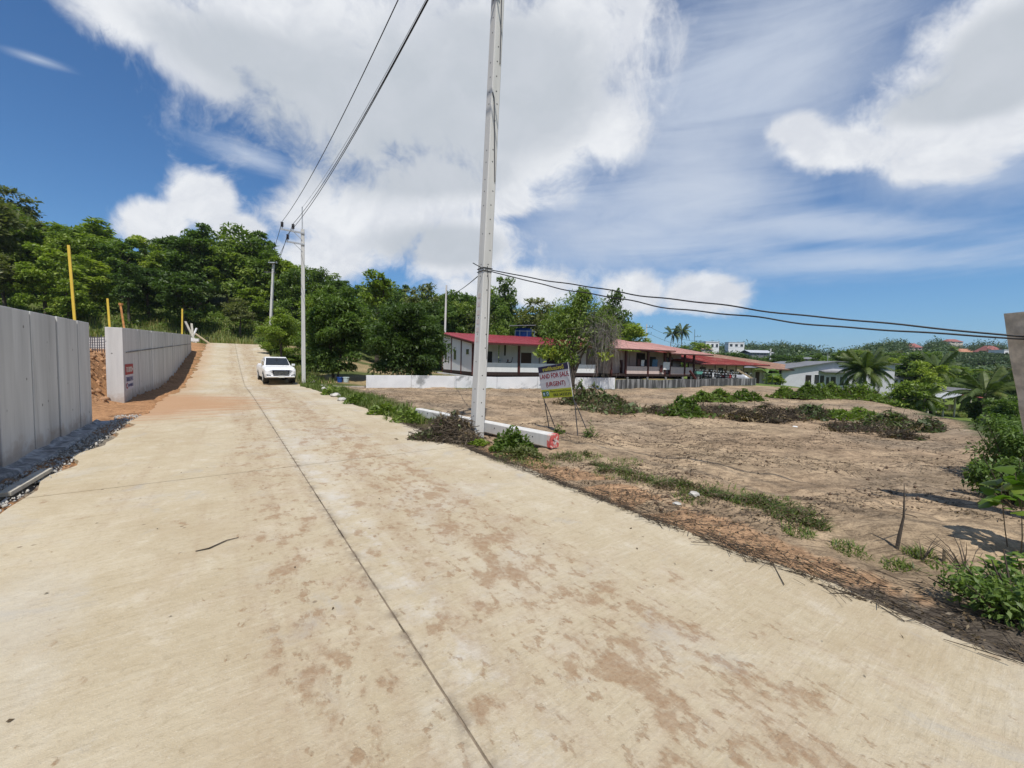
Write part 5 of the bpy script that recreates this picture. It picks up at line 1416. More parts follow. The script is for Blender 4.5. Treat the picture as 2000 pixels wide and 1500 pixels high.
# tubs under the mango trees
for px, py, m, l in ((664, 742, 'blue_tank', 'dark blue tub in the shade under the mango trees'), (676, 742, 'sign_pale', 'pale blue bucket beside the dark tub under the mango trees')):
    p = at(px, py + 5); t = thing('bucket', l, 'bucket', p)
    MB().tube([(0, 0, 0), (0, 0, .02), (0, 0, .36)], [.15, .16, .21], 14).build('tub', m, t, world=False); MB().tube([(.215 * math.cos(a), .215 * math.sin(a), .36) for a in np.linspace(0, 6.283, 15)], .015, 5).build('rim', m, t, world=False)

# ================================================================== TREES
def crown_mesh(name, mat, seed, R, z0, z1, ncl, per, leaf, aspect=.42, cl=.34, squash=1.0, airy=0.0, lean=0.0, top=1.0, surf=.55):
    """leaf faces gathered in clumps through an uneven crown between z0 and z1"""
    rng = np.random.RandomState(seed); H = z1 - z0; cs = []
    lob = rng.uniform(.72, 1.12, 9)
    while len(cs) < ncl:
        d = rng.normal(0, 1, 3); d /= np.linalg.norm(d)
        r = rng.uniform(0, 1) ** surf
        az = math.atan2(d[1], d[0]); k = lob[int((az + math.pi) / 6.2832 * 8.999)]
        p = d * r; z = (p[2] + 1) / 2
        w = (1 - (1 - top) * z) * k
        cs.append((p[0] * R * w + lean * z * R, p[1] * R * w, z0 + H * (z * (.86 + .14 * k))))
    cs = np.array(cs)
    ctr = np.array([0, 0, z0 + H * .4])
    n = ncl * per
    ci = np.repeat(np.arange(ncl), per)
    cr = (R * cl * rng.uniform(.55, 1.15, ncl))[ci]
    d = unit(rng.normal(0, 1, (n, 3)) + np.array([0, 0, .35])); rr = rng.uniform(0, 1, n) ** (.45 + airy)
    p = cs[ci] + d * (cr * rr)[:, None] * np.array([1, 1, .68 * squash])
    out = unit(p - ctr) * .6 + d * .7
    v, f = leaf_quads(p, unit(out), leaf, aspect, rng)
    tint = np.clip(rng.normal(.42, .17, n) + (rng.normal(0, .16, ncl))[ci], 0, 1)
    return np_mesh(name, v, f, tint, mat), cs

def trunk_mesh(name, mat, seed, r, z1, cs=None, nl=6, stems=1, bend=.25):
    rr = random.Random(seed); mb = MB()
    for s_ in range(stems):
        a = rr.random() * 6.28; sp = .22 * (stems > 1); b = bend
        x0, y0 = math.cos(a) * sp, math.sin(a) * sp; k = r / math.sqrt(stems) * 1.15 if stems > 1 else r
        dx, dy = (math.cos(a) * .5, math.sin(a) * .5) if stems > 1 else (rr.uniform(-b, b), rr.uniform(-b, b))
        pts = [(x0 + dx * f + .06 * math.sin(f * 9 + a), y0 + dy * f + .06 * math.cos(f * 7 + a), -.3 + (z1 + .3) * f) for f in (0, .12, .35, .6, .85, 1)]
        mb.tube(pts, [k * 1.5, k * 1.1, k * .9, k * .7, k * .45, k * .2], 7)
        if cs is not None:
            for j in range(nl):
                c = cs[rr.randrange(len(cs))]; f = rr.uniform(.35, .8)
                p0 = Vector((x0 + dx * f, y0 + dy * f, z1 * f)); p1 = Vector(c)
                m = p0.lerp(p1, .5) + Vector((rr.uniform(-.2, .2), rr.uniform(-.2, .2), .25))
                mb.tube([p0, m, p1], [k * .42, k * .28, k * .07], 5)
    o = mb.build(name, mat, smooth=True); me = o.data; bpy.data.objects.remove(o); return me

PROTO = {}
def proto(key, mat, seed, R, z0, z1, ncl, per, leaf, tr=.16, stems=1, bark='bark', nl=7, **kw):
    me, cs = crown_mesh('crown', mat, seed, R, z0, z1, ncl, per, leaf, **kw)
    PROTO[key] = (me, trunk_mesh('trunk', bark, seed, tr, z0 + (z1 - z0) * .72, cs, nl, stems), z1, R)
# forest kinds, 10 m tall
for i in range(3): proto('dark%d' % i, 'leaf_dark', 10 + i, 3.1, 1.6, 9.6, 48, 120, .46, top=.62)
for i in range(3): proto('mid%d' % i, 'leaf_mid', 20 + i, 3.2, 1.2, 9.6, 46, 120, .46, top=.7)
for i in range(2): proto('bright%d' % i, 'leaf_bright', 30 + i, 3.0, 1.8, 9.6, 44, 110, .44, top=.75)
proto('olive0', 'leaf_olive', 40, 3.0, 2.0, 9.6, 42, 100, .44, top=.8, airy=.2)
proto('tall0', 'leaf_dark', 50, 1.9, 2.6, 9.8, 42, 100, .38, cl=.42, top=.75)
proto('tall1', 'leaf_bright', 51, 1.7, 3.2, 9.8, 26, 80, .40, cl=.42, top=.6, airy=.3)
proto('tall2', 'leaf_mid', 52, 1.8, 2.6, 9.8, 36, 100, .38, cl=.42, top=.7)
# near ones with smaller leaves
proto('mango0', 'leaf_dark', 60, 3.4, .55, 9.7, 130, 210, .36, tr=.13, stems=4, top=.74, aspect=.34, cl=.30)
proto('mango1', 'leaf_dark', 61, 4.4, .7, 9.7, 140, 210, .42, tr=.20, stems=3, top=.82, aspect=.34, cl=.30)
proto('near_bright', 'leaf_bright', 62, 3.6, .8, 9.7, 60, 170, .34, tr=.14, stems=2, top=.7)
proto('sapling', 'leaf_mid', 63, 3.3, 3.0, 9.6, 40, 130, .32, tr=.22, top=.7, airy=.35, aspect=.30, cl=.30)
proto('bush0', 'leaf_mid', 70, 5.0, .3, 9.0, 40, 150, .75, tr=.15, stems=3, top=.85)
proto('bush1', 'leaf_bright', 71, 5.2, .2, 9.0, 40, 150, .80, tr=.15, stems=3, top=.85)
proto('bush2', 'leaf_dark', 72, 5.0, .2, 9.0, 40, 150, .75, tr=.15, stems=3, top=.85)

def tree(key, x, y, h, label, group=None, wide=1.0, name='tree', cat='tree', z=None, rz=None):
    cm, tm, z1, R = PROTO[key]
    root = thing(name, label, cat, (x, y, gz(x, y) - .05 if z is None else z), group, random.uniform(0, 6.28) if rz is None else rz)
    k = h / z1; root.scale = (k * wide, k * wide, k)
    link_mesh('trunk', tm, root); link_mesh('crown', cm, root)
    return root
def hero(key, px, depth, toppy, wpx, label, name='tree', cat='tree', group=None):
    p = P(px, 700, depth); z = gz(p.x, p.y); h = P(px, toppy, depth).z - z
    R = PROTO[key][3]; k = h / PROTO[key][2]
    return tree(key, p.x, p.y, h, label, group, (wpx / 2 * depth / FPX) / (R * k) * 1.0, name, cat, z - .05)

HERO = [
    ('mango0', 655, 29.0, 546, 150, 'dense dark mango tree with several stems, right behind the far pole'),
    ('mango1', 795, 26.9, 590, 172, 'round dark mango tree overhanging the white boundary wall'),
    ('near_bright', 548, 37, 598, 100, 'light green bushy tree beside the road behind the pickup'),
    ('tall1', 737, 50, 494, 74, 'tall thin pale green tree standing above the mango trees'),
    ('tall0', 391, 64, 427, 88, 'tall dark tree with a bare trunk foot at the top of the road'),
    ('mid0', 494, 70, 446, 135, 'big broad tree above the crest of the road, left of the far pole'),
    ('tall0', 984, 66, 528, 56, 'slim dark tree just right of the near pole, behind the red roof'),
    ('bright0', 182, 64, 426, 150, 'bright green broad tree rising behind the tallest yellow pole'),
    ('olive0', 28, 66, 357, 130, 'hazy olive tree top at the left edge, highest on the hill'),
    ('bush1', 978, 55, 634, 60, 'round light bush showing above the red roof, left of the water tank'),
    ('mid1', 1195, 66, 572, 90, 'dark leafy tree behind the vine covered tree and the pink roof'),
    ('tall2', 1132, 70, 556, 60, 'thin feathery tree rising above the vine covered tree'),
    ('bright1', 1232, 62, 622, 90, 'bright bushy tree over the pink roof at the right end of the wood'),
    ('olive0', 1050, 64, 575, 110, 'olive tinted tree behind the blue water tank'),
    ('near_bright', 640, 45, 560, 120, 'light green tree showing behind the left mango tree'),
]
for hspec in HERO: hero(*hspec)

SKY = [(-100, 350), (0, 385), (60, 425), (100, 440), (200, 445), (300, 462), (350, 458), (440, 462), (520, 480), (570, 522), (640, 524), (700, 548), (760, 538), (800, 536), (860, 550), (930, 552), (1000, 575), (1060, 582), (1130, 580), (1180, 590), (1220, 612), (1262, 645)]
def skyline(px): return float(np.interp(px, [a for a, b in SKY], [b for a, b in SKY]))
def to_px(p):
    v = CAM_R.transposed() @ (Vector(p) - Vector((0, 0, CAMH)))
    return 1000 + FPX * v.x / -v.z, 750 - FPX * v.y / -v.z
def forest():
    r = random.Random(11); n = 0; cand = []
    names = {'dark': ('dense dark green tree among many on the wooded hillside', 'dark trees in the wood behind the road and houses'), 'mid_': ('mid green tree among many on the wooded hillside', 'mid green trees in the wood'), 'brig': ('light green tree standing among darker ones in the wood', 'light green trees in the wood'), 'oliv': ('dull olive tree among greener ones in the wood', 'olive trees in the wood'), 'tall': ('slender upright tree among broad ones in the wood', 'slender trees in the wood')}
    for row in range(15):
        for col in range(60):
            s = 70 + row * 5.2 + r.uniform(-2, 2); nn = -62 + col * 4.9 + r.uniform(-2.2, 2.2)
            if nn > 18: s += (nn - 18) * .75 - 8
            x, y = sn(s, nn)
            if y < 8: continue
            px, py = to_px((x, y, gz(x, y)))
            if px < -120 or px > 1265 or (px > 560 and row > 6) or (y < 52 and px > 820): continue
            cand.append((y, x, row, px, py))
    cand.sort(); cover = [900.0] * 280           # lowest uncovered row of the view in each 5-pixel column
    for y, x, row, px, py in cand:
        z = gz(x, y); ztop = P(px, skyline(px) + r.uniform(0, 16), y).z
        h = ztop - z
        if h < 4.0: continue
        if h > 15: h = r.uniform(8.0, 13.0)
        if row <= 1 and px < 540: h = min(h, r.uniform(5.5, 9.5))
        top = to_px((x, y, z + h))[1]; wd = r.uniform(.95, 1.35) * (1.2 if h < 8 else 1.0); w = 3.0 * h / 9.6 * wd * FPX / y * .8
        cols = range(max(0, int((px - w + 130) / 5)), min(280, int((px + w + 130) / 5) + 1))
        seen = [c for c in cols if cover[c] - top > 5]
        if len(seen) < .25 * max(1, len(cols)): continue
        for c in cols:
            f = abs((c * 5 - 130) - px) / max(w, 1); t2 = top + (py - top) * .5 * f * f
            cover[c] = min(cover[c], t2)
        key = r.choice(['dark0', 'dark1', 'mid2', 'mid0', 'mid1', 'mid2', 'bright0', 'bright1', 'bright0', 'bright1', 'olive0', 'olive0', 'tall0', 'tall2', 'tall1'] if px < 620 else ['dark0', 'dark1', 'dark2', 'mid1', 'mid0', 'mid2', 'olive0', 'tall2', 'tall0'])
        lab, grp = names[{'d': 'dark', 'm': 'mid_', 'b': 'brig', 'o': 'oliv', 't': 'tall'}[key[0]]]
        tree(key, x, y, h, lab, grp, wd); n += 1
    print('FOREST', n); return n
NF = forest()
def wood_behind_houses():
    """the close dark row behind the raised houses"""
    r = random.Random(29)
    for j, off in ((0, 0), (1, 7)):
        for px in range(832, 1240, 30 if j else 24):
            px_ = px + r.uniform(-8, 8); d = 61 + off + r.uniform(0, 5) + max(0, px_ - 1040) * .05
            p = P(px_, 700, d); z = gz(p.x, p.y); top = skyline(px_) + r.choice((0, 4, 8, 14, 22)) + (0 if j else 26)
            h = min(P(px_, top, d).z - z, 15.5)
            if h < 3.5: continue
            key = r.choice(('dark0', 'dark1', 'dark2', 'mid0', 'mid1', 'dark2', 'olive0', 'mid2'))
            tree(key, p.x, p.y, h, 'leafy tree in the close dark row behind the raised houses', 'trees in the row behind the raised houses', r.uniform(.8, 1.05))
wood_behind_houses()

# the tree in front of the low wall, hung with dead grey creeper
def sign_tree():
    b = at(1113, 760); d = b.y; z = lambda py: P(1113, py, d).z
    root = thing('tree', 'leafy tree draped in grey creeper, standing in front of the low wall behind the sign', 'tree', b)
    rng = np.random.RandomState(5); k = d / FPX
    lobes = [(-18, 618, 34, 40), (10, 590, 30, 26), (22, 578, 14, 16), (-40, 640, 26, 30), (45, 610, 30, 34), (10, 650, 34, 36), (-25, 672, 40, 24), (40, 660, 34, 36), (72, 640, 24, 30), (58, 672, 26, 30), (-10, 700, 26, 20), (-48, 690, 24, 12), (0, 625, 34, 30)]
    P_, T_, O_ = [], [], []
    for (dx, py, rx, ry) in lobes:
        n = 520; u = unit(rng.normal(0, 1, (n, 3))) * (rng.uniform(0, 1, n) ** .5)[:, None]
        c = np.array([dx * k, 0, z(py) - b.z]); P_.append(c + u * np.array([rx * k, rx * k, ry * k])); O_.append(unit(u)); T_.append(np.clip(rng.normal(.42, .2, n) + rng.normal(0, .1), 0, 1))
    p = np.concatenate(P_); v, f = leaf_quads(p, np.concatenate(O_), .27, .30, rng, droop=.5)
    link_mesh('crown', np_mesh('crown', v, f, np.concatenate(T_), 'leaf_mid'), root)
    p = np.concatenate([np.array([-42 * k, -.5, z(690) - b.z]) + rng.normal(0, 1, (90, 3)) * np.array([.45, .3, .22]), np.array([60 * k, -.8, z(693) - b.z]) + rng.normal(0, 1, (40, 3)) * np.array([.18, .2, .14])])
    v, f = leaf_quads(p, unit(rng.normal(0, 1, p.shape)), .36, .34, rng, droop=.5); link_mesh('young_shoots', np_mesh('young_shoots', v, f, rng.uniform(.4, 1, len(p)), 'leaf_bright'), root)
    mb = MB(); H = z(640) - b.z
    mb.tube([(0, 0, -.3), (.0, 0, .5), (.08, .05, 1.5), (-.05, 0, 2.4), (.1, .1, 3.4), (.4, 0, H)], [.26, .21, .18, .15, .11, .05], 9)
    mb.tube([(.16, -.05, -.2), (.22, -.05, .9), (.6, 0, 2.0), (1.3, .2, 3.4), (2.0, .1, 4.2)], [.12, .1, .09, .07, .04], 7)
    for dx, py, rx, ry in lobes[:9]: mb.tube([(0, 0, 1.4 + random.random()), (dx * k * .5, random.uniform(-.4, .4), (z(py) - b.z) * .75), (dx * k, 0, z(py) - b.z)], [.07, .05, .02], 5)
    mb.build('trunk', 'bark', root, world=False, smooth=True)
    # hanging strands of dead creeper
    n = 330; a = rng.uniform(0, 1, n)
    top = np.stack([(30 + 60 * rng.beta(2, 2, n)) * k, rng.normal(-.3, .5, n), (z(655) - b.z) + rng.uniform(-.6, 1.0, n)], 1)
    bot = top + np.stack([rng.normal(0, .30, n), rng.normal(0, .2, n), -rng.uniform(.3, 2.6, n)], 1)
    bot[:, 2] = np.maximum(bot[:, 2], .3)
    v, f = twig_prisms(top, bot, np.full(n, .010), np.full(n, .006))
    m = 900; q = np.stack([(54 + rng.normal(0, 17, m)) * k, rng.normal(-.2, .5, m), (z(648) - b.z) + rng.normal(0, .55, m)], 1); q2 = q + rng.normal(0, .32, (m, 3))
    v2, f2 = twig_prisms(q, q2, np.full(m, .009), np.full(m, .005))
    v = np.concatenate([v, v2]); f = np.concatenate([f, f2 + n * 6])
    tag(link_mesh('creeper', np_mesh('creeper', v, f, rng.uniform(0, 1, len(f)), 'vine_grey'), root), kind='stuff')
sign_tree()

# ================================================================== PALMS
def frond_mesh(seed, L, droop, nl=46, wl=.62):
    rng = np.random.RandomState(seed); t = np.linspace(0, 1, 12)
    xs = L * (t - .16 * t ** 2.5); zs = L * (.42 * t - droop * t ** 2.2)
    mb = MB(); mb.tube([(x, 0, z) for x, z in zip(xs, zs)], list(np.linspace(.035, .006, 12) * L / 3), 5)
    V, F = [], []
    for k in range(nl):
        f = .14 + .86 * k / (nl - 1); x, z = np.interp(f, t, xs), np.interp(f, t, zs)
        x2, z2 = np.interp(min(f + .06, 1), t, xs), np.interp(min(f + .06, 1), t, zs)
        ax = Vector((x2 - x + 1e-4, 0, z2 - z)).normalized()
        ln = wl * L / 3 * (math.sin(math.pi * (f * .82 + .12)) + .15)
        for s in (-1, 1):
            d = (Vector((0, s, 0)) * .8 + ax * .65 + Vector((0, 0, -.45 - .3 * rng.rand()))).normalized() * ln * rng.uniform(.85, 1.1)
            w = .036 * L / 3; o = len(V); b = Vector((x, 0, z))
            V += [b - ax * w, b + ax * w, b + d * .6 + ax * w * .8 + Vector((0, 0, .04)), b + d - Vector((0, 0, .05)), b + d * .6 - ax * w * .8 + Vector((0, 0, .04))]
            F += [(o, o + 1, o + 2, o + 4), (o + 4, o + 2, o + 3, o + 3)]
    o = len(mb.v); mb.v += [tuple(q) for q in V]; mb.f += [tuple(dict.fromkeys(i + o for i in f)) for f in F]
    ob = mb.build('frond', 'palm_leaf'); me = ob.data; bpy.data.objects.remove(ob)
    a = me.attributes.new('tint', 'FLOAT', 'FACE'); a.data.foreach_set('value', rng.uniform(.15, .7, len(me.polygons)).astype(np.float32))
    return me
FR = [frond_mesh(1, 3.0, .38), frond_mesh(2, 3.0, .62), frond_mesh(3, 3.0, .85), frond_mesh(4, 3.0, .18)]
plain('palm_bark', (.20, .165, .13), 0.9, 0.35, 6, .02)
def palm(x, y, z, h, L, label, lean=(0, 0), n=18, seed=0, wind=None, group=None):
    root = thing('coconut_palm', label, 'palm tree', (x, y, z), group); r = random.Random(seed)
    MB().tube([(lean[0] * f * f, lean[1] * f * f, -.4 + (h + .4) * f) for f in np.linspace(0, 1, 8)], list(np.linspace(.19, .11, 8)), 8).build('trunk', 'palm_bark', root, world=False, smooth=True)
    for k in range(n):
        f = k / n
        o = link_mesh('frond', FR[3] if f < .2 else FR[0] if f < .5 else FR[1] if f < .8 else FR[2], root, (lean[0], lean[1], h - .15 * f))
        az = k * 2.39996 + r.uniform(-.2, .2)
        el = -math.radians(58 - 95 * f + r.uniform(-8, 8))
        if wind is not None: az = az + .75 * math.sin(wind - az)
        o.rotation_euler = (r.uniform(-.25, .25), el * .75, az); k_ = L / 3 * r.uniform(.85, 1.1); o.scale = (k_, k_, k_)
    return root
def palm_px(px, base_py, crown_py, depth, L, label, **kw):
    c = P(px, crown_py, depth); z = gz(c.x, c.y); return palm(c.x, c.y, z, max(c.z - z, .6), L, label, **kw)
palm_px(1308, 0, 652, 150, 4.4, 'left one of the two distant coconut palms above the pink roof', n=20, seed=3, wind=.3, lean=(1.0, 0))
palm_px(1334, 0, 647, 150, 4.4, 'right, slightly taller one of the two distant coconut palms', n=20, seed=4, wind=.3, lean=(-.6, 0))
palm_px(1690, 0, 724, 41, 3.0, 'coconut palm with a full low crown in front of the white gabled house', n=36, seed=5)
palm_px(1826, 0, 722, 48, 2.9, 'tall palm with a brown trunk beside the bright green tree', n=16, seed=6, lean=(.4, 0))
palm_px(1925, 0, 768, 38, 3.2, 'palm with long arching yellowed fronds near the leaning post', n=24, seed=8)
palm_px(1806, 0, 776, 40, 1.9, 'small bushy palm beside the shack', n=16, seed=9)
palm_px(1975, 0, 745, 60, 4.0, 'palm half hidden behind the leaning post', n=16, seed=10)
palm_px(1740, 0, 705, 120, 4.0, 'distant palm above the dark grey roof', n=16, seed=11)

# ================================================================== TREES ON THE RIGHT
HERO2 = [
    ('bush1', 1783, 41, 742, 88, 'bright green rounded tree beside the small shack'),
    ('mid1', 1800, 62, 690, 130, 'large dark tree behind the bright green rounded one'),
    ('olive0', 1690, 85, 680, 90, 'olive green feathery tree behind the low coconut palm'),
    ('dark1', 1430, 125, 684, 110, 'dark broad tree in front of the white villas'),
    ('bright0', 1362, 115, 668, 70, 'bright yellow green tree left of the white villas'),
    ('mid2', 1330, 110, 676, 60, 'mid green tree at the foot of the two distant palms'),
    ('dark0', 1530, 90, 690, 90, 'dark green tree over the brown roof'),
    ('mid0', 1655, 75, 684, 80, 'mid green tree behind the grey roof of the gabled house'),
    ('dark2', 1590, 100, 686, 90, 'dark tree between slim white pole and mast'),
    ('bright1', 1880, 75, 713, 100, 'light green tree above the shack roof'),
    ('olive0', 1960, 70, 716, 90, 'olive tree behind the leaning post'),
    ('bush2', 1916, 39, 784, 50, 'dark bushy shrub at the edge of the green lawn'),
    ('bush0', 1985, 30, 762, 90, 'tall dense shrub growing behind the leaning post'),
]
for hspec in HERO2: hero(*hspec)
BOXES = [(1376, 1456, 668, 682, 250), (1465, 1515, 682, 695, 170), (1720, 1770, 726, 752, 62), (1774, 1804, 669, 683, 330), (1878, 1909, 680, 692, 300), (1930, 1990, 674, 695, 290), (1950, 1982, 702, 711, 230), (1866, 1910, 705, 711, 215), (1914, 1942, 699, 712, 205), (1870, 1890, 683, 691, 320), (1855, 1880, 662, 670, 400), (1825, 1880, 752, 806, 44), (1880, 1940, 792, 815, 44), (1250, 1270, 625, 680, 120), (1295, 1370, 630, 672, 150)]
def right_trees():
    r = random.Random(23); n = 0
    for k in range(900):
        D = r.uniform(66, 330); u = r.uniform(.33, 1.36); y = D / math.sqrt(1 + u * u); x = u * y
        if y < 62 and u < .9: continue
        z = gz(x, y); h = r.uniform(4.5, 9)
        px, pb_ = to_px((x, y, z)); _, pt = to_px((x, y, z + h)); w = 2.9 * h / 9.6 * FPX / y * .8
        if pt < np.interp(px, [1240, 1300, 1400, 1500, 1560, 1620, 1680, 1760, 2000], [668, 682, 678, 676, 676, 690, 684, 676, 672]): continue
        if any(px + w > b[0] and px - w < b[1] and pt < b[3] and pb_ > b[2] and y < b[4] for b in BOXES): continue
        key = r.choice(['dark0', 'dark1', 'mid0', 'mid1', 'mid2', 'olive0', 'bright1', 'dark2'])
        lab, grp = {'d': ('dark rounded tree on the valley side beyond the houses', 'dark trees across the valley'), 'm': ('mid green tree on the valley side beyond the houses', 'mid green trees across the valley'), 'b': ('light green tree on the valley side beyond the houses', 'light green trees across the valley'), 'o': ('olive green tree on the valley side beyond the houses', 'olive trees across the valley')}[key[0]]
        tree(key, x, y, h, lab, grp, r.uniform(1.0, 1.5)); n += 1
        if n >= 125: break
    return n
right_trees()

def far_wood():
    """the wood that clothes the far slopes and reads as one mass"""
    rng = np.random.RandomState(9); cs, rs = [], []
    tries = 0
    while len(cs) < 4200 and tries < 40000:
        tries += 1
        D = 130 + 430 * rng.uniform(0, 1) ** .8; u = rng.uniform(.24, 1.5); y = D / math.sqrt(1 + u * u); x = u * y
        z = gz(x, y); h = rng.uniform(2.5, 8.0) if rng.rand() < .8 else rng.uniform(7, 11); w = h * rng.uniform(.38, .75)
        px, pb_ = to_px((x, y, z)); _, pt = to_px((x, y, z + h)); wp = w * FPX / y
        hit = lambda pt: any(px + wp > b[0] and px - wp < b[1] and pt < b[3] and pb_ > b[2] and y < b[4] for b in BOXES)
        if hit(pt):
            h, w = 1.8, 1.3; wp = w * FPX / y; pt = to_px((x, y, z + h))[1]
            if hit(pt): continue
        cs.append((x, y, z + h * .5)); rs.append((w, h))
    m = 6000; D = rng.uniform(125, 330, m); u = rng.uniform(1.05, 1.32, m); y = D / np.sqrt(1 + u * u); x = u * y; z = zt(x, y); k = 0
    for i in range(m):           # low scrub on the slope below the far houses
        px, py = to_px((x[i], y[i], z[i]))
        if 1840 < px < 2000 and 692 < py < 713 and k < 500:
            h = rng.uniform(1.2, 2.6); cs.append((x[i], y[i], z[i] + h * .4)); rs.append((h * .8, h)); k += 1
    cs = np.array(cs); rs = np.array(rs); n = len(cs); per = 105
    ci = np.repeat(np.arange(n), per); d = unit(rng.normal(0, 1, (n * per, 3)) + np.array([0, 0, .4]))
    rr = rng.uniform(.5, 1.05, n * per)
    p = cs[ci] + d * rr[:, None] * np.stack([rs[ci, 0], rs[ci, 0], rs[ci, 1] * .55], 1)
    v, f = leaf_quads(p, d, 1.05, .6, rng)
    tint = np.clip(rng.normal(.42, .12, n * per) + rng.normal(0, .2, n)[ci], 0, 1)
    tag(link_mesh('wood', np_mesh('wood', v, f, tint, 'far_leaf')), 'distant mixed wood covering the far slopes across the valley', 'wood', kind='stuff')
far_wood()

def distant_hill():
    mb_rows = []; 
    for i in range(60):
        u = i / 59; row = []
        for j in range(24):
            w = j / 23; x = 150 + 620 * u; y = 1150 + 420 * w
            px = 1000 + x / 1150 * FPX
            hh = np.interp(px, [1100, 1190, 1240, 1290, 1330, 1400, 1500], [20, 60, 82, 88, 74, 38, 8]) 
            z = -6 + hh * math.sin(min(1, w * 1.7 + .02) * math.pi / 2) * (1 if w < .6 else 1 - (w - .6)) + 9 * float(fbm(np.array(x / 28), np.array(y / 28), 4)) * min(1, w * 3)
            row.append((x, y, z))
        mb_rows.append(row)
    mb = MB().sheet(mb_rows)
    m, nt, b = new_mat('hill_wood'); tc = nt.nodes.new('ShaderNodeTexCoord')
    c = mixcol(noise(tc.outputs['Object'], .12, 7, .7).step(.35, .65), (.030, .055, .022), (.075, .105, .042)); nt.links.new(c, b.inputs['Base Color']); b.inputs['Roughness'].default_value = 1.0; b.inputs['Specular IOR Level'].default_value = 0
    bp = nt.nodes.new('ShaderNodeBump'); bp.inputs['Distance'].default_value = 6.0; nt.links.new(noise(tc.outputs['Object'], .13, 7, .7).s, bp.inputs['Height']); nt.links.new(bp.outputs[0], b.inputs['Normal'])
    tag(mb.build('distant_hill', 'hill_wood', smooth=True), kind='structure')
distant_hill()

# ================================================================== GROUND PLANTS, CUTTINGS, LITTER
def np_zt(p): return zt(p[:, 0], p[:, 1])
def blades(n, sampler, L, rng, w=.012, tint=(.4, .18), lean=.5):
    p = sampler(n); z = np_zt(p); h = L * rng.uniform(.45, 1.25, n); a = rng.uniform(0, 6.283, n)
    d = np.stack([np.cos(a), np.sin(a)], 1); k = rng.uniform(.1, lean, n) * h
    b = np.stack([p[:, 0], p[:, 1], z - .02], 1); side = np.stack([-d[:, 1], d[:, 0], np.zeros(n)], 1) * (w * rng.uniform(.7, 1.4, n))[:, None]
    m = b + np.stack([d[:, 0] * k * .35, d[:, 1] * k * .35, h * .62], 1); t = b + np.stack([d[:, 0] * k, d[:, 1] * k, h], 1)
    v = np.stack([b - side, b + side, m + side * .75, t, m - side * .75], 1).reshape(-1, 3); i = np.arange(n)[:, None] * 5
    f = np.concatenate([i + np.array([[0, 1, 2, 4]]), i + np.array([[4, 2, 3, 3]])]); 
    f4 = i + np.array([[0, 1, 2, 4]]); f3 = i + np.array([[4, 2, 3]])
    tt = np.clip(rng.normal(tint[0], tint[1], n), 0, 1)
    return v, f4, f3, tt
def blade_mesh(name, parts, mat):
    """several (v,f4,f3,t) sets as one mesh of triangles"""
    V, F, T, o = [], [], [], 0
    for v, f4, f3, t in parts:
        V.append(v); F += [f4[:, [0, 1, 2]] + o, f4[:, [0, 2, 3]] + o, f3 + o]; T += [t, t, t]; o += len(v)
    return np_mesh(name, np.concatenate(V), np.concatenate(F), np.concatenate(T), mat)

def strip(s0, s1, n0, n1, rng, bias=1.0):
    def f(n):
        s = s0 + (s1 - s0) * rng.uniform(0, 1, n) ** bias; q = rng.uniform(n0, n1, n)
        return np.stack([s * DX + q * NX, s * DY + q * NY], 1)
    return f
def patches(spots, rng):
    """spots: (x, y, radius, weight)"""
    sp = np.array(spots); w = sp[:, 3] / sp[:, 3].sum()
    def f(n):
        i = rng.choice(len(sp), n, p=w); a = rng.uniform(0, 6.283, n); r = sp[i, 2] * np.sqrt(rng.uniform(0, 1, n))
        return np.stack([sp[i, 0] + r * np.cos(a), sp[i, 1] + r * np.sin(a)], 1)
    return f
def atp(px, py, r, w=1.0):
    p = at(px, py); return (p.x, p.y, r, w)

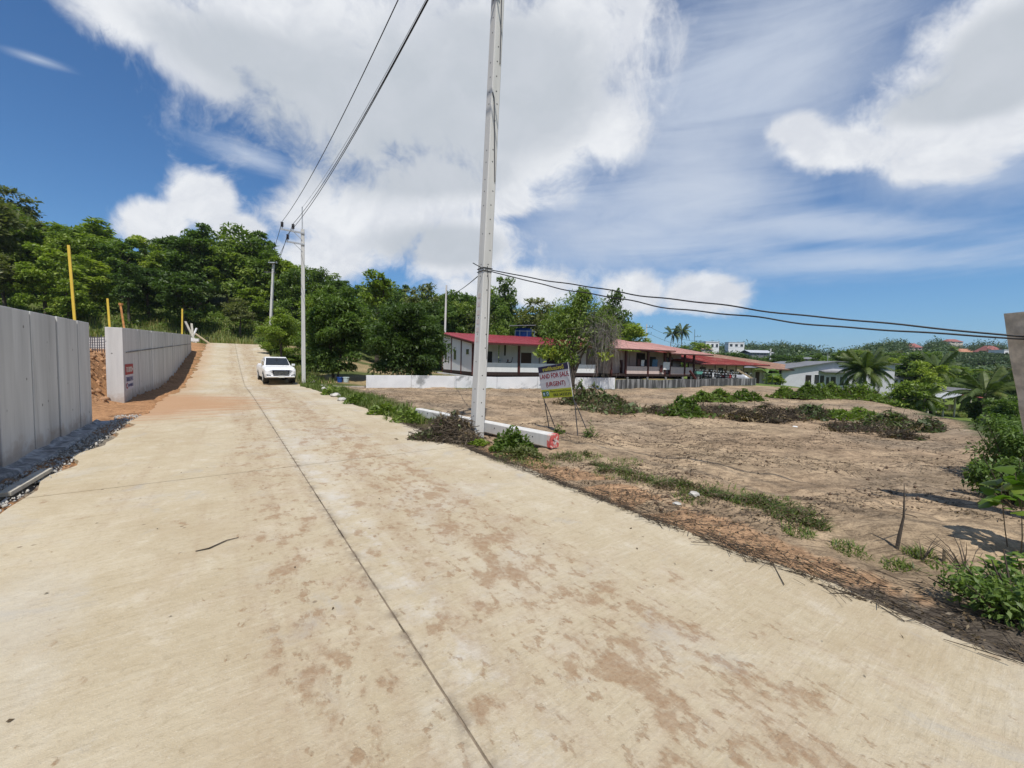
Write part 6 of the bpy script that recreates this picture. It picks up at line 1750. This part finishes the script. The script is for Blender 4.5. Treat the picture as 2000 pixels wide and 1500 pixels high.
def grasses():
    rng = np.random.RandomState(31); parts = []
    parts.append(blades(12000, strip(61, 74, -45, 8, rng), .75, rng, .045, (.72, .18)))
    parts.append(blades(3500, strip(44, 62, -26, -3.6, rng), .6, rng, .035, (.6, .18)))
    tag(link_mesh('grass', blade_mesh('grass', parts, 'grass_blade')), 'tall grass on the bank at the top of the road', 'grass', kind='stuff')
    parts = [blades(5200, strip(9.5, 29, 3.75, 4.9, rng, .8), .16, rng, .010, (.45, .2), .8), blades(1500, strip(28, 58, 3.8, 6, rng), .4, rng, .02, (.45, .2))]
    spots = [(*sn(rng.uniform(9, 28), rng.uniform(3.8, 5.1)), rng.uniform(.15, .4), 1) for _ in range(60)]
    parts.append(blades(4200, patches(spots, rng), .22, rng, .013, (.4, .16), .8))
    o = link_mesh('grass', blade_mesh('grass', parts, 'grass_blade')); tag(o, 'green grass along the right edge of the road towards the pickup', 'grass', kind='stuff')
    sp = [atp(1150, 895, .25), atp(1200, 925, .35), atp(1260, 935, .3), atp(1420, 965, .35), atp(1480, 985, .3), atp(1500, 975, .3), atp(1000, 900, .3), atp(1060, 905, .3), atp(1330, 950, .25), atp(1560, 1045, .15), atp(1660, 1075, .15), atp(1800, 1085, .12), atp(1220, 905, .3), atp(1350, 975, .2), atp(1750, 1110, .12), atp(1100, 890, .3)]
    parts = [blades(3400, patches(sp, rng), .065, rng, .005, (.40, .22), 2.2)]
    tag(link_mesh('grass', blade_mesh('grass', parts, 'grass_blade')), 'scattered grass tufts along the ragged edge of the cleared field', 'grass', kind='stuff')
    # the matted ridge of cut grass between the orange edge and the field
    line = [(1100, 884), (1160, 903), (1220, 924), (1290, 943), (1360, 958), (1420, 972), (1480, 985), (1540, 1000), (1600, 1020)]
    sp = []
    for (x0, y0), (x1, y1) in zip(line[:-1], line[1:]):
        for k in range(4):
            f = (k + rng.rand()) / 4; sp.append(atp(x0 + (x1 - x0) * f + rng.normal(0, 6), y0 + (y1 - y0) * f + rng.normal(0, 5), rng.uniform(.08, .2), rng.uniform(.3, 1.5)))
    parts = [blades(3000, patches(sp, rng), .075, rng, .005, (.14, .14), 3.0), blades(1300, patches(sp, rng), .06, rng, .006, (.55, .3), 2.2)]
    tag(link_mesh('grass', blade_mesh('grass', parts, 'grass_blade')), 'matted ridge of cut grass between the orange soil edge and the field', 'grass', kind='stuff')
    q = patches([(a + rng.normal(0, .06), b + rng.normal(0, .06), r * 1.3, w) for a, b, r, w in sp], rng)(3000); q = np.column_stack([q, np_zt(q) + .01 + .05 * rng.rand(3000) ** 2]); v, f = leaf_quads(q, unit(rng.normal(0, 1, q.shape) * np.array([1, 1, .3])), .05, .28, rng, droop=0, jit=.4)
    tag(link_mesh('leaf_litter', np_mesh('leaf_litter', v, f, np.clip(rng.normal(.2, .2, 3000), 0, 1), 'leaf_dry')), 'dead leaves in the matted ridge beside the orange soil edge', 'leaf litter', kind='stuff')
    sp = [atp(1880, 803, 4.5, 3), atp(1930, 806, 4.0), atp(1850, 800, 3.0, 2), atp(1870, 812, 2.0), atp(1910, 815, 2.0)]
    tag(link_mesh('grass', blade_mesh('grass', [blades(9000, patches(sp, rng), .22, rng, .03, (.72, .15))], 'grass_blade')), 'bright green lawn below the shack', 'grass', kind='stuff')
grasses()

def undergrowth():
    rng = np.random.RandomState(33); n = 620
    s = rng.uniform(69, 86, n); q = rng.uniform(-52, 14, n); c = np.stack([s * DX + q * NX, s * DY + q * NY], 1)
    z = zt(c[:, 0], c[:, 1]); r = rng.uniform(.5, 1.3, n); per = 70; ci = np.repeat(np.arange(n), per)
    d = unit(rng.normal(0, 1, (n * per, 3)) + np.array([0, 0, .5])); p = np.stack([c[ci, 0], c[ci, 1], z[ci] + r[ci] * .4], 1) + d * (r[ci] * rng.uniform(.3, 1, n * per))[:, None] * np.array([1.2, 1.2, .75])
    v, f = leaf_quads(p, d, .36, .45, rng)
    tag(link_mesh('undergrowth', np_mesh('undergrowth', v, f, np.clip(rng.normal(.45, .2, n * per) + rng.normal(0, .12, n)[ci], 0, 1), 'leaf_mid')), 'tangled shrubs and creepers at the foot of the wood', 'undergrowth', kind='stuff')
undergrowth()

def pile(px, py, wpx, hpx, kind, label, cat='cuttings', name='brush_pile', depthf=.55, seed=None, dens=1.0, rot=0.0, group=None):
    """a heap of cut brush: sticks, dead leaves and green leaves through a low mound"""
    c = at(px, py); k = c.y / FPX; W, H = wpx * k, hpx * k; Dp = W * depthf
    rng = np.random.RandomState(seed if seed is not None else int(px * 7 + py))
    c = c + Vector((0, Dp * .4, 0)); z = gz(c.x, c.y)
    root = thing(name, label, cat, (c.x, c.y, z), group)
    nl = max(3, int(W / .5)); lob = [(rng.uniform(-.75, .75) * W / 2, rng.uniform(-.6, .6) * Dp / 2, rng.uniform(.35, 1)) for _ in range(nl)] + [(0, 0, 1.0)]
    def pts(n, top=1.0, flat=0):
        i = rng.choice(len(lob), n); L = np.array(lob)[i]
        a = rng.uniform(0, 6.283, n); r = np.sqrt(rng.uniform(0, 1, n)); rx = W * .30 + W * .12 * flat
        r = r * (1 + .35 * (rng.uniform(0, 1, n) < .18) * rng.exponential(1, n)); x = L[:, 0] + rx * r * np.cos(a); y = L[:, 1] + Dp * .38 * r * np.sin(a)
        hh = H * .9 * L[:, 2] * np.clip(1 - r ** 1.5, .04, 1) * (.6 + .75 * vnoise(x * 3.1 + 50, y * 3.1 + 50))
        zz = hh * (rng.uniform(0, 1, n) ** .45) * top
        return np.stack([x, y, zz + .01], 1), hh
    A = W * Dp
    s = min(1.0, max(.35, c.y / 14))          # pieces are seen larger near by
    tw, dl, gl = {'dry': (1.0, .8, .05), 'brown': (1.6, .7, .03), 'green': (.25, .12, 1.0), 'mix': (.7, .5, .5), 'olive': (.8, .8, .35)}[kind]
    nt_ = int(dens * tw * 420 * max(A, .5) ** .8 / s); nd = int(dens * dl * 650 * max(A, .5) ** .8 / s); ng = int(dens * gl * 1000 * max(A, .5) ** .8 / s)
    if nt_:
        p, hh = pts(nt_); d = unit(rng.normal(0, 1, (nt_, 3)) * np.array([1, 1, .38])); l = rng.uniform(.12, .55, nt_)[:, None] * (1.2 if kind == 'brown' else 1)
        p0, p1 = p - d * l / 2, p + d * l / 2 + np.array([0, 0, .02]); p0[:, 2] = np.maximum(p0[:, 2], -.02)
        r0 = rng.uniform(.003, .009, nt_) * (1.0 + .4 * s)
        v, f = twig_prisms(p0, p1, r0, r0 * .5)
        tag(link_mesh('sticks', np_mesh('sticks', v, f, np.repeat(np.clip(rng.normal(.42, .25, nt_), 0, 1), 3), 'twig'), root), kind='stuff')
    if nd:
        p, hh = pts(nd, flat=1); v, f = leaf_quads(p, unit(rng.normal(0, 1, p.shape)), .10 + .09 * s, .32, rng, droop=.1)
        link_mesh('dead_leaves', np_mesh('dead_leaves', v, f, np.clip(rng.normal(.45, .22, nd), 0, 1), 'leaf_dry'), root)
    if ng:
        p, hh = pts(ng, 1.08); out = unit(rng.normal(0, .5, p.shape) + np.array([0, 0, .6])); v, f = leaf_quads(p, out, (.09 + .13 * s) * 1.15, .40, rng, droop=.2)
        link_mesh('green_leaves', np_mesh('green_leaves', v, f, np.clip(rng.normal(.45, .22, ng), 0, 1), 'leaf_mid' if kind == 'green' else 'leaf_wilt'), root)
    return root
G = 'heaps of cut brush across the cleared field'
pile(1165, 790, 120, 44, 'olive', 'tall rounded heap of withered cuttings before the low wall, right of the sign', group=G)
pile(1222, 808, 130, 20, 'olive', 'low trailing strip of withered cuttings right of the rounded heap', group=G)
pile(1285, 808, 90, 18, 'dry', 'flat brown litter strip between the olive and the green heaps', group=G)
pile(1350, 812, 120, 38, 'green', 'leafy green heap of fresh cuttings in the middle of the field', group=G)
pile(1415, 787, 90, 26, 'green', 'low green heap near the black-streaked wall, left of two', group=G)
pile(1462, 784, 60, 26, 'green', 'low green heap near the black-streaked wall, right of two', group=G)
pile(1420, 815, 130, 18, 'brown', 'low dark stick litter right of the leafy green heap', group=G)
pile(1512, 826, 130, 36, 'brown', 'dark brown tangle of sticks standing highest in the field', group=G)
pile(1595, 818, 110, 26, 'mix', 'mixed heap of green stems and sticks right of the dark tangle', group=G)
pile(1672, 842, 130, 18, 'dry', 'flat brown heap of dead stems at the front of the row', group=G)
pile(1700, 822, 110, 24, 'green', 'green leafy heap behind the flat brown heap', group=G)
pile(1770, 840, 120, 32, 'mix', 'large green leafy heap at the right end of the row', group=G)
pile(1838, 842, 80, 34, 'mix', 'grey green heap beside the sloping edge of the field', group=G)
pile(1790, 860, 90, 16, 'dry', 'low mound of bare earth and roots at the front right', group=G)
pile(1750, 785, 120, 22, 'brown', 'grey brown sticks below the dark grey roof', group=G)
G2 = 'low shrubs along the far edge of the field'
for i, (px, py, w, h, l) in enumerate(((1540, 778, 70, 24, 'first low green shrub right of the banana plants, at the field edge'), (1590, 780, 76, 34, 'low green shrub under the dark door of the gabled house'), (1640, 779, 86, 36, 'low green shrub under the windows of the gabled house'), (1690, 782, 90, 36, 'low green shrub at the foot of the full low palm'), (1735, 788, 80, 36, 'dull low shrub right of the full low palm'))):
    pile(px, py, w, h, 'green', l, 'shrub', 'shrub', group=G2)
pile(858, 862, 110, 58, 'brown', 'brown tangled heap of dead vines left of the near pole', dens=1.5, seed=4)
pile(884, 852, 70, 60, 'dry', 'dead vine stalks piled against the near pole foot', dens=1.0, seed=14)
pile(835, 862, 70, 22, 'mix', 'small withered heap at the road edge left of the dead vines', seed=5)

def leafy_plant(px, py, wpx, hpx, leaf, n, label, mat='leaf_mid', depthf=.7, seed=1, name='leafy_plant', cat='plant', aspect=.6):
    c = at(px, py); k = c.y / FPX; W, H = wpx * k, hpx * k; rng = np.random.RandomState(seed)
    c = c + Vector((0, W * depthf * .4, 0)); root = thing(name, label, cat, (c.x, c.y, gz(c.x, c.y)))
    a = rng.uniform(0, 6.283, n); r = np.sqrt(rng.uniform(0, 1, n)); lob = .75 + .25 * np.sin(a * 3 + seed)
    hh = H * (1 - r ** 2.2) * (.55 + .45 * np.sin(a * 2.3 + r * 5 + seed) ** 2)
    p = np.stack([W / 2 * r * np.cos(a) * lob, W * depthf / 2 * r * np.sin(a) * lob, hh * rng.uniform(.25, 1, n) + .02], 1)
    out = unit(np.stack([np.cos(a) * r, np.sin(a) * r, np.full(n, .7)], 1)); v, f = leaf_quads(p, out, leaf, aspect, rng, droop=.15, jit=.5)
    link_mesh('foliage', np_mesh('foliage', v, f, np.clip(rng.normal(.5, .22, n), 0, 1), mat), root)
    m = 40; q = p[rng.choice(n, m)]; q0 = q * np.array([.5, .5, 0]); v, f = twig_prisms(q0, q, np.full(m, .006), np.full(m, .003))
    tag(link_mesh('stems', np_mesh('stems', v, f, np.full(len(f), .6), 'twig'), root), kind='stuff')
    return root
leafy_plant(1000, 886, 105, 50, .085, 1500, 'fresh green creeper growing over the fallen pole beside the near pole', seed=3)
leafy_plant(1020, 900, 120, 26, .055, 900, 'low weeds in front of the fallen pole', 'leaf_olive', seed=4)
leafy_plant(935, 872, 50, 12, .06, 350, 'bright weeds at the foot of the near pole', 'leaf_bright', seed=6)
leafy_plant(1155, 856, 34, 36, .12, 70, 'small grassy weed at the foot of the right sign strut', 'leaf_mid', seed=7, aspect=.2)
leafy_plant(1092, 850, 30, 20, .07, 90, 'tiny weed at the foot of the left sign strut', seed=8)
for i, (px, py, w, h, l) in enumerate(((640, 772, 50, 22, 'weeds on the road edge just right of the far pole'), (690, 790, 60, 24, 'weeds on the road edge midway between the two tall poles'), (745, 812, 70, 26, 'weeds on the road edge left of the fallen pole'), (795, 828, 80, 32, 'bushy weeds in front of the far end of the fallen pole'), (605, 752, 40, 26, 'weeds round the foot of the far pole'), (590, 740, 30, 26, 'weeds beside the pickup front wheel'))):
    leafy_plant(px, py, w, h, .10 + .03 * (i < 3), 420, l, 'leaf_mid', seed=20 + i)
hero('bush1', 1518, 44, 732, 40, 'small bright shrub at the end of the black-streaked wall', 'shrub', 'shrub')
hero('bush2', 533, 44, 655, 60, 'dark shrub at the road crest behind the pickup', 'shrub', 'shrub')
hero('bush0', 585, 38, 690, 80, 'shady shrub between pickup and far pole', 'shrub', 'shrub')
hero('bush2', 620, 33, 680, 70, 'dark shrub behind the far pole under the mango branches', 'shrub', 'shrub')

# banana plants at the end of the streaked wall
def banana(px, py, depth, h, label, seed):
    p = P(px, py, depth); z = gz(p.x, p.y); r = random.Random(seed)
    root = thing('banana_plant', label, 'banana plant', (p.x, p.y, z)); MB().tube([(0, 0, -.2), (0, 0, h * .55)], [.10, .06], 8).build('stem', 'leaf_green_stem', root, world=False)
    for k in range(8):
        a = k * 2.4 + r.random(); L = h * r.uniform(.5, .7); rows = []
        for i in range(7):
            f = i / 6; rr = L * f * .75; zz = h * .5 + L * (.8 * f - .75 * f * f * r.uniform(.8, 1.2)); w = .22 * h * .5 * math.sin(math.pi * (f * .88 + .06))
            rows.append([(math.cos(a) * rr - math.sin(a) * w * s, math.sin(a) * rr + math.cos(a) * w * s, zz - abs(s) * w * .35) for s in (-1, 0, 1)])
        MB().sheet(rows).build('leaf', 'banana_leaf', root, world=False, smooth=True)
plain('leaf_green_stem', (.13, .17, .05), .6, .3); m_ = leafy('banana_leaf', [(.07, .12, .02), (.10, .17, .03), (.14, .20, .04)], spread=.9)
banana(1497, 745, 40, 2.6, 'taller banana plant beside the end of the streaked wall', 1)
banana(1508, 748, 42, 1.9, 'shorter banana plant right of the taller one', 2)

# ---- right edge: leaning bushes and the broad-leaved creeper by the viewer
def edge_bush(px, py, wpx, hpx, label, seed, leaf=.075, n=3200, mat='leaf_mid', dd=0.0):
    c = at(px, py); k = c.y / FPX; W, H = wpx * k, hpx * k; rng = np.random.RandomState(seed)
    root = thing('bush', label, 'bush', (c.x, c.y, gz(c.x, c.y)))
    cs = np.array([(rng.uniform(-.5, .5) * W, rng.uniform(-.3, .6) * W, H * rng.uniform(.2, .82)) for _ in range(26)]); ci = rng.choice(26, n)
    d = unit(rng.normal(0, 1, (n, 3)) + np.array([0, 0, .3])); p = cs[ci] + d * (rng.uniform(.1, 1, n) ** .6)[:, None] * W * .24
    p[:, 2] = np.maximum(p[:, 2], .03)
    v, f = leaf_quads(p, d, leaf, .40, rng, droop=.4); link_mesh('foliage', np_mesh('foliage', v, f, np.clip(rng.normal(.40, .2, n), 0, 1), mat), root)
    m = 46; q = cs[rng.choice(26, m)] + rng.normal(0, .1, (m, 3)); v, f = twig_prisms(q * np.array([.3, .3, 0]), q, np.full(m, .010), np.full(m, .004)); tag(link_mesh('branches', np_mesh('branches', v, f, np.full(len(f), .4), 'twig'), root), kind='stuff')
edge_bush(2012, 955, 120, 160, 'tall green bush at the right edge in front of the leaning post', 41, .062, 5200, 'leaf_dark')
edge_bush(1995, 985, 90, 90, 'lower dark green bush at the right edge, nearer than the tall one', 42, .07, 2400, 'leaf_dark')
edge_bush(1966, 938, 50, 44, 'small bush left of the tall bush at the right edge', 43, .06, 1300, 'leaf_dark')
def vine_leaf_mesh(seed):
    r = random.Random(seed); pts = []
    out = [(0, 0), (.22, -.10), (.48, .02), (.50, .30), (.34, .46), (.30, .70), (.0, 1.0), (-.30, .70), (-.34, .46), (-.50, .30), (-.48, .02), (-.22, -.10)]
    vs = [(0, .35, .05)] + [(x * r.uniform(.9, 1.1), y * r.uniform(.95, 1.05), -.22 * abs(x) - .16 * max(y - .4, 0) ** 1.3) for x, y in out]
    n = len(out); me = bpy.data.meshes.new('leaf'); me.from_pydata(vs, [], [(0, 1 + i, 1 + (i + 1) % n) for i in range(n)])
    a = me.attributes.new('tint', 'FLOAT', 'FACE'); a.data.foreach_set('value', [r.uniform(.2, .8)] * len(me.polygons))
    me.polygons.foreach_set('use_smooth', [True] * n); return me
leafy('vine_leaf', [(.035, .075, .012), (.075, .145, .022), (.13, .205, .03), (.24, .29, .045)], trans=.4, spread=.7, rough=.4)
VL = [vine_leaf_mesh(i) for i in range(4)]
for me in VL: me.materials.append(MAT['vine_leaf'])
def creeper(c, W, D_, H, n, size, label, seed, drop=0.0):
    r = random.Random(seed); root = thing('creeper', label, 'creeper', c); stems = MB()
    for k in range(9 if drop else 0):
        x, y = r.uniform(-.35, .35) * W, r.uniform(-.35, .35) * D_
        stems.tube([(x * .6 + .08, y * .6 + .05, -drop), (x * .8 + .03 * math.sin(k), y * .8, -drop * .5), (x, y, H * .35)], [.005, .004, .0025], 5)
    for k in range(n):
        a = r.random() * 6.283; q = math.sqrt(r.random()); h = H * (1 - q ** 2.2) * r.uniform(.35, 1)
        p = Vector((math.cos(a) * q * W / 2, math.sin(a) * q * D_ / 2, h + .03))
        o = link_mesh('leaf', VL[k % 4], root, p); s_ = size * r.uniform(.6, 1.25); o.scale = (s_, s_, s_)
        o.rotation_euler = (r.uniform(-.9, .5), r.uniform(-.5, .5), a - 1.57 + r.uniform(-.9, .9))
        if k % 3 == 0: stems.tube([(p.x * .5, p.y * .5, 0), (p.x * .8, p.y * .8, h * .7), p], [.005, .004, .003], 4)
    stems.build('stems', 'twig_plain', root, world=False)
plain('twig_plain', (.16, .12, .075), .9, .3, 12)
c = at(1975, 1185); creeper((c.x + .36, c.y + .12, gz(c.x, c.y)), .74, .62, .34, 220, .060, 'broad-leaved green creeper on the verge at the lower right corner', 3)
c = at(2010, 1120); creeper((c.x + .36, c.y + .3, gz(c.x, c.y) + .42), .46, .5, .46, 70, .12, 'bright large creeper leaves hanging into view at the right edge', 4, drop=.47)
edge_bush(2000, 1215, 150, 70, 'dark undergrowth beneath the broad-leaved creeper at the lower right', 47, .05, 1500, 'leaf_dark')

# dead stick standing in the field, broken white stump, bare twigs
def upright_stick():
    a = at(1751, 1071); d = a.y
    t = thing('dead_stick', 'dark dead stick standing upright near the verge in the right foreground', 'stick', a)
    MB().tube([a - Vector((0, 0, .05)), P(1757, 1045, d), P(1765, 1010, d), P(1766, 978, d), P(1766, 946, d)], [.016, .015, .009, .006, .002], 7).build('stem', 'bark', t)
    MB().tube([P(1765, 1003, d), P(1785, 1008, d + .1), P(1792, 1012, d + .1)], [.005, .004, .002], 5).build('twig', 'bark', t); MB().tube([P(1764, 1005, d), P(1752, 1002, d), P(1742, 1008, d)], [.004, .003, .0015], 5).build('twig', 'bark', t)
    b = at(1847, 1098); t = thing('cut_stump', 'pale freshly cut stump sticking up in the right foreground', 'stump', b)
    MB().tube([b - Vector((0, 0, .05)), b + Vector((-.005, 0, .05)), b + Vector((-.012, 0, .115))], [.024, .020, .017], 8).build('stump', 'timber', t)
    b = at(1886, 1112); t = thing('bare_twigs', 'bare leafless twigs fanning up beside the cut stump', 'twigs', b); r = random.Random(3); mb = MB()
    for k in range(11):
        a_ = r.uniform(-1, 1); p1 = b + Vector((a_ * .30, r.uniform(-.1, .2), r.uniform(.12, .30))); mb.tube([b + Vector((a_ * .04, 0, -.02)), b.lerp(p1, .5) + Vector((0, 0, .03)), p1], [.004, .003, .0012], 4)
    mb.build('twigs', 'bark', t)
    b = at(1800, 1095); t = thing('bare_twigs', 'bare thin twigs rising between dead stick and cut stump', 'twigs', b); mb = MB()
    for k in range(8):
        a_ = r.uniform(-1, 1); p1 = b + Vector((a_ * .25, r.uniform(-.1, .1), r.uniform(.08, .22))); mb.tube([b + Vector((0, 0, -.02)), b.lerp(p1, .5) + Vector((0, 0, .02)), p1], [.004, .003, .0012], 4)
    mb.build('twigs', 'bark', t)
    a, b = at(382, 1079), at(466, 1052); t = thing('fallen_twig', 'thin bent twig lying on the road left of the middle joint', 'twig', a)
    MB().tube([a + Vector((0, 0, .012)), a.lerp(b, .3) + Vector((.02, -.03, .014)), a.lerp(b, .65) + Vector((0, .03, .014)), b + Vector((0, 0, .012))], [.004, .006, .005, .003], 5).build('twig', 'bark', t)
upright_stick()

def litter():
    rng = np.random.RandomState(77)
    def field_pts(n, near=True):
        out = []
        while sum(len(o) for o in out) < n:
            th = rng.uniform(-.75, 1.15, n); r = 3 + 32 * rng.uniform(0, 1, n) ** 1.25; p = np.stack([r * np.sin(th), r * np.cos(th)], 1)
            s, q = to_sn(p[:, 0], p[:, 1]); ok = in_poly(p[:, 0], p[:, 1], FIELD) & (q > 3.9) & (fbm(p[:, 0] * .5 + 9, p[:, 1] * 1.3, 4) > .40 + .14 * rng.rand(n)); out.append(p[ok])
        return np.concatenate(out)[:n]
    def lay(p, L, r, dz=.006, tilt=.12):
        n = len(p); a = np.where(rng.rand(n) < .55, rng.normal(.35, .5, n), rng.uniform(0, 6.283, n)); l = L * rng.lognormal(0, .55, n)
        z = np_zt(p); d = np.stack([np.cos(a), np.sin(a)], 1) * l[:, None] / 2
        A = p - d; B = p + d; p0 = np.column_stack([A, np_zt(A) + dz]); p1 = np.column_stack([B, np_zt(B) + dz + tilt * l * rng.rand(n)]); rr = r * rng.uniform(.5, 1.6, n)
        return twig_prisms(p0, p1, rr, rr * .6), n
    (v, f), n = lay(field_pts(17000), .065, .0026)
    tag(link_mesh('litter', np_mesh('litter', v, f, np.repeat(np.clip(rng.normal(.45, .34, n), 0, 1), 3), 'twig')), 'broken twigs and straw strewn over the cleared field', 'litter', kind='stuff')
    # dead leaves on the field
    p = field_pts(12000); q = np.column_stack([p, np_zt(p) + .012]); v, f = leaf_quads(q, unit(rng.normal(0, 1, q.shape) * np.array([1, 1, .15])), .042, .4, rng, droop=0, jit=.2); v[:, 2] += 0
    tag(link_mesh('leaf_litter', np_mesh('leaf_litter', v, f, np.clip(rng.normal(.45, .25, len(p)), 0, 1), 'leaf_dry')), 'dead leaves scattered on the cleared field', 'leaf litter', kind='stuff')
    # clods
    p = field_pts(2200); r = .008 + .026 * rng.rand(len(p)) ** 4; o8 = np.array([(1, 0, 0), (0, 1, 0), (-1, 0, 0), (0, -1, 0), (0, 0, 1), (0, 0, -1)], float)
    V = (o8[None] * rng.uniform(.6, 1.2, (len(p), 6, 1)) * r[:, None, None] + np.column_stack([p, np_zt(p) + r * .3])[:, None]).reshape(-1, 3)
    F = (np.arange(len(p))[:, None, None] * 6 + np.array([(0, 1, 4), (1, 2, 4), (2, 3, 4), (3, 0, 4), (1, 0, 5), (2, 1, 5), (3, 2, 5), (0, 3, 5)])[None]).reshape(-1, 3)
    tag(link_mesh('clods', np_mesh('clods', V, F, None, 'clod')), 'clods of dry earth on the cleared field', 'clods', kind='stuff')
    # the swept band of dead stalks along the edge of the concrete
    n = 2300; s = -2.5 + 12.5 * rng.uniform(0, 1, n) ** 1.1; q = 3.62 + np.abs(rng.normal(0, .13, n)) * (1 + np.clip(1.8 - s, 0, 2) * 1.5) - .10 * rng.uniform(0, 1, n) ** 6; p = np.stack([s * DX + q * NX, s * DY + q * NY], 1)
    a = math.atan2(DY, DX) + rng.normal(0, .75, n); l = .12 * rng.lognormal(0, .6, n); d = np.stack([np.cos(a), np.sin(a)], 1) * l[:, None] / 2
    A, B = p - d, p + d; zz = lambda w: np.where(to_sn(w[:, 0], w[:, 1])[1] < 3.7, .006, np_zt(w)) + .005 + .05 * rng.rand(n) ** 3
    rr = .0022 * rng.uniform(.5, 1.8, n); v, f = twig_prisms(np.column_stack([A, zz(A)]), np.column_stack([B, zz(B)]), rr, rr * .6)
    tag(link_mesh('dead_stalks', np_mesh('dead_stalks', v, f, np.repeat(np.clip(rng.normal(.40, .26, n), 0, 1), 3), 'twig')), 'dark dead stalks swept along the right edge of the concrete', 'dead stalks', kind='stuff')
    n = 2600; s = -2.5 + 12.5 * rng.uniform(0, 1, n); q = 3.65 + np.abs(rng.normal(0, .33, n)); p = np.stack([s * DX + q * NX, s * DY + q * NY], 1)
    zq = np.where(q < 3.7, .01, np_zt(p) + .015); v, f = leaf_quads(np.column_stack([p, zq]), unit(rng.normal(0, 1, (n, 3)) * np.array([1, 1, .2])), .04, .35, rng, droop=0, jit=.3)
    tag(link_mesh('leaf_litter', np_mesh('leaf_litter', v, f, np.clip(rng.normal(.32, .24, n), 0, 1), 'leaf_dry')), 'dead leaves caught along the right edge of the concrete', 'leaf litter', kind='stuff')
    # bits blown on to the road, and gravel by the near wall
    n = 80; s = -1.5 + 14 * rng.rand(n) ** 1.3; q = rng.uniform(-1.7, 3.6, n); p = np.stack([s * DX + q * NX, s * DY + q * NY], 1); v, f = leaf_quads(np.column_stack([p, np.full(n, .011)]), unit(rng.normal(0, 1, (n, 3)) * np.array([1, 1, .1])), .024, .5, rng, droop=0, jit=.1)
    tag(link_mesh('leaf_litter', np_mesh('leaf_litter', v, f, rng.uniform(0, .5, n), 'leaf_dry')), 'small dead leaves blown across the concrete road', 'leaf litter', kind='stuff')
    n = 2600; s = rng.uniform(2, 14.5, n); q = -1.88 - .45 * rng.rand(n) ** .8; p = np.stack([s * DX + q * NX, s * DY + q * NY], 1); r = .008 + .022 * rng.rand(n) ** 3
    V = (o8[None] * rng.uniform(.6, 1.2, (n, 6, 1)) * r[:, None, None] + np.column_stack([p, np_zt(p) + .005])[:, None]).reshape(-1, 3); F = (np.arange(n)[:, None, None] * 6 + np.array([(0, 1, 4), (1, 2, 4), (2, 3, 4), (3, 0, 4), (1, 0, 5), (2, 1, 5), (3, 2, 5), (0, 3, 5)])[None]).reshape(-1, 3)
    tag(link_mesh('gravel', np_mesh('gravel', V, F, None, 'stone')), 'cement crumbs and gravel between near wall and road', 'gravel', kind='stuff')
    # excavated earth crumbs on the site
    n = 1500; s = rng.uniform(14.5, 24, n); q = -3.2 - 6 * rng.rand(n); p = np.stack([s * DX + q * NX, s * DY + q * NY], 1); r = .03 + .16 * rng.rand(n) ** 4
    V = (o8[None] * rng.uniform(.5, 1.2, (n, 6, 1)) * r[:, None, None] + np.column_stack([p, np_zt(p) + r * .2])[:, None]).reshape(-1, 3); F = (np.arange(n)[:, None, None] * 6 + np.array([(0, 1, 4), (1, 2, 4), (2, 3, 4), (3, 0, 4), (1, 0, 5), (2, 1, 5), (3, 2, 5), (0, 3, 5)])[None]).reshape(-1, 3)
    tag(link_mesh('soil_lumps', np_mesh('soil_lumps', V, F, None, 'soil_orange')), 'lumps of dug orange earth behind the gap in the walls', 'soil lumps', kind='stuff')
litter()

def rock(px, py, size, label, mat='stone', group=None, seed=0, flat=.6, name='stone'):
    c = at(px, py); r = random.Random(seed); bm = bmesh.new(); bmesh.ops.create_icosphere(bm, subdivisions=2, radius=size / 2)
    for v in bm.verts: v.co *= r.uniform(.82, 1.12); v.co.z *= flat
    me = bpy.data.meshes.new(name); bm.to_mesh(me); bm.free(); me.materials.append(MAT[mat]); o = link_mesh(name, me, None, c + Vector((0, 0, size * flat * .22))); o.rotation_euler = (0, 0, r.random() * 6)
    return tag(o, label, 'stone' if mat == 'stone' else 'scrap', group)
gs = 'pale stones in the grass beside the road'
for i, (px, py, s_, l) in enumerate(((612, 748, .42, 'pale stone in the grass nearest the far pole'), (629, 757, .40, 'pale stone in the roadside grass, second from the far pole'), (637, 763, .50, 'largest pale stone in the roadside grass'), (655, 775, .42, 'flat pale stone in the grass below the largest one'), (668, 783, .34, 'small pale stone in the grass, farthest from the far pole'))): rock(px, py, s_, l, group=gs, seed=i)
rock(1355, 968, .13, 'grey stone on the dead stalks at the verge, below the cut brush', seed=8); rock(1322, 985, .10, 'small grey stone at the edge of the concrete', seed=9, flat=.4)
rock(1609, 818, .26, 'white scrap lying among the brush heaps', 'white_scrap', seed=10, flat=.5, name='scrap'); rock(1553, 834, .14, 'small white scrap in front of the dark brown tangle', 'white_scrap', seed=11, flat=.3, name='scrap'); rock(1794, 858, .13, 'thin white scrap on the bare field at right', 'white_scrap', seed=12, flat=.3, name='scrap')
rock(820, 815, .22, 'whitish lump by the far end of the fallen pole', seed=13)

# ================================================================== AIR
def haze():
    m = bpy.data.materials.new('haze'); m.use_nodes = True; nt = m.node_tree; nt.nodes.clear(); MAT['haze'] = m
    o = nt.nodes.new('ShaderNodeOutputMaterial'); v = nt.nodes.new('ShaderNodeVolumePrincipled')
    v.inputs['Color'].default_value = (.80, .90, 1.0, 1); v.inputs['Density'].default_value = 0.00014; v.inputs['Anisotropy'].default_value = 0.2
    nt.links.new(v.outputs[0], o.inputs['Volume'])
    ob = MB().box((150, 1175, 52), (3900, 3100, 150)).build('haze', 'haze'); tag(ob, kind='stuff')
haze()
